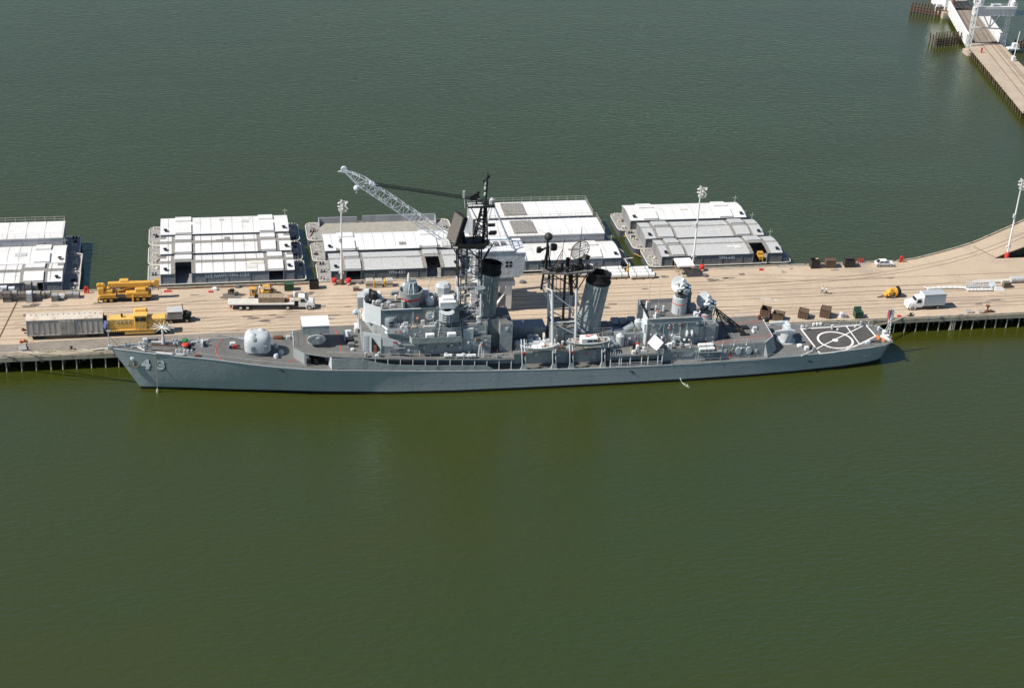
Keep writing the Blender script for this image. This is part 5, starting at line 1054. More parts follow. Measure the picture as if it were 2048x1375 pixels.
# ---- upper deck abaft the boats, side gallery with stanchions
SG = [(95.4, -5.5), (95.4, -7.6), (106.3, -7.55), (106.3, -5.6)]
slab([(95.4, 5.5)]+SG+[(106.3, 5.5)], 6.55, .2, 'upper_deck')
b = MB(); b.prism([(95.4, -4.9), (107, -4.9), (107, 4.9), (95.4, 4.9)], 3.85, 6.34); b.build('deckhouse', 'haze_grey', ship)
for s in (95.6, 97.4, 97.8, 99.6, 101.9, 103.2, 105.2, 106.1): b = MB(); b.bar((s, -7.6, 3.95), (s, -7.45, 6.4), .09, 6); b.build('stanchion', 'pale_grey', ship)
b = MB(); b.rail([(101.2, -7.5, 6.55), (106.2, -7.5, 6.55)], 1.05, 1.6, .05, bars=(1, .66, .33)); b.build('railing', 'pale_grey', ship); b = MB(); b.rail([(95.5, -7.5, 6.55), (99, -7.5, 6.55)], .9, .5, .06, bars=(.5,)); b.build('railing', 'pale_grey', ship)
b = MB(); b.rail([(95.6, -7.7, 4.0), (106, -7.7, 4.0)], 1.0, 3, .04, bars=(1, .66, .33)); b.build('railing', 'pale_grey', ship)
for s, m in ((102.1, 'gold'), (103.0, 'orange'), (98.2, 'haze_dark')): b = MB(); b.box(s-.3, s+.3, -5.1, -4.91, 4.4, 5.4); b.build('wall_fitting', m, ship)
for s, t, w, d, h, m in ((97.2, -4.2, 1.2, 1.0, 1.1, 'haze_dark'), (96.3, -3.4, 1.0, .8, 1.4, 'light_grey'), (100.6, -5.8, .5, .5, 1.7, 'dark'), (101.2, -6.2, .6, .5, 1.5, 'white'), (101.4, -5.0, .9, .5, 1.2, 'red'), (100.3, -7.0, .9, .7, .8, 'rim_pale'), (102.5, -6.4, 1.2, .4, .4, 'canvas'), (104.8, -5.9, .5, .4, .6, 'gold')):
    b = MB(); b.rbox(s-w/2, s+w/2, t-d/2, t+d/2, 6.53, 6.55+h, min(w, d)*.25); b.build('deck_gear', m, ship)
# machinery between funnel and after house
b = MB(); b.prism([(97.2, -2.8), (103.4, -2.8), (103.4, 3), (97.2, 3)], 6.57, 8.7, 1); b.build('ventilator_house', ['haze_grey', 'haze_dark'], ship)
for s, t in ((98.2, 1.4), (99.8, 1.2), (101.6, 1.5)): b = MB(); b.bar((s-.7, t, 9.5), (s+.7, t, 9.5), .8, 14); b.build('ventilator_trunk', 'haze_dark', ship, 40)
b = MB(); b.T = Matrix.Translation((100.7, -1.3, 9.3)) @ Matrix.Rotation(math.radians(60), 4, 'Y'); b.lathe(0, 0, [(.75, -1.2), (.75, .7), (.9, .8), (.9, 1.0)], 16); hp = b.build('torpedo_tube', 'haze_dark', ship, 40)
b = MB(); b.lathe(98.3, -3.4, [(.9, 6.57), (.85, 8.8), (.3, 9.3)], 14); b.build('ventilator', 'light_grey', ship, 40)
b = MB(); b.lathe(102.4, -1.0, [(.8, 8.7), (.8, 10.6), (.4, 11)], 12); b.build('ventilator', 'light_grey', ship, 40)
b = MB(); b.rbox(101.3, 101.8, -2.2, -1.8, 9.0, 9.9, .1); b.build('yellow_cover', 'gold', ship)
b = MB(); b.wall([(96.3, -3.6), (97.0, -4.6)], 7, [8.9, 7.4], .9); b.build('splinter_screen', 'light_grey', ship)
# ---- after superstructure
Z5 = 11.7
b = MB(); b.prism([(103.4, -4.1), (114.1, -4.1), (114.1, 4.3), (103.4, 4.3)], 6.57, Z5, 1); as_ = b.build('after_house', ['haze_grey', 'deck_grey'], ship)
b = MB(); b.wall([(103.5, 4.25), (103.45, -4.12), (114.1, -4.12)], Z5, [12.9, 12.65, 12.6], .12); b.wall([(104, 4.3), (113, 4.3)], Z5, 12.6, .1); b.build('parapet', 'haze_grey', as_)
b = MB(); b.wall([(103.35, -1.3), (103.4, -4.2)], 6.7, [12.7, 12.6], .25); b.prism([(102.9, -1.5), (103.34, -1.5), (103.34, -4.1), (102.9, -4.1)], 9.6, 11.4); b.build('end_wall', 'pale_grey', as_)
b = MB(); b.wall([(103.6, -4.2), (114.0, -4.2)], 12.58, 12.66, .25); b.wall([(103.6, -4.19), (114.0, -4.19)], 11.5, 11.58, .1); b.build('ledge', 'light_grey', as_)
b = MB(); b.prism([(114.12, -3.7), (117.7, -3.7), (117.7, 4), (114.12, 4)], 6.57, 10.3, 1); ah = b.build('after_house', ['haze_grey', 'deck_grey'], ship)
b = MB(); b.prism([(117.72, -3.7), (118.6, -3.0), (118.6, 3.4), (117.72, 4)], 6.57, 9.9); b.build('blast_shield', 'haze_dark', ah)
b = MB(); b.rail([(114.2, -3.6, 10.3), (117.6, -3.6, 10.3), (117.6, 0, 10.3)], 1, 1, .06); b.build('railing', 'pale_grey', ah)
for s, z, r, m in ((105.0, 8.6, .28, 'white'), (106.6, 8.4, .24, 'white'), (106.6, 8.0, .2, 'light_grey'), (111.3, 7.6, .28, 'white'), (112.4, 7.6, .26, 'white'), (105.4, 9.2, .2, 'light_grey'), (114, 8.8, .2, 'rust')):
    b = MB(); b.sphere((s, -4.3, z), r, 10, 6); b.build('float_light', m, as_, 50)
for s in (111.6, 112.6): b = MB(); b.T = Matrix.Translation((s, -4.5, 9.2)) @ Matrix.Rotation(PI/2, 4, 'Y'); b.lathe(0, 0, [(.65, -.1), (.65, .1)], 16); b.build('cable_reel', 'pale_grey', as_, 40)
b = MB(); b.obox((108.9, -4.4, 8.7), (.9, .4, .5), (0, .5, 0)); b.obox((109.6, -4.5, 8.3), (1.4, .5, .6), (0, .2, 0)); b.tube([(109.4, -4.5, 8), (108.6, -4.6, 7.3), (107.2, -4.7, 6.9)], .14); b.build('davit_arm', 'pale_grey', as_, 40)
badge(110.6, -4.16, 10.5, .75)
for s, m in ((104.6, 'rim_pale'), (106.2, 'light_grey'), (108.7, 'rope'), (110, 'rope'), (113.6, 'light_grey')): b = MB(); b.box(s-.2, s+.2, -4.3, -4.11, 11.0, 11.3); b.build('wall_fitting', m, as_)
for s, t in ((105.5, -3.4), (104.9, 1.4)):
    b = MB(); b.box(s-.4, s+.4, t-.4, t+.4, Z5-.02, Z5+1.9); wb = b.build('whip_base', 'haze_grey', ship)
    b = MB(); b.lathe(s, t, [(.25, Z5+1.9), (.2, Z5+2.3)], 8); b.build('insulator', 'orange', wb)
    b = MB(); b.bar((s, t, Z5+2.3), (s+.1, t, Z5+9), .045, 4, .02); b.build('whip_antenna', 'pale_grey', wb)
    b = MB(); b.box(s-.43, s-.4, t-.4, t+.4, Z5, Z5+1.9); b.build('whip_plate', 'white', wb)
# ---- missile directors
def director(s, t, z0, zc, r, name):
    b = MB(); b.lathe(s, t, [(r, z0), (r*.97, zc), (r*.8, zc+.1)], 20); d = b.build('missile_director', 'light_grey', ship, 40)
    b = MB(); b.lathe(s, t, [(r+.03, z0+(zc-z0)*.62), (r+.03, z0+(zc-z0)*.62+.14)], 20); b.build('director_stripe', 'mark_red', d)
    b = MB(); b.rbox(s-1.0, s+1.0, t-.9, t+.9, zc+.1, zc+1.6, .25); b.box(s-.5, s+1.1, t-1.2, t-.9, zc+.3, zc+1.3); b.build('director_yoke', 'steel_grey', d)
    b = MB(); b.T = Matrix.Translation((s-.35, t+.35, zc+2.5)) @ Matrix.Rotation(math.radians(32), 4, 'Z') @ Matrix.Rotation(math.radians(-66), 4, 'Y')
    b.lathe(0, 0, [(.35, -1.35), (.95, -1.05), (1.4, -.45), (1.62, .15), (1.68, .4), (1.5, .35), (.9, .05), (.15, -.05)], 24); b.lathe(0, 0, [(.25, -.1), (.22, 1.0), (.4, 1.1), (.1, 1.3)], 8)
    for k in range(8): a_ = 2*PI*k/8; b.bar((1.0*math.cos(a_), 1.0*math.sin(a_), -1.05), (1.6*math.cos(a_), 1.6*math.sin(a_), .1), .09, 4)
    ds = b.build('director_dish', 'light_grey', d, 40)
    b = MB(); b.obox((s+.1, t-1.25, zc+2.9), (1.3, .5, .8), (.3, .5, .2)); b.bar((s-.9, t-1.2, zc+2.3), (s+.2, t-1.5, zc+2.6), .36, 10); b.obox((s+.3, t-.6, zc+3.7), (.9, .7, .5), (.2, .7, 0)); b.build('director_tracker', 'pale_grey', d, 40)
    b = MB(); b.obox((s+.75, t-1.0, zc+2.3), (.5, .7, 1.0), (.2, .2, 0)); b.obox((s-.2, t-1.3, zc+1.3), (1.5, .4, .5), (0, .1, 0)); b.build('director_shade_block', 'dark', d)  # dark blocks painting the shade of hollows in the mount
    b = MB(); b.obox((s+1.1, t-.5, zc+2.1), (1.1, 1.3, 1.2), (.2, .3, 0)); b.obox((s+.6, t-1.2, zc+1.6), (1.0, .7, .9), (0, .4, 0)); b.bar((s+.2, t-1.5, zc+2.2), (s+1.2, t-1.3, zc+1.7), .4, 10); b.build('director_housing', 'light_grey', d, 40)
director(110.9, 0, Z5, 15.2, 1.5, 'a'); director(116.5, 0, 10.3, 11.4, 1.35, 'b')
b = MB(); b.T = Matrix.Translation((113.3, 2.2, 15.2)) @ Matrix.Rotation(math.radians(75), 4, 'Y'); b.lathe(0, 0, [(.95, -.3), (1.0, .3), (.5, .32), (.4, -.2)], 18); b.T = Matrix(); b.lathe(113.4, 2.2, [(.6, Z5), (.5, 14.6)], 10); b.rbox(113, 114.4, -.6, .9, Z5, 13.4, .3); b.build('jamming_antenna', 'haze_dark', ship, 40)
b = MB(); b.rbox(113.1, 113.9, -3.4, -2.5, 12.3, 13.1, .1); b.rbox(114.3, 115.2, -3.2, -2.2, 10.3, 11.6, .15); b.bar((113.3, -3.9, 12), (114.4, -2.8, 13.2), .15); b.build('deck_gear', 'pale_grey', ship)
# ---- after upper deck (over the magazine), ending in a sloped screen
SA = [(106.4, 5.7), (106.4, -5.9), (127.6, -5.85), (130.1, -3.3), (130.4, 5.0), (129.4, 5.7)]
ZA = lambda s, t: 6.5+(s-106)*.02
b = MB(); b.prism(SA, 3.8, lambda s, t: ZA(s, t)-.02, 1); mg = b.build('magazine_house', ['haze_grey', 'deck_grey'], ship)
b = MB(); b.prism([(127.7, -5.9), (130.2, -3.4), (131.0, -3.9), (128.3, -6.7)], 4.05, lambda s, t: 4.2 if t < -6 or s > 130.5 else 6.9); b.build('blast_screen', 'haze_grey', mg)
b = MB(); b.wall([(127.6, -5.85), (130.15, -3.3), (130.45, 5)], ZA(128, 0)-.05, ZA(128, 0)+.12, .15); b.build('coaming', 'light_grey', mg)
for s in (112.2, 116.6, 118.8, 121.2, 123.8): b = MB(); b.bar((s, -5.8, 6.6), (s+.1, -5.8, 8.0), .05, 5); b.sphere((s, -5.85, 6.75), .16, 8, 5); b.build('stanchion', 'pale_grey', mg)
b = MB(); b.rail([(120.5, -5.8, 6.8), (127.5, -5.8, 6.9)], 1.1, 2.2, .035); b.build('railing', 'pale_grey', mg); b = MB(); b.rail([(129, 5.4, 6.9), (120, 5.6, 6.8)], 1.1, 2.2, .035); b.build('railing', 'pale_grey', mg)
def m4(px): return [Vector((q.x, q.y, ZA(q.x, q.y))) for q in [SZ(x, y, 6.75) for x, y in px]]
for quad in (((1469, 647), (1518, 642.5), (1521, 645.5), (1472, 650)), ((1433, 684), (1479, 679), (1481.5, 682), (1436, 686.5)), ((1491, 675), (1541, 670), (1543, 674), (1494, 679)), ((1440, 648.5), (1453, 647), (1455, 649), (1442, 650.5))):
    mark(m4(quad), .14, 'mark_red_faded', closed=True, dz=.02)
# loading crane / strike-down frame
b = MB()
for t in (1.2, 3.4):
    b.bar((119.6, t, 10.6), (124.6, t-2.9, 7.2), .16, 5); b.bar((119.9, t, 9.9), (124.4, t-2.9, 6.9), .12, 5)
    for k in range(6): p = Vector((119.6, t, 10.6)).lerp(Vector((124.6, t-2.9, 7.2)), k/6); b.bar(p, p+Vector((.35, -.2, -.65)), .06, 4)
    b.bar((119.7, t, 10.4), (119.2, t, 6.6), .12, 5); b.bar((119.7, t, 10.4), (121.6, t-.6, 6.6), .09, 4)
b.bar((119.6, 1.2, 10.6), (119.6, 3.4, 10.6), .16); b.bar((124.6, -1.7, 7.2), (124.6, .5, 7.2), .16); b.bar((119.2, .6, 10.2), (119.8, 4.3, 10.9), .12); lc = b.build('loading_crane', 'mast_black', ship)
b = MB(); b.obox((123.9, -.6, 7.5), (1.3, 1.4, .12), (0, .5, .0)); b.build('crane_plate', 'rust', lc)
for s, t, w, d, h in ((125.4, .8, 1.6, 1.3, .35), (124.6, -2.1, 1.9, .5, .3), (121.0, -2.8, .9, .8, .06)): b = MB(); b.rbox(s-w/2, s+w/2, t-d/2, t+d/2, ZA(s, t)-.03, ZA(s, t)+h, .02); b.build('hatch', 'dark', mg)
for s, t, w, d, h, m in ((127.4, 0, .9, .5, .6, 'pale_grey'), (126.7, -1.0, .4, 1.2, .4, 'pale_grey'), (127.8, .8, 1.2, .3, .4, 'steel_grey'), (129.7, 4.2, .7, .6, .9, 'rust'), (130.9, 3.0, .8, .7, .8, 'dark')): b = MB(); b.rbox(s-w/2, s+w/2, t-d/2, t+d/2, ZA(s, t)-.03, ZA(s, t)+h, .08); b.build('deck_gear', m, mg)
for k in range(4): canister(114.6+1.62*(k % 2), -6.4+.85*(k//2), 6.55+.45*(k//2), 1.45, .38)
b = MB(); b.box(113.6, 118.6, -7.0, -5.9, 5.95, 6.05); [b.bar((s, -6.9, 3.95), (s, -6.8, 5.95), .07) for s in (113.8, 114.3, 118.4)]; b.build('raft_platform', 'haze_dark', ship)
for s in (122.2, 124.4): b = MB(); b.T = Matrix.Translation((s, -6.02, 5.5)) @ Matrix.Rotation(PI/2, 4, 'X'); b.lathe(0, 0, [(.62, -.12), (.62, .12), (.4, .13)], 16, sy=1.35); b.build('oval_raft', 'light_grey', mg, 40)
for s, z, m in ((119.6, 5.6, 'light_grey'), (120.6, 5.2, 'rust'), (120.7, 4.4, 'red'), (121.8, 4.9, 'rust'), (126, 5.3, 'light_grey'), (125.2, 4.8, 'dark'), (117.9, 5.9, 'orange'), (116, 5.0, 'pale_grey')): b = MB(); b.box(s-.18, s+.18, -6.05, -5.88, z-.35, z+.35); b.build('wall_fitting', m, mg)
b = MB(); b.tube([(107.2, -5.95, 6.1), (110.3, -5.95, 6.0)], .05); b.tube([(108, -5.95, 5.2), (112.4, -5.95, 4.8), (113, -5.95, 5.6)], .05); b.build('conduit', 'haze_dark', mg)
b = MB(); b.bar((113.0, -6.9, 4), (113.6, -6.3, 6.4), .06); b.bar((113.5, -6.9, 4), (114.1, -6.3, 6.4), .06); b.build('ladder', 'haze_dark', ship)
# white cover on the upper deck
t_ = thing('canvas_awning', 'white square awning tilted over the warship side deck below the after house', 'awning', SW(104.9, -5.9, 6.55), PSI+math.radians(40))
b = MB(); b.prism([(-1.15, -1.15), (1.15, -1.15), (1.15, 1.15), (-1.15, 1.15)], lambda x, y: 1.6+.42*(x+y), lambda x, y: 1.66+.42*(x+y)); b.build('cover', 'white', t_)
for x, y in ((-1.1, -1.1), (1.1, -1.1), (1.1, 1.1), (-1.1, 1.1)): b = MB(); b.bar((x, y, 0), (x, y, 1.6+.42*(x+y)), .05); b.build('pole', 'rim_pale', t_)
# ---- after launcher
zl = zs(134.5)
b = MB(); b.lathe(134.4, .0, [(2.0, zl-.1), (1.95, zl+.12), (1.3, zl+.15), (1.15, zl+2.2)], 24); ml = b.build('twin_launcher', 'light_grey', ship, 40)
b = MB(); b.rbox(133.7, 135.1, -1.2, 1.4, zl+2.15, zl+3.3, .3); b.rbox(134.3, 135.3, .1, 2.2, zl+2.5, zl+3.5, .25); b.build('launcher_head', 'light_grey', ml)
for t in (-1.7, 1.9):
    b = MB(); b.loft([[(135.4, t-.35, zl+2.5), (135.4, t+.35, zl+2.5), (135.4, t+.35, zl+3.1), (135.4, t-.35, zl+3.1)], [(133.8, t-.38, zl+2.5), (133.8, t+.38, zl+2.5), (133.8, t+.38, zl+3.4), (133.8, t-.38, zl+3.4)], [(131.2, t-.17, zl+2.8), (131.2, t+.17, zl+2.8), (131.2, t+.17, zl+3.15), (131.2, t-.17, zl+3.15)]]); b.bar((132.4, t, zl+2.5), (130.8, t, zl+2.6), .1); b.build('launcher_arm', 'light_grey', ml)
# ---- quarterdeck landing pad
pad = [Vector((q.x, q.y, zs(q.x))) for q in [SZ(x, y, 4.25) for x, y in ((1602.5, 657.5), (1640, 706.2), (1668, 703.5), (1690, 700), (1719, 688.5), (1751, 672.5), (1731, 649.5))]]
b = MB(); b.add([p+Vector((0, 0, -.018)) for p in pad], [tuple(range(len(pad)))]); b.build('landing_pad', 'pad_grey', ship)
mark(pad, .34, 'mark_white', closed=True, name='pad_line', dz=.02)
q1, q2 = SZ(1633, 696.5, 4.25), SZ(1731, 649.5, 4.25); mark([Vector((p.x, p.y, zs(p.x))) for p in (q1, q2)], .26, 'mark_white', 'pad_line', dz=.03)
q1, q2 = SZ(1692, 651.5, 4.25), SZ(1719.5, 689, 4.25); mark([Vector((p.x, p.y, zs(p.x))) for p in (q1, q2)], .26, 'mark_white', 'pad_line', dz=.025)
c = SZ(1670.5, 680, 4.25); R_ = 3.55
ring(c.x, c.y, R_, .44, zs(c.x)+.045, 'mark_white', 'pad_circle')
b = MB(); b.lathe(c.x, c.y, [(.62, zs(c.x)), (.62, zs(c.x)+.035)], 20); b.build('pad_line', 'mark_white', ship)
# stern fittings
b = MB()
pts = [(s, -hb(s)+.12, zs(s)) for s in (137, 141, 145, 148, 151, 153, 154.6, 155.6, 156.2)]; b.rail(pts, 1.0, 1.6, .035)
b.build('railing', 'rim_pale', ship); b = MB(); pts = [(s, hb(s)-.12, zs(s)) for s in (134, 138, 142, 146, 150, 153, 154.6)]; b.rail(pts, 1.0, 1.8, .04); b.build('railing', 'rim_pale', ship)
for px, py, w, d, h, m in ((1613, 699, 1.0, .8, .8, 'pale_grey'), (1620, 697, .8, .7, 1.0, 'timber'), (1628, 701, .8, .6, .8, 'haze_dark'), (1599, 692, 1.0, .8, .5, 'white'), (1675, 660, .4, .3, .4, 'white'), (1627, 651, .5, .4, .6, 'white'), (1634, 650.5, .5, .4, .6, 'white'), (1641, 650, .5, .4, .6, 'white'), (1735, 686, 1.0, .6, .6, 'pale_grey'), (1752, 684, 2.2, .5, .3, 'dark'), (1756, 676, .4, 1.6, .5, 'orange'), (1767, 682, .5, 1.0, .5, 'orange'), (1757, 659, .5, .5, .8, 'pale_grey'), (1768, 671, .9, .9, 1.3, 'pale_grey'), (1773, 676, 1.0, .6, .8, 'white')):
    c = DK(px, py); b = MB(); b.rbox(c.x-w/2, c.x+w/2, c.y-d/2, c.y+d/2, c.z-.03, c.z+h, min(w, d)*.2); b.build('deck_gear', m, ship)
b = MB(); a, c = DK(1603, 711, .2), DK(1616, 705, .2); b.bar(a, c, .16); b.bar(DK(1612, 708, .2), DK(1626, 700, .4), .12); b.bar(DK(1762, 672, .1), DK(1784, 683, .8), .3, 6); b.bar(DK(1766, 668, .3), DK(1780, 680, 1.2), .18, 6); b.build('gangway_boom', 'canvas', ship)
b = MB(); p0 = DK(1774, 672)
for k, (dx, dy) in enumerate(((.6, .5), (-.6, .6), (.2, -.8))): b.bar((p0.x+dx, p0.y+dy, p0.z), (p0.x+.3, p0.y+.2, p0.z+4.2), .06)
for k in range(4): b.bar((p0.x-.2, p0.y+.3, p0.z+.8+.8*k), (p0.x+.7, p0.y+.1, p0.z+.9+.8*k), .045)
b.bar((p0.x+.3, p0.y+.2, p0.z+4), (p0.x+.35, p0.y+.25, p0.z+9.5), .05, 4, .03); b.build('stern_tripod', 'pale_grey', ship)
b = MB(); b.bar((155.9, -.6, 4.3), (156.9, -.3, 10.3), .07, 6, .05); b.sphere((156.95, -.28, 10.4), .12, 8, 5); b.build('ensign_staff', 'rim_pale', ship)
fl = thing('ensign_flag', 'red and white striped flag with a blue corner hanging from the warship stern staff', 'flag', SW(156.9, -.3, 10.3), PSI)
def fp(u, v): return (-.05-1.25*u*(1-.1*v)+.10*math.sin(5*v+3*u), -.16*math.sin(9*u+2*v)*u, -.1-3.3*v*(1-.08*u))
b = MB(); n1, n2 = 6, 26
for j in range(n2):
    for i in range(n1):
        u0, u1, v0, v1 = i/n1, (i+1)/n1, j/n2, (j+1)/n2; m = 2 if v0 < .36 and u0 < .6 else (0 if i % 2 else 1)
        b.add([fp(u0, v0), fp(u1, v0), fp(u1, v1), fp(u0, v1)], [(0, 1, 2, 3)], m)
b.build('cloth', ['flag_red', 'white', 'flag_blue'], fl, 60)
# mooring lines
ml_ = [((0.2, .1, 9.2), (-96, 10.0)), ((.3, .2, 9.1), (-105, 11.2)), ((154.6, 3.9, 4.5), (88.2, 10.6)), ((155.3, 3.5, 4.6), (88.1, 10.7))]
for (s, t, z), (x, y) in ml_:
    a = SW(s, t, z); e = Vector((x, y, ZD+.5)); b = MB(); b.tube([a.lerp(e, k/10)+Vector((0, 0, -.9*math.sin(PI*k/10)*min(1, (e-a).length/20))) for k in range(11)], .11, 5)
    far = x > 0; o = b.build('mooring_line', 'rope'); tag(o, {0: 'pale bow line running from the stem to the pier edge bollards', 1: 'pale bow line reaching left along the pier to the edge of the photograph', 2: 'pale stern line, upper of two reaching the bollard below the box truck', 3: 'pale stern line, lower of two reaching the bollard below the box truck'}[ml_.index(((s, t, z), (x, y)))], 'rope', 'mooring lines of the warship')
# water pouring from the side, and the fender beside the stern
b = MB(); p = SW(110.2, -hull_t(110.2, .75), .75); c = G(1363, 763, .02)
for k in range(3): b.tube([p+Vector((.05*k, 0, 0)), p+Vector((.06*k, -.15, -.1)), Vector((c.x-.05+.06*k, c.y, .03))], .04, 5)
for k in range(70): q = random.random()**.8; b.lathe(c.x+.95*q+random.gauss(0, .05+.22*q), c.y-.1-2.2*q+random.gauss(0, .05+.16*q), [(random.uniform(.03, .12)*(1.15-.5*q), -.04), (.03, random.uniform(.015, .05))], 6)
tag(b.build('discharge_water', 'foam'), 'white water pouring from the hull side into the harbour', kind='stuff')

# ---- small fittings that crowd the walls and decks
random.seed(21)
def fit(s, t, z, w, h, d, m, name, par=ship):
    b = MB(); b.box(s-w/2, s+w/2, t-d, t+.02, z-h/2, z+h/2); return b.build(name, m, par)
WALLS = [(52, 66, -5.29, 9.0, 10.5, 26), (57, 66, -5.02, 11.6, 12.9, 9), (53, 65, -3.24, 13.6, 15.2, 12), (66.5, 71.2, -5.2, 8.2, 10.6, 8), (66.6, 71.2, -4.62, 11.2, 12.9, 6), (78, 94.5, -5.12, 4.6, 6.4, 16), (85.0, 87.0, -2.32, 7.6, 10.2, 4), (87.5, 96.5, -2.42, 9.2 - 1.6, 8.8, 8), (97.5, 103, -2.82, 6.9, 8.5, 7), (96, 106.5, -4.92, 4.4, 6.1, 8), (104, 113.8, -4.13, 7.1, 11.2, 22), (114.4, 117.4, -3.72, 7.0, 10, 6), (107.5, 126.8, -5.89, 4.5, 6.3, 16)]
for a, c, t, z0, z1, n in WALLS:
    for k in range(n):
        s = random.uniform(a, c); z = random.uniform(z0, z1); q = random.random()
        if q < .34: fit(s, t, z, random.uniform(.15, .5), random.uniform(.15, .6), .16, random.choice(('light_grey', 'haze_dark', 'pale_grey', 'steel_grey')), 'wall_box')
        elif q < .55: b = MB(); b.bar((s, t-.07, z0-.3), (s, t-.07, z1+.2), .06, 5); b.build('vertical_pipe', random.choice(('haze_grey', 'light_grey', 'haze_dark')), ship)
        elif q < .7: L = random.uniform(.8, 2.6); b = MB(); b.bar((s, t-.09, z), (min(c, s+L), t-.09, z), .05, 5); b.build('cable_run', random.choice(('light_grey', 'haze_dark', 'canvas')), ship)
        elif q < .8: fit(s, t, z0+.65, .7, 1.6, .07, 'haze_dark', 'door')
        elif q < .9: b = MB(); b.sphere((s, t-.12, z), random.uniform(.12, .2), 8, 5); b.build('wall_lamp', random.choice(('white', 'light_grey', 'canvas')), ship)
        else: fit(s, t, z, .22, .45, .14, random.choice(('mark_red', 'rust', 'gold', 'light_grey')), 'fire_point')
for pts in ([(52.2, -4.95, Z3), (57, -4.95, Z3), (66, -4.95, Z3)], [(40.6, -5.9, z01(40.6)), (46, -6.5, z01(46)), (52, -6.9, z01(52)), (60, -7.05, z01(60))], [(66.4, -4.55, Z3), (71.3, -4.55, Z3)], [(97.3, -2.7, 8.75), (103.2, -2.7, 8.75)], [(106.6, -5.8, 6.55), (112, -5.8, 6.6)], [(87.4, -2.3, 9.03), (96.8, -2.3, 9.03)], [(56.6, -6.6, Z2+1.1), (65.9, -6.6, Z2+1.1)], [(34.3, -1.8, z01(34.3)), (34.4, 4.0, z01(34.3))], [(37, 5.2, z01(37)), (46, 6.5, z01(46))], [(78, 5.4, 7), (95, 5.4, 7)], [(4, -1.2, zs(4)), (10, -2.5, zs(10)), (16.6, -3.65, zs(16.6)), (23, -4.8, zs(23)), (31, -6.0, zs(31)), (38, -6.75, zs(38))], [(4, 1.2, zs(4)), (10, 2.5, zs(10)), (16.6, 3.65, zs(16.6)), (23, 4.8, zs(23)), (31, 6.0, zs(31))], [(108, -7.8, zs(108)), (118, -7.6, zs(118)), (128, -7.2, zs(128)), (136, -6.6, zs(136))]):
    b = MB(); b.rail(pts, 1.0, 1.9, .028, bars=(1, .5) if pts[0][0] > 45 else (1,)); b.build('railing', 'pale_grey', ship)
GEAR = [(53, 65, -4.7, -3.6, Z3, 14), (52, 65, .4, 3.2, R4, 10), (78, 94, -5.0, -2.6, 7.0, 18), (96, 103, -7.0, -3.2, 6.55, 12), (106.8, 113, -5.6, -4.5, 6.57, 6), (104.2, 113.5, -3.6, 3.6, Z5, 9), (47, 60, -6.3, -5.6, z01(55), 7), (62, 75, -7.0, -5.6, z01(69), 10), (67, 71, -4.2, 4, Z3, 8), (88, 96, -2, 2, 9.02, 6), (137, 154, 3.2, 4.6, 4.25, 6)]
for a, c, t0, t1, z, n in GEAR:
    for k in range(n):
        s = random.uniform(a, c); t = random.uniform(t0, t1); zz = z01(s) if z in (z01(55), z01(69)) else z; q = random.random(); b = MB()
        if q < .45: w, d, h = random.uniform(.3, 1.1), random.uniform(.3, .7), random.uniform(.3, 1.3); b.rbox(s-w/2, s+w/2, t-d/2, t+d/2, zz-.03, zz+h, min(w, d)*.2); b.build('deck_gear', random.choice(('light_grey', 'haze_grey', 'pale_grey', 'steel_grey', 'haze_dark', 'canvas', 'white')), ship)
        elif q < .65: b.lathe(s, t, [(.22, zz-.02), (.2, zz+.6), (.34, zz+.7), (.3, zz+.95), (.05, zz+1.0)], 10); b.build('mushroom_vent', random.choice(('light_grey', 'haze_grey', 'pale_grey')), ship, 40)
        elif q < .82: b.tube([(s-.5, t, zz+.1), (s, t+.15, zz+.14), (s+.7, t-.1, zz+.1)], .09, 5); b.build('hose', random.choice(('canvas', 'rope', 'dark', 'rust')), ship)
        else: b.bar((s, t, zz), (s, t, zz+random.uniform(1, 2)), .07, 5); b.build('deck_post', random.choice(('pale_grey', 'rust', 'light_grey')), ship)
# ------------------------------------------------------------------ things on the pier
def wheels(t, pts, r, w, axis='y', rim='rim', tyre='tyre'):
    first = None
    for p in pts:
        if first is None:
            b = MB(); b.wheel((0, 0, 0), r, w, axis, 18); first = b.build('wheel', tyre, t, 40); o = first
            b = MB(); b.wheel((0, 0, 0), r*.58, w+.05, axis, 14); b.build('rim', rim, first, 40)
        else: o = copy_tree(first, t)
        o.location = p
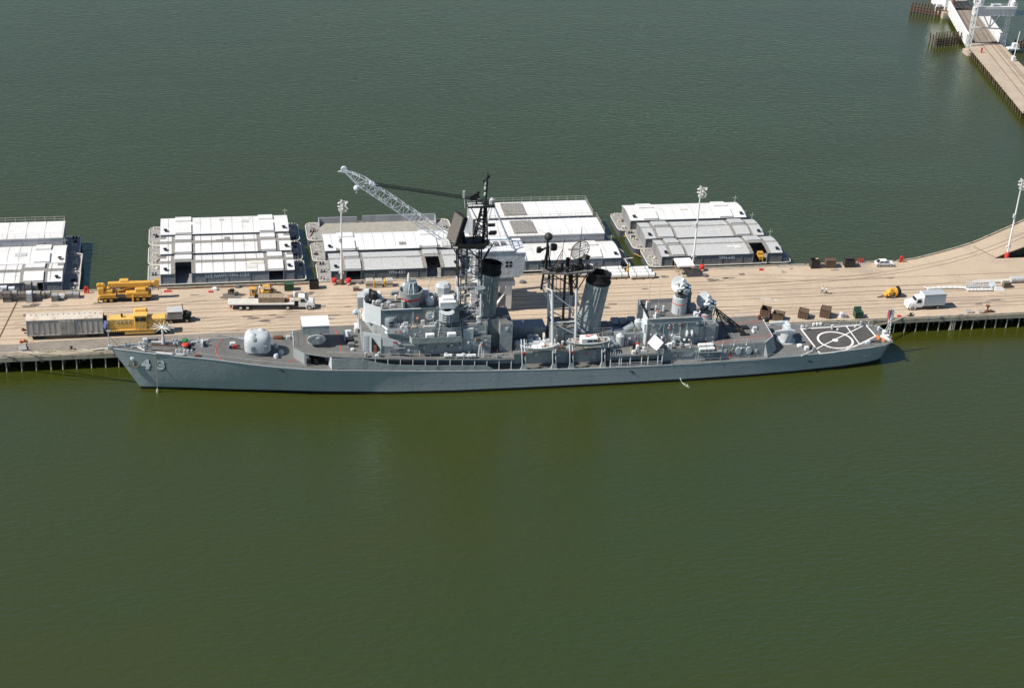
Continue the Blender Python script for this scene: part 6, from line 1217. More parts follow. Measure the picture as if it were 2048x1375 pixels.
# lamp poles
def lamp(px, py, label, h=19.2):
    c = G(px, py); t = thing('light_pole', label, 'light pole', (c.x, c.y, ZD), 0, 'tall floodlight poles on the pier')
    b = MB(); b.bar((0, 0, 0), (0, 0, h), .24, 10, .13); b.build('pole', 'white', t, 40)
    b = MB(); b.lathe(0, 0, [(.55, 0), (.5, 1.1), (.35, 1.3)], 10); b.build('base', 'rust' if px < 1900 else 'red', t, 40)
    b = MB(); b.bar((-.5, 0, 2.6), (.5, 0, 2.6), .07); b.box(-.55, -.25, -.15, .15, 2.5, 2.9); b.box(.25, .55, -.15, .15, 2.5, 2.9); b.build('step_bracket', 'white', t)
    b = MB(); b.rbox(-.55, -.1, -.3, .1, h*.52, h*.52+.9, .08); b.build('junction_box', 'pale_grey', t)
    b = MB()
    for z in (h-.2, h-1.2, h-2.1): b.tube([(.35+.8*math.cos(q*.524), -.1+.8*math.sin(q*.524), z) for q in range(13)], .05, 4); b.bar((-.45, -.1, z), (1.15, -.1, z), .05)
    b.bar((.35, -.1, h-2.1), (.35, -.1, h-.2), .05); b.build('lamp_ring', 'pale_grey', t)
    proto = None
    for k in range(14):
        if proto is None:
            b = MB(); b.lathe(0, 0, [(.08, .18), (.19, 0), (.21, -.2), (.06, -.22)], 10); proto = b.build('lamp_head', 'rim_pale', t, 40); o = proto
        else: o = copy_tree(proto, t)
        a = 2*PI*k/7; o.location = (.35+.9*math.cos(a), -.1+.95*math.sin(a), h-.1-1.1*(k//7)-.35*(k % 2)); o.rotation_euler = (.6*math.sin(a), -.6*math.cos(a), 0)
lamp(683, 568, 'floodlight pole with a rusty base between two red hydrants')
lamp(1385, 534, 'floodlight pole beside the white canopy on legs')
lamp(2013, 514, 'floodlight pole with a bright red base at the curve of the pier')
# red hydrants and frames
def hydrant(px, py, label, k=1):
    c = G(px, py); t = thing('hydrant', label, 'hydrant', (c.x, c.y, ZD), 0, 'red hydrant manifolds on the rear pier edge')
    b = MB(); b.lathe(0, 0, [(.35*k, 0), (.35*k, .3), (.55*k, .5), (.6*k, 1.1), (.5*k, 1.35), (.1, 1.45)], 12); b.build('body', 'red', t, 40)
    b = MB(); b.bar((-.8*k, -.1, .5), (.8*k, -.1, .5), .14, 8); b.bar((-.4, -.6, .35), (.3, -.5, .4), .12, 8); b.build('pipe', 'rim_pale', t, 40)
hydrant(668, 568, 'red hydrant left of the first floodlight pole'); hydrant(697, 568, 'red hydrant right of the first floodlight pole'); hydrant(1403, 541, 'red hydrant right of the second floodlight pole')
def frame(px, py, label):
    c = G(px, py); t = thing('pipe_stand', label, 'pipe frame', (c.x, c.y, ZD), 0, 'red upright pipe frames on the rear pier edge')
    b = MB(); b.tube([(-.35, 0, 0), (-.3, 0, 1.1), (.0, .1, 1.5), (.35, 0, 1.2), (.4, 0, 0)], .16, 8); b.bar((-.3, 0, .8), (.35, 0, .8), .1); b.bar((.0, 0, 0), (.02, .05, 1.4), .12); b.build('pipework', 'red', t, 40)
frame(173, 586, 'red pipe frame beside the rear of the yellow mobile crane'); frame(1802, 524, 'red pipe frame right of the white car')
c = G(1720, 526); t = thing('red_rack', 'low red tubular rack between the dumpsters and the white car', 'rack', (c.x, c.y, ZD)); b = MB()
for x in (-.6, -.2, .2, .6): b.tube([(x, -.4, 0), (x, 0, 1.1), (x, .4, 0)], .07)
b.bar((-.6, 0, 1.1), (.6, 0, 1.1), .07); b.build('rails', 'red', t)
c = G(335, 583); t = thing('red_marker', 'flat red marker with a thin post at the front of the yellow mobile crane', 'marker', (c.x, c.y, ZD)); b = MB(); b.box(-.75, .75, -.25, .3, 0, .22); b.build('base', 'red', t); b = MB(); b.bar((0, 0, .2), (0, 0, 1.4), .05); b.build('post', 'red', t)
for px, py, L in ((1522, 540, 'red box lying on the rear pier edge by barge YFN-642'), (421, 584, 'pale red box lying on the rear pier edge below barge lettering'), (1798, 633, 'red block beside the stern line bollard'), (53, 709, 'red block on the pier edge at far left')):
    c = G(px, py); t = thing('red_box', L, 'box', (c.x, c.y, ZD)); b = MB(); b.rbox(-.45, .45, -.25, .25, 0, .35, .06); b.build('body', 'red' if px != 421 else 'mark_red', t)
# dumpsters and bins
def bin_(px, py, L, W, H, rz, m, label, lid=None, open_=True):
    c = G(px, py); t = thing('dumpster', label, 'dumpster', (c.x, c.y, ZD), rz, 'dumpsters on the pier')
    k = .06; b = MB(); b.box(-L/2, L/2, -W/2, -W/2+k, .15, H); b.box(-L/2, L/2, W/2-k, W/2, .15, H); b.box(-L/2, -L/2+k, -W/2+k, W/2-k, .15, H-.003); b.box(L/2-k, L/2, -W/2+k, W/2-k, .15, H-.003); b.box(-L/2+k, L/2-k, -W/2+k, W/2-k, .15, .22 if open_ else H-.1); b.build('body', m, t)
    b = MB(); n = 5
    for i in range(n): x = -L/2+L*i/(n-1); b.box(x-.05, x+.05, -W/2-.06, -W/2-.002, .1, H+.02)
    b.box(-L/2-.05, L/2+.05, -W/2-.07, -W/2-.005, H-.12, H+.04); b.box(-L/2-.05, L/2+.05, W/2+.005, W/2+.07, H-.12, H+.04); b.box(-L/2-.07, -L/2-.005, -W/2, W/2, H-.12, H+.03); b.box(L/2+.005, L/2+.07, -W/2, W/2, H-.12, H+.03); b.build('rib', m, t)
    b = MB(); b.box(-L/2+.2, -L/2+.5, -W/2, W/2, 0, .149); b.box(L/2-.5, L/2-.2, -W/2, W/2, 0, .149); b.build('skid', 'dark', t)
    if lid: b = MB(); b.obox((lid[0], lid[1], H+.05), lid[2], lid[3]); b.build('lid', m if len(lid) < 5 else lid[4], t)
    return t
bin_(1530, 634, 2.0, 2.2, 2.1, -.5, 'brown_bin', 'brown dumpster with a tall raised end, leftmost of those nearest the ship', (-.85, 0, (.1, 2.1, 1.2), (0, .1, 0)), True)
bin_(1556, 638, 2.3, 1.9, 1.5, -.55, 'brown_bin', 'low open brown dumpster full of rubbish near the magazine house', (.2, .4, (1.8, .9, .08), (.3, 0, 0)), True)
bin_(1606, 634, 2.0, 1.8, 1.7, -.5, 'brown_bin', 'closed brown dumpster third from the left by the ship stern', None, False)
bin_(1650, 632, 2.0, 2.0, 2.0, -.55, 'brown_bin', 'closed brown dumpster next to the grey box by the ship stern', None, False)
bin_(1715, 634, 1.7, 1.5, 1.5, 0, 'green_bin', 'green dumpster with its lid standing open near the ensign flag', (0, .62, (1.6, .1, 1.3), (-.25, 0, 0)), True)
bin_(1628, 534, 2.0, 1.6, 1.9, 0, 'black_bin', 'open dark dumpster by the rear pier edge nearest barge YFN-642', (.6, .3, (.8, .5, .1), (0, 0, .5), 'wood'), True)
bin_(1659, 533, 2.1, 1.6, 1.9, -.1, 'brown_bin', 'closed dark brown dumpster, middle of three by the rear pier edge', None, False)
bin_(1697, 532, 2.3, 1.6, 1.8, -.05, 'black_bin', 'dark dumpster nearest the red rack by the rear pier edge', (0, .3, (2, .7, .08), (.2, 0, 0)), True)
bin_(578, 579, 1.9, 1.4, 1.6, 0, 'green_bin', 'dark green dumpster behind the cab of the flatbed truck', None, False)
bin_(628, 576, 1.9, 1.4, 1.8, 0, 'black_bin', 'black open dumpster left of the first hydrant', None, True)
c = G(1686, 634); t = thing('grey_box', 'small pale grey box between the brown and green dumpsters', 'box', (c.x, c.y, ZD)); b = MB(); b.rbox(-.75, -.1, -.5, .5, 0, 1.1, .06); b.build('body', 'pale_grey', t); b = MB(); b.rbox(-.1, .75, -.5, .5, 0, .75, .05); b.build('cabinet', 'mid_grey', t)
# white canopy on legs
c = G(1366, 548); t = thing('canopy', 'white flat canopy on splayed wooden legs by the second floodlight pole', 'canopy', (c.x, c.y, ZD))
b = MB(); b.rbox(-1.9, 1.9, -2.0, 2.0, 2.7, 3.05, .06); b.build('roof', 'white', t)
for x in (-1, 1):
    for y in (-1, 1): b = MB(); b.bar((x*1.3, y*1.3, 0), (x*1.75, y*1.8, 2.7), .08); b.bar((x*1.3, y*1.3, .1), (x*.4, y*1.5, 1.9), .06); b.build('leg', 'wood', t)
b = MB(); b.box(-1.6, 1.6, -.6, .6, 1.6, 1.75); b.build('bench', 'stain', t)
# stacks of white pipe sections
for k, (px, py) in enumerate(((1232, 558), (1286, 558))):
    c = G(px, py); t = thing('pipe_rack', ('left stack of long white fender pipes on the pier behind the second funnel', 'right stack of long white fender pipes left of the canopy')[k], 'pipe rack', (c.x, c.y, ZD), .02, 'stacks of white fender pipes')
    for q in range(3):
        b = MB(); y = .5+q*1.55; b.bar((-2.75+.2*q, y, .75), (2.6-.3*q, y, .75), .6, 14); o = b.build('pipe', 'white', t, 40)
        b = MB(); b.bar((2.6-.3*q, y, .75), (2.85-.3*q, y, .75), .5, 12); b.build('pipe_end', 'rust', o, 40)
        b = MB()
        for x in (-1.6, 1.2): b.bar((x, y, .75), (x+.12, y, .75), .63, 14)
        b.build('strap', 'stain', o)
    b = MB()
    for x in (-2.2, 0, 2.2): b.box(x-.12, x+.12, -.3, 4.4, 0, .17)
    b.build('sleeper', 'timber', t)
c = G(1130, 556); t = thing('pipe_rack', 'stack of long white fender pipes half hidden by the mainmast', 'pipe rack', (c.x, c.y, ZD), .02, 'stacks of white fender pipes')
for q in range(3): b = MB(); b.bar((1, .5+1.55*q, .75), (7, .5+1.55*q, .75), .6, 14); b.build('pipe', 'white', t, 40)
b = MB(); [b.box(x-.12, x+.12, -.3, 4.4, 0, .17) for x in (1.5, 4, 6.5)]; b.build('sleeper', 'timber', t)
c = G(1255, 545); t = thing('yellow_valve', 'yellow and white standing valve between the white pipe stacks', 'valve', (c.x, c.y, ZD)); b = MB(); b.lathe(0, 0, [(.4, 0), (.4, .8), (.2, 1.0), (.15, 2.0)], 10); b.build('stem', 'rim_yellow', t); b = MB(); b.bar((0, 0, 2.0), (-.7, 1.0, 3.0), .15, 6); b.bar((-.9, .8, 3.0), (1.2, 1.0, 3.1), .12); b.build('arm', 'rim_pale', t)
# grey pallets and cage stacks at far left
random.seed(11)
stk = [(2, 598, 1.0, 1.2, 1.9, 'mid_grey'), (15, 603, 1.6, 1.4, 2.0, 'stain'), (29, 600, 1.2, 1.2, 1.8, 'mid_grey'), (44, 602, 1.5, 1.3, 1.8, 'stain'), (59, 604, 1.2, 1.2, 2.2, 'pale_grey'), (74, 598, 1.5, 1.2, 1.5, 'mid_grey'), (85, 596, 1.0, 1.2, 1.2, 'wood'), (95, 594, 1.3, 1.1, 1.1, 'mid_grey'), (110, 602, 1.3, 1.2, 1.4, 'mid_grey'), (138, 596, 1.5, 1.2, 1.1, 'mid_grey'), (152, 596, 1.4, 1.2, 1.1, 'mid_grey'), (58, 589, 1.2, 1.2, 2.6, 'mid_grey'), (70, 588, 1.2, 1.2, 2.2, 'mid_grey'), (24, 590, 1.3, 1.2, 1.6, 'pale_grey'), (8, 590, 1.4, 1.2, 1.8, 'pale_grey')]
lab = ['grey cage crate at the left edge of the photograph', 'rusty framed crate, second from the left on the pier', 'narrow grey crate of upright slats at far left', 'brownish crate with tools on top, left of the pale pallet stack', 'tall stack of pale grey pallets', 'grey crate in the shade right of the pale pallet stack', 'short stack of yellowish boards right of the pallets', 'low grey crate near the barge doorway', 'grey slatted crate standing alone left of the scrap heap', 'low grey crate left of the yellow mobile crane', 'low grey crate nearest the yellow mobile crane', 'rear crate stacked highest behind the pale pallets', 'rear crate behind the shaded grey crate', 'pale rear crate behind the narrow slat crate', 'pale rear crate behind the rusty framed crate']
for (px, py, w, d, h, m), L in zip(stk, lab):
    c = G(px, py); t = thing('crate', L, 'crate', (c.x, c.y+.4, ZD), random.uniform(-.08, .08), 'crates and pallets at the left end of the pier')
    n = max(3, int(h/.34))
    for k in range(n):
        b = MB(); z = h*k/n
        for q in range(4): y = -d/2+d*q/3.0; b.box(-w/2, w/2, y-.07, y+.07, z+.1, z+.17)
        for q in (-1, 0, 1): b.box(q*w*.44-.06, q*w*.44+.06, -d/2, d/2, z, z+.099)
        b.box(-w/2+.05, w/2-.05, -d/2+.05, d/2-.05, z+.171, z+h/n-.02); b.build('pallet', m if k % 3 else ('mid_grey' if m != 'pale_grey' else 'pale_grey'), t)
    for x in (-1, 1):
        for y in (-1, 1): b = MB(); b.box(x*w/2-.05, x*w/2+.05, y*d/2-.05, y*d/2+.05, 0, h+.1); b.build('corner_post', 'rust' if m == 'stain' else 'steel_grey', t)
c = G(123, 598); t = thing('scrap_heap', 'small heap of curved white and dark metal parts between grey crates', 'scrap', (c.x, c.y, ZD)); b = MB()
for k in range(9): b.tube([(random.uniform(-.8, .8), random.uniform(-.5, .9), random.uniform(.1, .9)) for _ in range(3)], random.uniform(.08, .2), 6)
b.build('pieces', 'pale_grey', t); b = MB(); b.rbox(-.8, .8, -.5, .8, 0, .5, .15); b.build('core', 'steel_grey', t)
# yellow cable reels / spools behind the bridge
for k, (px, py) in enumerate(((739, 572), (757, 572), (778, 571))):
    c = G(px, py); t = thing('pallet_stack', ('grey slatted pallet stack, leftmost of three behind the bridge wing', 'slatted pallet stack with yellow ends, middle of three behind the bridge wing', 'slatted pallet stack with a yellow end, nearest the gun director')[k], 'pallet stack', (c.x, c.y, ZD), 0, 'slatted stacks behind the bridge wing')
    b = MB()
    for q in range(5): b.box(-.75, .75, -.7+.3*q, -.5+.3*q, .1, 1.6)
    b.build('slats', 'rim_pale', t); b = MB(); b.box(-.85, .85, -.75, .8, 0, .09); b.box(-.8, .8, -.72, .72, .5, .9); b.build('base', 'stain', t)
    if k: b = MB(); b.rbox(-1.15, -.78, -.7, .7, .1, 1.5, .1); b.build('end_block', 'yellow', t)
c = G(712, 580); t = thing('wire_basket', 'small grey wire basket on the pier left of the bridge wing', 'basket', (c.x, c.y, ZD)); b = MB(); b.box(-.6, .6, -.5, .5, 0, .7); b.build('body', 'stain', t); b = MB(); b.rail([(-.62, -.52, .7), (.62, -.52, .7), (.62, .52, .7)], .35, .3, .03); b.build('rim', 'rim_pale', t)
c = G(465, 586); t = thing('welding_cart', 'small dark two wheeled cart left of the forklifts', 'cart', (c.x, c.y, ZD)); b = MB(); b.rbox(-.5, .4, -.3, .3, .4, 1.0, .1); b.build('body', 'dark', t); wheels(t, [(-.6, -.4, .35), (-.6, .4, .35)], .35, .15); b = MB(); b.bar((.4, 0, .6), (1.3, 0, .1), .06); b.build('handle', 'rust', t)
for px, py, L in ((430, 580, 'white bent pipe on the rear pier edge, left of the carts'), (475, 575, 'dark fitting on the rear pier edge left of the forklifts'), (1410, 553, 'dark grey machine right of the red hydrant'), (720, 567, 'pale pipe fitting left of the slatted stacks'), (1090, 560, 'grey equipment behind the mainmast foot'), (1045, 566, 'yellowish mat edge equipment by the crane crawler')):
    c = G(px, py); t = thing('pipe_fitting', L, 'fitting', (c.x, c.y, ZD)); b = MB(); b.tube([(-.7, 0, .2), (-.2, .2, .6), (.3, 0, .55), (.8, .1, .2)], .16, 6); b.rbox(-.35, .45, -.3, .3, 0, .5, .1); b.build('body', 'white' if px == 430 else 'steel_grey', t)
# mobile crane
c = G(250, 599); t = thing('mobile_crane', 'yellow eight wheeled mobile crane with its telescopic boom lowered', 'crane truck', (c.x, 31.9, ZD), .0)
b = MB(); b.rbox(-5.2, 5.4, -1.35, 1.35, 1.0, 1.6, .1); b.rbox(.3, 4.9, -1.4, 1.4, 1.6, 2.15, .1); b.rbox(-5.0, -1.6, -1.4, 1.4, 1.55, 1.95, .12); ch = b.build('chassis', 'yellow', t)
b = MB(); b.rbox(-5.3, -4.0, -1.3, 1.3, 1.9, 3.4, .15); b.rbox(-4.1, -2.3, -1.2, 1.2, 1.9, 2.7, .15); b.build('upper_body', 'yellow', t)
b = MB(); b.rbox(2.2, 4.4, -1.3, -.1, 2.1, 2.9, .15); b.build('driver_cab', 'yellow', t)
b = MB(); b.T = Matrix.Translation((-3.2, .1, 3.5)) @ Matrix.Rotation(math.radians(.4), 4, 'Y'); b.rbox(0, 8.6, -.5, .5, -.45, .45, .06); b.rbox(8.6, 9.3, -.42, .42, -.35, .35, .05); bm_ = b.build('boom', 'yellow', t)
b = MB(); b.obox((6.6, .1, 3.6), (.9, 1.0, 1.4), (0, .15, 0)); b.bar((6.9, .1, 3.0), (6.9, .1, 1.9), .12); b.build('boom_head', 'yellow', t)
b = MB(); b.rbox(5.6, 6.2, -.3, .4, 1.9, 2.6, .12); b.bar((7.3, 0, .9), (7.3, 0, 2.9), .04); b.lathe(7.3, 0, [(.2, .9), (.22, 1.3), (.05, 1.45)], 8); b.build('hook_block', 'white', t)
b = MB(); b.bar((-1.4, -.2, 2.1), (2.2, 0, 3.1), .22, 8); b.build('boom_ram', 'yellow', t, 40)
b = MB(); b.rbox(-.9, 1.0, .2, 1.4, 2.2, 4.2, .15); cb = b.build('cab', 'yellow', t); b = MB(); b.box(-.7, .8, .17, .198, 3.2, 4.0); b.build('window', 'glass', cb)
b = MB(); b.box(-5.0, 5.2, -1.2, 1.2, .55, 1.0); b.box(-1.6, .2, -1.41, -1.3, 1.1, 1.9); b.build('underframe', 'dark', t)
b = MB(); [b.box(-1.4+.4*k, -1.2+.4*k, -1.45, -1.405, 1.1, 1.85) for k in range(4)]; b.build('grille', 'steel_grey', t)
for x in (-5.0, -4.2): b = MB(); b.T = Matrix.Translation((x, -.7, 3.7)) @ Matrix.Rotation(PI/2, 4, 'X'); b.lathe(0, 0, [(.5, -.3), (.5, .3), (.25, .32)], 14); b.build('winch', 'yellow', t, 40)
b = MB()
for k in range(4): b.rbox(-1.2+.35*k, -.95+.35*k, -1.42, -1.36, .9, 1.7, .02)
b.rbox(-1.3, .5, -1.35, 1.35, .6, 1.0, .1); b.build('outrigger', 'dark', t)
b = MB(); b.rbox(1.5, 1.9, -1.55, -1.2, .3, 1.6, .08); b.rbox(-5.5, -5.1, -1.5, -1.1, .2, 1.3, .08); b.build('outrigger_leg', 'yellow', t)
wheels(t, [(x, y, .55) for x in (-3.9, -2.7, 2.6, 3.9) for y in (-1.2, 1.2)], .55, .4, rim='rim_yellow')
# boxcar
c = G(132, 668); t = thing('boxcar', 'weathered grey boxcar with a rust flecked roof behind the yellow locomotive', 'railway wagon', (-87.55, 17.0, ZD), .0)
b = MB(); b.box(-7.3, 7.3, -1.5, 1.5, 1.05, 4.3)
for k in range(15):
    x = -7.2+14.4*k/14
    if abs(x) > 1.1: b.box(x-.04, x+.04, -1.56, -1.502, 1.1, 4.25)
b.box(-7.3, 7.3, -1.58, -1.502, .9, 1.1); b.box(-7.3, 7.3, -1.57, -1.502, 4.2, 4.32); body = b.build('body', 'boxcar', t)
b = MB(); b.loft([[(x, y, z) for y, z in ((-1.6, 4.3), (-1.55, 4.42), (0, 4.75), (1.55, 4.42), (1.6, 4.3))] for x in (-7.35, 7.35)])
b.build('roof', 'boxcar_roof', t)
b = MB(); [b.box(-6.4+k*1.02, -6.25+k*1.02, -.15, .12, 4.66, 4.78) for k in range(13)]; b.build('roof_cleat', 'dark', t)
b = MB(); b.box(-1.1, 1.9, -1.62, -1.56, 1.15, 4.15); dr = b.build('door', 'boxcar', t)
b = MB(); [b.box(-.9+1.5*q, .3+1.5*q, -1.66, -1.621, 1.4+.45*k, 1.55+.45*k) for k in range(6) for q in (0, 1)]; b.build('door_rib', 'fascia', dr)
b = MB(); [b.box(x-.12, x+.12, -1.6, -1.561, 1.3, 1.5) for x in (-5.6, -4.1, 3.4, 5.0, 6.4)]; b.build('rust_mark', 'rust', body)
b = MB(); b.bar((-7.5, .7, 4.5), (-7.5, .7, 1), .05); b.bar((-8.0, .3, 4.45), (-7.35, .3, 4.45), .07); b.bar((-8.0, .9, 4.45), (-7.35, .9, 4.45), .07); b.bar((-7.7, .1, 4.45), (-7.7, 1.2, 4.45), .06); b.bar((7.45, .6, 4.4), (7.45, .6, 1), .06); b.build('ladder', 'rust', t)
for x in (-5.2, 5.2):
    b = MB(); b.box(x-1.2, x+1.2, -1.1, 1.1, .35, .95); bo = b.build('bogie', 'dark', t)
wheels(t, [(x+d, y, .45) for x in (-5.2, 5.2) for d in (-.85, .85) for y in (-.78, .78)], .45, .14, rim='rust', tyre='dark')
b = MB(); b.box(-8.0, -7.3, -.15, .15, .8, 1.0); b.box(7.3, 7.9, -.15, .15, .8, 1.0); b.build('coupler', 'rust', t)
# locomotive
t = thing('locomotive', 'yellow switcher locomotive with a central cab and striped footplate', 'locomotive', (-73.6, 17.0, ZD), .0)
b = MB(); b.box(-6.0, 5.8, -1.5, 1.5, 1.05, 1.35); b.box(-2.6, 3.2, -1.48, 1.48, .45, 1.05); b.build('frame', 'yellow_loco', t)
b = MB(); b.rbox(-5.7, -.6, -1.05, 1.05, 1.35, 3.65, .12); b.rbox(1.9, 5.5, -1.05, 1.05, 1.35, 3.55, .12); b.build('hood', 'yellow_loco', t)
b = MB(); b.rbox(-.6, 1.9, -1.4, 1.4, 1.35, 4.3, .12); b.rbox(-.7, 2.0, -1.5, 1.5, 4.3, 4.5, .08); b.rbox(-.5, 1.8, .2, 1.3, 4.5, 5.0, .1); cb = b.build('cab', 'yellow_loco', t)
b = MB(); b.box(-.4, .35, -1.43, -1.402, 3.2, 3.95); b.box(.5, 1.7, -1.43, -1.402, 3.2, 3.95); b.box(-.63, -.602, -1.0, 1.0, 3.7, 4.1); b.build('window', 'glass', cb)
b = MB()
for x in (-3.9, -3.2, -2.4, -1.6, 3.8, 4.6): b.rbox(x-.12, x+.12, -1.12, -1.04, 2.9, 3.2, .03)
b.build('louvre', 'roof_pale', t)
b = MB(); [b.obox((-5.2+.42*k, -1.515, 1.2), (.16, .02, .3), (0, .5, 0)) for k in range(26)]; b.build('warning_stripe', 'dark', t)
b = MB(); [b.rail([(-5.8, s*1.4, 1.35), (5.6, s*1.4, 1.35)], .9, 2.2, .025, bars=(1,)) for s in (-1,)]; b.build('handrail', 'yellow_loco', t)
b = MB(); b.box(-6.8, -6.0, -1.4, 1.4, 1.0, 3.4); b.box(-6.85, -6.78, -1.2, 1.2, 3.4, 3.9); b.build('radiator', 'dark', t)
b = MB(); [b.box(-6.7+.3*k, -6.5+.3*k, -1.42, -1.401, 1.4, 3.2) for k in range(2)]; b.build('radiator_panel', 'haze_dark', t)
b = MB(); b.lathe(-3, 0, [(.2, 3.65), (.2, 4.2), (.26, 4.25)], 10); b.build('exhaust', 'dark', t)
b = MB(); b.box(-5.8, -2.7, -1.2, 1.2, .3, 1.0); b.box(3.3, 5.6, -1.2, 1.2, .3, 1.0); b.build('truck_frame', 'dark', t)
wheels(t, [(x, y, .48) for x in (-5.0, -3.6, 3.9, 5.1) for y in (-.78, .78)], .48, .14, rim='rust', tyre='dark')
# grey flat trailer behind
t = thing('grey_trailer', 'grey topped trailer with dark machinery on its end, beside the yellow locomotive', 'trailer', (-65.9, 21.3, ZD), .03)
b = MB(); b.rbox(-2.0, 1.0, -1.2, 1.2, 1.0, 2.6, .06); b.build('body', 'mid_grey', t); b = MB(); b.box(-2.05, 1.05, -1.25, 1.25, 2.6, 2.68); b.build('roof', 'roof_pale', t)
b = MB(); b.box(-2.2, 2.6, -1.1, 1.1, .6, .95); b.rbox(1.1, 2.2, -.9, .9, .95, 2.0, .2); b.bar((1.2, -.8, 2.0), (1.0, .8, 3.4), .09); b.rbox(2.0, 2.8, -.7, .4, 1.4, 2.0, .15); b.build('machinery', 'dark', t)
wheels(t, [(x, y, .45) for x in (-1.4, 1.8) for y in (-1.0, 1.0)], .45, .3)
b = MB(); b.rbox(-6, -2.4, -1.0, 1.0, .6, 1.0, .05); b.build('drawbar', 'steel_grey', t)
# flatbed truck
def truck_cab(t, x0, m='white', s=1):
    b = MB(); b.loft([[(x0+x*s, y, z) for y, z in ((-1.1, .7), (-1.12, 1.6), (-.95, z2), (.95, z2), (1.12, 1.6), (1.1, .7))] for x, z2 in ((0, 2.75), (.15, 2.85), (1.3, 2.75), (1.75, 2.0), (3.0, 1.75), (3.25, 1.3))]); cb = b.build('cab', m, t, 40)
    b = MB(); b.loft([[(x0+(1.36+.39*u)*s, -.86-.05*u, 2.66-.64*u), (x0+(1.36+.39*u)*s, .86+.05*u, 2.66-.64*u), (x0+(1.4+.39*u)*s, .86+.05*u, 2.68-.64*u), (x0+(1.4+.39*u)*s, -.86-.05*u, 2.68-.64*u)] for u in (.1, .9)]); b.build('windscreen', 'glass', cb)
    for y in (-1, 1): b = MB(); b.loft([[(x0+q*s, y*(1.135-.03*k), z) for q, z in ((.4, 1.75), (1.5, 1.75), (1.25, 2.5), (.45, 2.5))] for k in (0, 1)]); b.build('side_window', 'glass', cb)
    b = MB(); b.box(min(x0+3.2*s, x0+3.35*s), max(x0+3.2*s, x0+3.35*s), -1.1, 1.1, .5, .8); b.build('bumper', 'pale_grey', t)
    for y in (-1, 1): b = MB(); b.box(min(x0+3.0*s, x0+3.27*s), max(x0+3.0*s, x0+3.27*s), y*.8-.15, y*.8+.15, 1.0, 1.25); b.build('headlight', 'canvas', t)
    for y in (-1, 1): b = MB(); b.T = Matrix.Translation((x0+2.2*s, y*1.02, .75)) @ Matrix.Rotation(PI/2, 4, 'X'); b.lathe(0, 0, [(.75, -.14), (.78, .14)], 14); b.build('fender', m, t, 40)
    return cb
t = thing('flatbed_truck', 'white flatbed semi truck loaded with wooden crates by the cab', 'truck', (-47.3, 25.6, ZD), -.075)
b = MB(); b.box(-8.4, 5.2, -1.25, 1.25, 1.25, 1.5); b.build('flatbed', 'white', t)
b = MB(); b.box(-8.3, 5.1, -1.1, 1.1, 1.5, 1.54); b.build('bed_planks', 'rim_pale', t)
b = MB(); b.box(5.0, 5.2, -1.3, 1.3, 1.5, 3.2); b.build('headboard', 'white', t)
b = MB(); b.box(-7.5, 8.6, -.5, .5, .7, 1.24); b.build('chassis', 'dark', t)
b = MB(); b.box(-8.0, -7.6, -1.0, 1.0, .6, 1.0); b.build('tail_light', 'red', t)
truck_cab(t, 6.0)
wheels(t, [(x, y, .52) for x in (-5.8, -4.4, 3.8, 8.2) for y in (-1.05, 1.05)], .52, .35, rim='canvas')
for k, (x, w) in enumerate(((-.9, 2.4), (1.7, 2.6))):
    p = Matrix.Rotation(-.075, 4, 'Z') @ Vector((x, .1, 0)); ct = thing('wooden_crate', ('long slatted wooden crate on the flatbed, the one farther from the cab', 'slatted wooden crate on the flatbed beside the orange drums')[k], 'crate', (-47.3+p.x, 25.6+p.y, ZD+1.54), -.075, 'wooden crates on the flatbed truck')
    b = MB(); b.box(-w/2, w/2, -1.0, 1.0, .05, 1.15); b.build('body', 'wood', ct)
    b = MB(); n = int(w/.3)
    for q in range(n+1): xx = -w/2+w*q/n; b.box(xx-.08, xx+.08, -1.06, -1.002, 0, 1.2); b.box(xx-.08, xx+.08, -1.06, 1.02, 1.152, 1.2)
    b.build('slat', 'wood', ct)
for k in range(3):
    p = Matrix.Rotation(-.075, 4, 'Z') @ Vector((3.5+.5*k, -.5+.5*(k % 2), 0)); dt = thing('drum', ('dark drum on the flatbed against the wooden crate', 'orange drum on the flatbed between two others', 'pale drum on the flatbed next to the headboard')[k], 'drum', (-47.3+p.x, 25.6+p.y, ZD+1.54), 0, 'drums on the flatbed truck')
    b = MB(); b.lathe(0, 0, [(.28, 0), (.28, .25), (.3, .27), (.28, .3), (.28, .8), (.25, .82)], 12); b.build('body', ('rust', 'orange', 'canvas')[k], dt, 40)
# box truck
t = thing('box_truck', 'white box truck with a grey cargo body facing left, near the pier edge', 'truck', (92.0, 13.6, ZD), .02)
b = MB(); b.rbox(-.9, 4.1, -1.25, 1.25, 1.1, 3.6, .05); cbx = b.build('cargo_box', 'box_grey', t)
b = MB(); b.box(-.98, -.905, -1.2, 1.2, 1.15, 3.55); b.build('front_panel', 'white', cbx)
b = MB(); b.box(-.93, 4.13, -1.28, 1.28, 1.0, 1.1); b.box(-.93, 4.13, -1.28, -1.2, 3.55, 3.63); b.build('box_trim', 'mid_grey', t)
truck_cab(t, -1.0, s=-1); b = MB(); b.box(-3.6, 3.9, -.45, .45, .6, 1.0); b.build('chassis', 'dark', t)
wheels(t, [(x, y, .45) for x in (-3.2, 2.6) for y in (-1.0, 1.0)], .45, .32, rim='mid_grey')
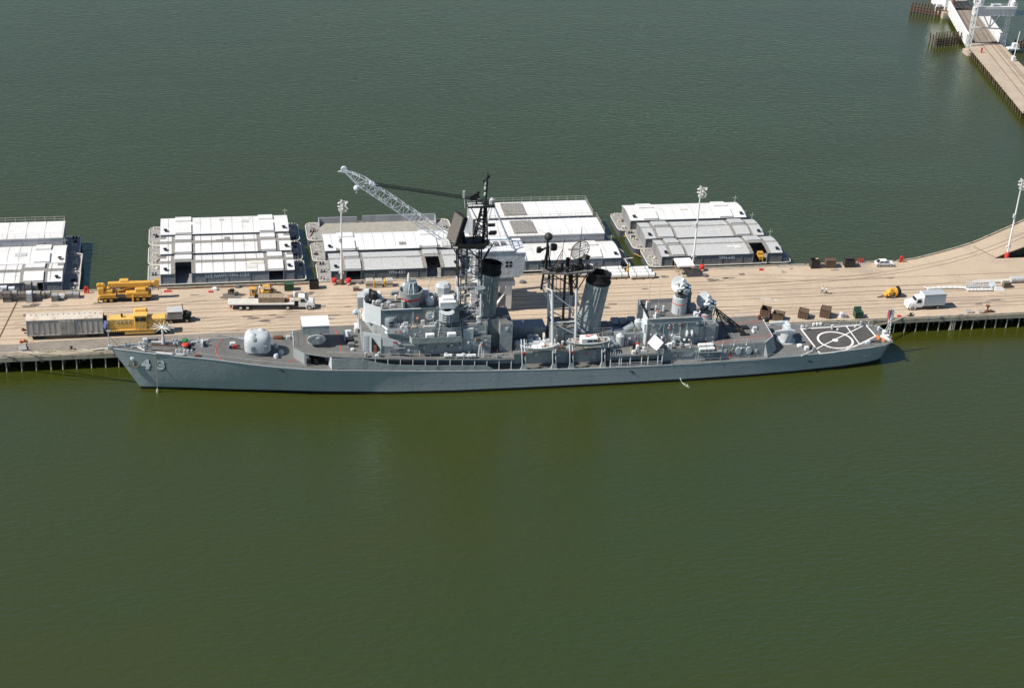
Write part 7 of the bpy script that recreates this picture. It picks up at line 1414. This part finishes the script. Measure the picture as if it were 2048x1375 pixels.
# car
c = G(1768, 531); t = thing('car', 'white hatchback car parked by the rear pier edge beside the red frame', 'car', (c.x, 34.5, ZD), -.06)
b = MB(); prof = [(-2.1, .35), (-2.15, .75), (-1.95, .92), (-1.2, .95), (-.6, .95), (.9, .95), (1.3, .92), (2.0, .78), (2.15, .6), (2.1, .35)]
b.loft([[(x, y, z) for x, z in prof] for y in (-.82, .82)]); body = b.build('body', 'white', t, 30)
b = MB(); b.loft([[(-1.75, -.76, .93), (1.2, -.76, .93), (1.2, .76, .93), (-1.75, .76, .93)], [(-1.1, -.62, 1.38), (.35, -.62, 1.38), (.35, .62, 1.38), (-1.1, .62, 1.38)]]); gh_ = b.build('windows', 'glass', t)
b = MB(); b.rbox(-1.15, .4, -.65, .65, 1.37, 1.43, .03)
for x0, x1 in ((-1.75, -1.1), (-.35, -.35), (1.2, .35)):
    for y in (-1, 1): b.bar((x0, y*.77, .93), (x1, y*.63, 1.4), .045)
b.build('roof', 'white', t)
wheels(t, [(x, y, .32) for x in (-1.3, 1.3) for y in (-.75, .75)], .32, .2, rim='pale_grey')
for y in (-.55, .55): b = MB(); b.box(2.1, 2.17, y-.15, y+.15, .6, .74); b.build('headlight', 'canvas', t); b = MB(); b.box(-2.18, -2.12, y-.15, y+.15, .65, .8); b.build('tail_light', 'red', t)
b = MB(); b.box(-2.0, 2.0, -.835, -.822, .5, .58); b.build('side_trim', 'dark', t)
# compressor trailer
c = G(1783, 593); t = thing('compressor', 'yellow compressor trailer with a big dark drum, alone on the pier', 'compressor', (c.x, c.y, ZD), .15)
b = MB(); b.rbox(-1.4, .2, -.7, .7, .6, 1.7, .25); b.rbox(-1.9, -1.3, -.5, .5, .5, 1.1, .15); b.rbox(-.9, -.2, -.5, .5, 1.7, 2.1, .15); b.build('housing', 'yellow', t, 40)
b = MB(); b.T = Matrix.Translation((.9, 0, 1.25)) @ Matrix.Rotation(math.radians(80), 4, 'Y'); b.lathe(0, 0, [(.95, -.35), (1.0, .0)], 20); b.T = b.T @ Matrix.Translation((0, 0, .01)); b.build('drum_guard', 'yellow', t, 40)
b = MB(); b.T = Matrix.Translation((1.25, 0, 1.25)) @ Matrix.Rotation(math.radians(80), 4, 'Y'); b.lathe(0, 0, [(1.0, -.3), (1.05, .4), (.85, .42), (.3, .2)], 20); b.build('drum', 'dark', t, 40)
b = MB(); b.box(-.6, 1.6, -.9, -.6, .25, .5); b.box(-1.7, 1.4, -.5, .5, .3, .5); b.bar((-1.7, 0, .4), (-3.4, .3, .15), .08); b.bar((-1.7, .4, .4), (-3.4, .3, .15), .08); b.build('chassis', 'rust', t)
wheels(t, [(-.2, -.8, .35), (-.2, .8, .35)], .35, .2)
# long white pipes, gangway and duct at the right
for k, (x0, y0, x1, y1) in enumerate(((1854, 580, 1931, 578), (1934, 582.5, 1984, 582))):
    a, e = G(x0, y0, ZD), G(x1, y1, ZD); t = thing('white_hose', ('long white ribbed hose on the pier right of the compressor', 'shorter white ribbed hose lying in front of the grey gangway')[k], 'hose', a, 0, 'white ribbed hoses on the pier'); d = e-a; L = d.length; b = MB()
    pts = [d*(q/14)+Vector((0, .35*math.sin(PI*q/14) if k == 0 else .1, .35)) for q in range(15)]; b.tube(pts, .33, 10); o = b.build('hose_line', 'white', t, 40)
    b = MB(); [b.bar(p, p+Vector((.08, 0, 0)), .36, 10) for p in pts[1::2]]; b.build('hose_ring', 'fascia', o); b = MB(); b.bar(pts[0], pts[0]+Vector((-.5, .9, .2)), .14); b.build('hose_end', 'canvas', o)
a = G(1934, 577); t = thing('gangway', 'grey folded gangway with handrails lying behind the white hoses', 'gangway', (a.x, a.y, ZD), -.02)
b = MB(); b.box(0, 2.8, -.6, .9, .2, .5); b.box(3.4, 6.4, -.6, .9, .2, .45); b.build('tread', 'mid_grey', t); b = MB(); b.rail([(0, -.6, .5), (2.8, -.6, .5)], 1, .5, .05); b.rail([(3.4, -.6, .45), (6.4, -.6, .45)], .9, .6, .05); b.rail([(0, .9, .5), (6.4, .9, .5)], 1, .6, .05); b.build('handrail', 'crane_white', t)
b = MB(); b.rbox(5.2, 6.6, -.9, .6, .2, 1.2, .2); b.build('platform', 'crane_grey', t)
a = G(1997, 578); t = thing('cable_cover', 'white tapering cover at the right end of the grey gangway', 'cover', (a.x, a.y, ZD)); b = MB(); b.loft([[(-1.1, -.7, 0), (-1.1, .7, 0), (-1.1, .5, .9), (-1.1, -.5, .9)], [(1.1, -.9, 0), (1.1, -.2, 0), (1.1, -.2, .3), (1.1, -.8, .3)]]); b.build('body', 'white', t)
a = G(1952, 567); t = thing('pipe_bundle', 'long flat bundle of tan pipes behind the grey gangway', 'pipes', (a.x, a.y, ZD)); b = MB(); [b.bar((-.5, .3*k, .25), (8, .3*k, .25), .2, 8) for k in range(4)]; b.build('pipes', 'rim_pale', t, 40)
b = MB(); [b.box(x-.1, x+.1, -.2, 1.1, 0, .06) for x in (.5, 4, 7)]; b.build('sleeper', 'timber', t)
a = G(2012, 574); t = thing('brown_crate', 'brown slatted crate at the end of the grey ribbed duct', 'crate', (a.x, a.y, ZD)); b = MB(); b.box(-.8, .8, -.5, .6, .05, 1.3); b.build('body', 'stain', t); b = MB(); [b.box(-.8+.32*k-.05, -.8+.32*k+.05, -.55, -.502, 0, 1.35) for k in range(6)]; b.build('slat', 'brown_bin', t)
a = G(2022, 567); t = thing('grey_duct', 'grey ribbed duct running off the right edge of the photograph', 'duct', (a.x, a.y+.6, ZD)); b = MB(); [b.bar((.9*k, 0, .75), (.9*k+.85, 0, .75), .68 if k % 2 else .72, 12) for k in range(12)]; b.build('duct_body', 'roof_pale', t, 40); b = MB(); b.rbox(-2.2, 0, -.4, .5, 0, .5, .2); b.build('end_cover', 'rim_pale', t)
b = MB(); [b.box(x-.15, x+.15, -.6, .6, 0, .1) for x in (.5, 4, 8)]; b.build('sleeper', 'timber', t)
# pads and a valve at the right edge
for px, py, w, L in ((1938, 624, 1.4, 'larger flat grey pad on the pier edge left of the rusty valve'), (1961, 624, 1.1, 'smaller flat grey pad right beside the rusty valve')):
    c = G(px, py); t = thing('grey_pad', L, 'pad', (c.x, c.y, ZD), 0, 'flat grey pads on the pier edge'); b = MB(); b.rbox(-w/2, w/2, -.6, .6, 0, .35, .06); b.build('body', 'mid_grey', t); b = MB(); b.bar((w/2, -.3, .2), (w/2+.4, -.4, .2), .1); b.build('handle', 'rust', t)
c = G(1974, 624); t = thing('rusty_valve', 'rust brown mushroom shaped valve on the pier edge', 'valve', (c.x, c.y, ZD)); b = MB(); b.lathe(0, 0, [(.4, 0), (.35, .5), (.15, .6), (.15, 1.1), (.5, 1.5), (.55, 1.6), (.1, 1.55)], 12); b.build('body', 'rust', t, 40); b = MB(); b.rbox(.3, 1.2, -.3, .3, 0, .45, .1); b.build('elbow', 'rust', t)
c = G(46, 697); t = thing('metal_sheet', 'grey square panel lying on the asphalt at far left', 'panel', (c.x, c.y, ZD), .2); b = MB(); b.rbox(-.7, .7, -.9, .9, 0, .3, .05); b.build('body', 'mid_grey', t)
for px, py, L in ((41, 685, 'orange and white float left of the grey square panel'), (48, 683, 'orange float above the grey square panel'), (46, 661, 'dark rusty fitting at the left end of the boxcar')):
    c = G(px, py); t = thing('deck_float', L, 'float', (c.x, c.y, ZD)); b = MB(); b.sphere((0, 0, .3), .32, 10, 6); b.bar((.2, 0, .3), (.7, .1, .1), .12); b.build('body', 'orange' if py > 670 else 'rust', t, 50)
# coiled lines along the pier edge at the bow
t = thing('rope_heap', 'tangled pale mooring ropes along the pier edge ahead of the bow', 'rope', (0, 0, 0)); random.seed(5)
for k in range(7):
    b = MB(); x0 = -98+3.2*k; pts = [(x0+1.1*q+random.uniform(-.4, .4), 9.7+random.uniform(-.15, .9), ZD+.12+(.2 if 9 < 9.4 else 0)) for q in range(7)]; b.tube(pts, .1, 5); b.build('rope_line', random.choice(('rope', 'canvas', 'rim_pale')), t)
c = G(83, 690); t = thing('black_cable', 'black cable lying across the asphalt by the boxcar', 'cable', (0, 0, 0)); b = MB(); p = [G(x, y, ZD+.04) for x, y in ((54, 683), (53, 690), (57, 698), (65, 702))]; b.tube(p, .07, 5); b.build('cable_line', 'dark', t)

# forklifts
def forklift(px, py, rz, label):
    c = G(px, py); t = thing('forklift', label, 'forklift', (c.x, c.y, ZD), rz, 'yellow forklifts beside the flatbed truck')
    b = MB(); b.rbox(-1.1, 1.0, -.55, .55, .35, 1.0, .12); b.rbox(-1.3, -.5, -.55, .55, .5, 1.25, .2); b.build('body', 'yellow', t, 30)
    b = MB(); b.rbox(-.45, .15, -.28, .28, 1.0, 1.12, .05); b.obox((-.45, 0, 1.35), (.1, .55, .5), (0, -.1, 0)); b.build('seat', 'dark', t)
    b = MB()
    for x in (-.7, .75):
        for y in (-.5, .5): b.bar((x, y, 1.0), (x*.85, y, 2.1), .045)
    b.box(-.68, .68, -.55, .55, 2.1, 2.16); b.build('guard', 'yellow', t)
    b = MB()
    for y in (-.35, .35): b.box(1.05, 1.2, y-.06, y+.06, .1, 2.2)
    b.box(1.06, 1.19, -.4, .4, 2.1, 2.2); b.box(1.06, 1.19, -.4, .4, 1.0, 1.1); b.build('mast', 'rust', t)
    b = MB(); [b.box(1.2, 2.2, y-.07, y+.07, .12, .18) for y in (-.3, .3)]; b.build('fork', 'dark', t); b = MB(); b.rbox(1.25, 2.1, -.6, .6, .2, 1.0, .05); b.build('load', 'wood', t)
    wheels(t, [(.6, -.55, .36), (.6, .55, .36), (-.8, -.5, .3), (-.8, .5, .3)], .34, .22, rim='rim_yellow'); return t
f1 = forklift(506, 594, -1.75, 'yellow forklift with a driver in blue, left of its pair'); f2 = forklift(533, 589, .35, 'yellow forklift with a wide guard and a driver, right of its pair')
# people
def person(x, y, z, rz, shirt, label, pose, group=None):
    t = thing('person', label, 'person', (x, y, z), rz, group)
    import bmesh
    J = {'pel': (0, 0, .95, .15), 'che': (0, 0, 1.3, .17), 'nek': (.01, 0, 1.5, .065), 'hed': (.03, 0, 1.62, .1), 'top': (.02, 0, 1.74, .085)}
    E_ = [('pel', 'che'), ('che', 'nek'), ('nek', 'hed'), ('hed', 'top')]
    st = {'walk': (.28, -.26), 'stand': (.04, -.03)}.get(pose, (0, 0))
    for s, sw in ((1, st[0]), (-1, st[1])):
        n = 'l' if s > 0 else 'r'
        if pose == 'sit': J.update({'hip'+n: (.05, s*.11, .92, .11), 'kne'+n: (.48, s*.13, .9, .08), 'ank'+n: (.5, s*.13, .48, .055), 'toe'+n: (.66, s*.13, .45, .04)})
        else: J.update({'hip'+n: (0, s*.1, .88, .1), 'kne'+n: (sw*.55+.03, s*.11, .48, .07), 'ank'+n: (sw-.02, s*.11, .08, .05), 'toe'+n: (sw+.15, s*.12, .04, .04)})
        a = -sw*.8; J.update({'sho'+n: (0, s*.2, 1.42, .07), 'elb'+n: (a*.4-.02+(.12 if pose == 'sit' else 0), s*.27, 1.15, .05), 'wri'+n: (a+.1+(.3 if pose == 'sit' else 0), s*.26, .92 if pose != 'sit' else 1.15, .035), 'han'+n: (a+.13+(.36 if pose == 'sit' else 0), s*.25, .83 if pose != 'sit' else 1.17, .035)})
        E_ += [('pel', 'hip'+n), ('hip'+n, 'kne'+n), ('kne'+n, 'ank'+n), ('ank'+n, 'toe'+n), ('che', 'sho'+n), ('sho'+n, 'elb'+n), ('elb'+n, 'wri'+n), ('wri'+n, 'han'+n)]
    me = bpy.data.meshes.new('body'); bm = bmesh.new(); lay = bm.verts.layers.skin.verify(); V = {}
    for k, (a, c, e, r) in J.items(): v = bm.verts.new((a, c, e)); v[lay].radius = (r, r); v[lay].use_root = (k == 'pel'); V[k] = v
    for a, c in E_: bm.edges.new((V[a], V[c]))
    bm.to_mesh(me); bm.free(); o = bpy.data.objects.new('body', me); col.objects.link(o); o.modifiers.new('skin', 'SKIN'); ss = o.modifiers.new('sub', 'SUBSURF'); ss.levels = 1; ss.render_levels = 1
    bpy.context.view_layer.update(); m2 = bpy.data.meshes.new_from_object(o.evaluated_get(bpy.context.evaluated_depsgraph_get())); bpy.data.objects.remove(o); bpy.data.meshes.remove(me)
    for m in ('skin', shirt, 'trousers', 'dark'): m2.materials.append(MT[m])
    for p in m2.polygons:
        cz = p.center; p.use_smooth = True
        leg = cz.z < (.98 if pose != 'sit' else 1.0) and abs(cz.y) < .22 and (pose != 'sit' or cz.z < 1.0)
        hand = abs(cz.y) > .2 and cz.z < 1.2 and not leg and (cz.z < .95 or pose == 'sit' and cz.x > .3)
        p.material_index = 3 if cz.z < (.1 if pose != 'sit' else .52) else 2 if leg else 0 if (cz.z > 1.5 or hand) else 1
    o = bpy.data.objects.new('body', m2); col.objects.link(o); o.parent = t
    b = MB(); b.sphere((.0, 0, 1.735), .105, 10, 6, .8); b.build('hair', 'hair', t, 60)
    return t
c = G(1644, 586); person(c.x, c.y, ZD, 2.9, 'shirt_white', 'person in white shirt and dark trousers, left of the walking pair', 'walk', 'people walking on the pier')
c = G(1652, 587.5); person(c.x, c.y, ZD, 2.8, 'shirt_white', 'person in white shirt walking nearest the camera in the pair', 'walk', 'people walking on the pier')
c = G(514, 586); person(c.x, c.y, ZD, -.8, 'shirt_white', 'person in white shirt standing between the forklifts, left of two', 'stand', 'people standing by the forklifts')
c = G(520, 584); person(c.x, c.y+.2, ZD, 3.6, 'shirt_white', 'person in white shirt standing closest to the right hand forklift', 'stand', 'people standing by the forklifts')
for f, sh, L in ((f1, 'shirt_blue', 'person in bright blue shirt driving the left hand forklift'), (f2, 'shirt_white', 'person driving the right hand forklift, under its guard')):
    p = f.location+Matrix.Rotation(f.rotation_euler.z, 4, 'Z') @ Vector((-.2, 0, .2)); person(p.x, p.y, ZD+.2, f.rotation_euler.z, sh, L, 'sit')
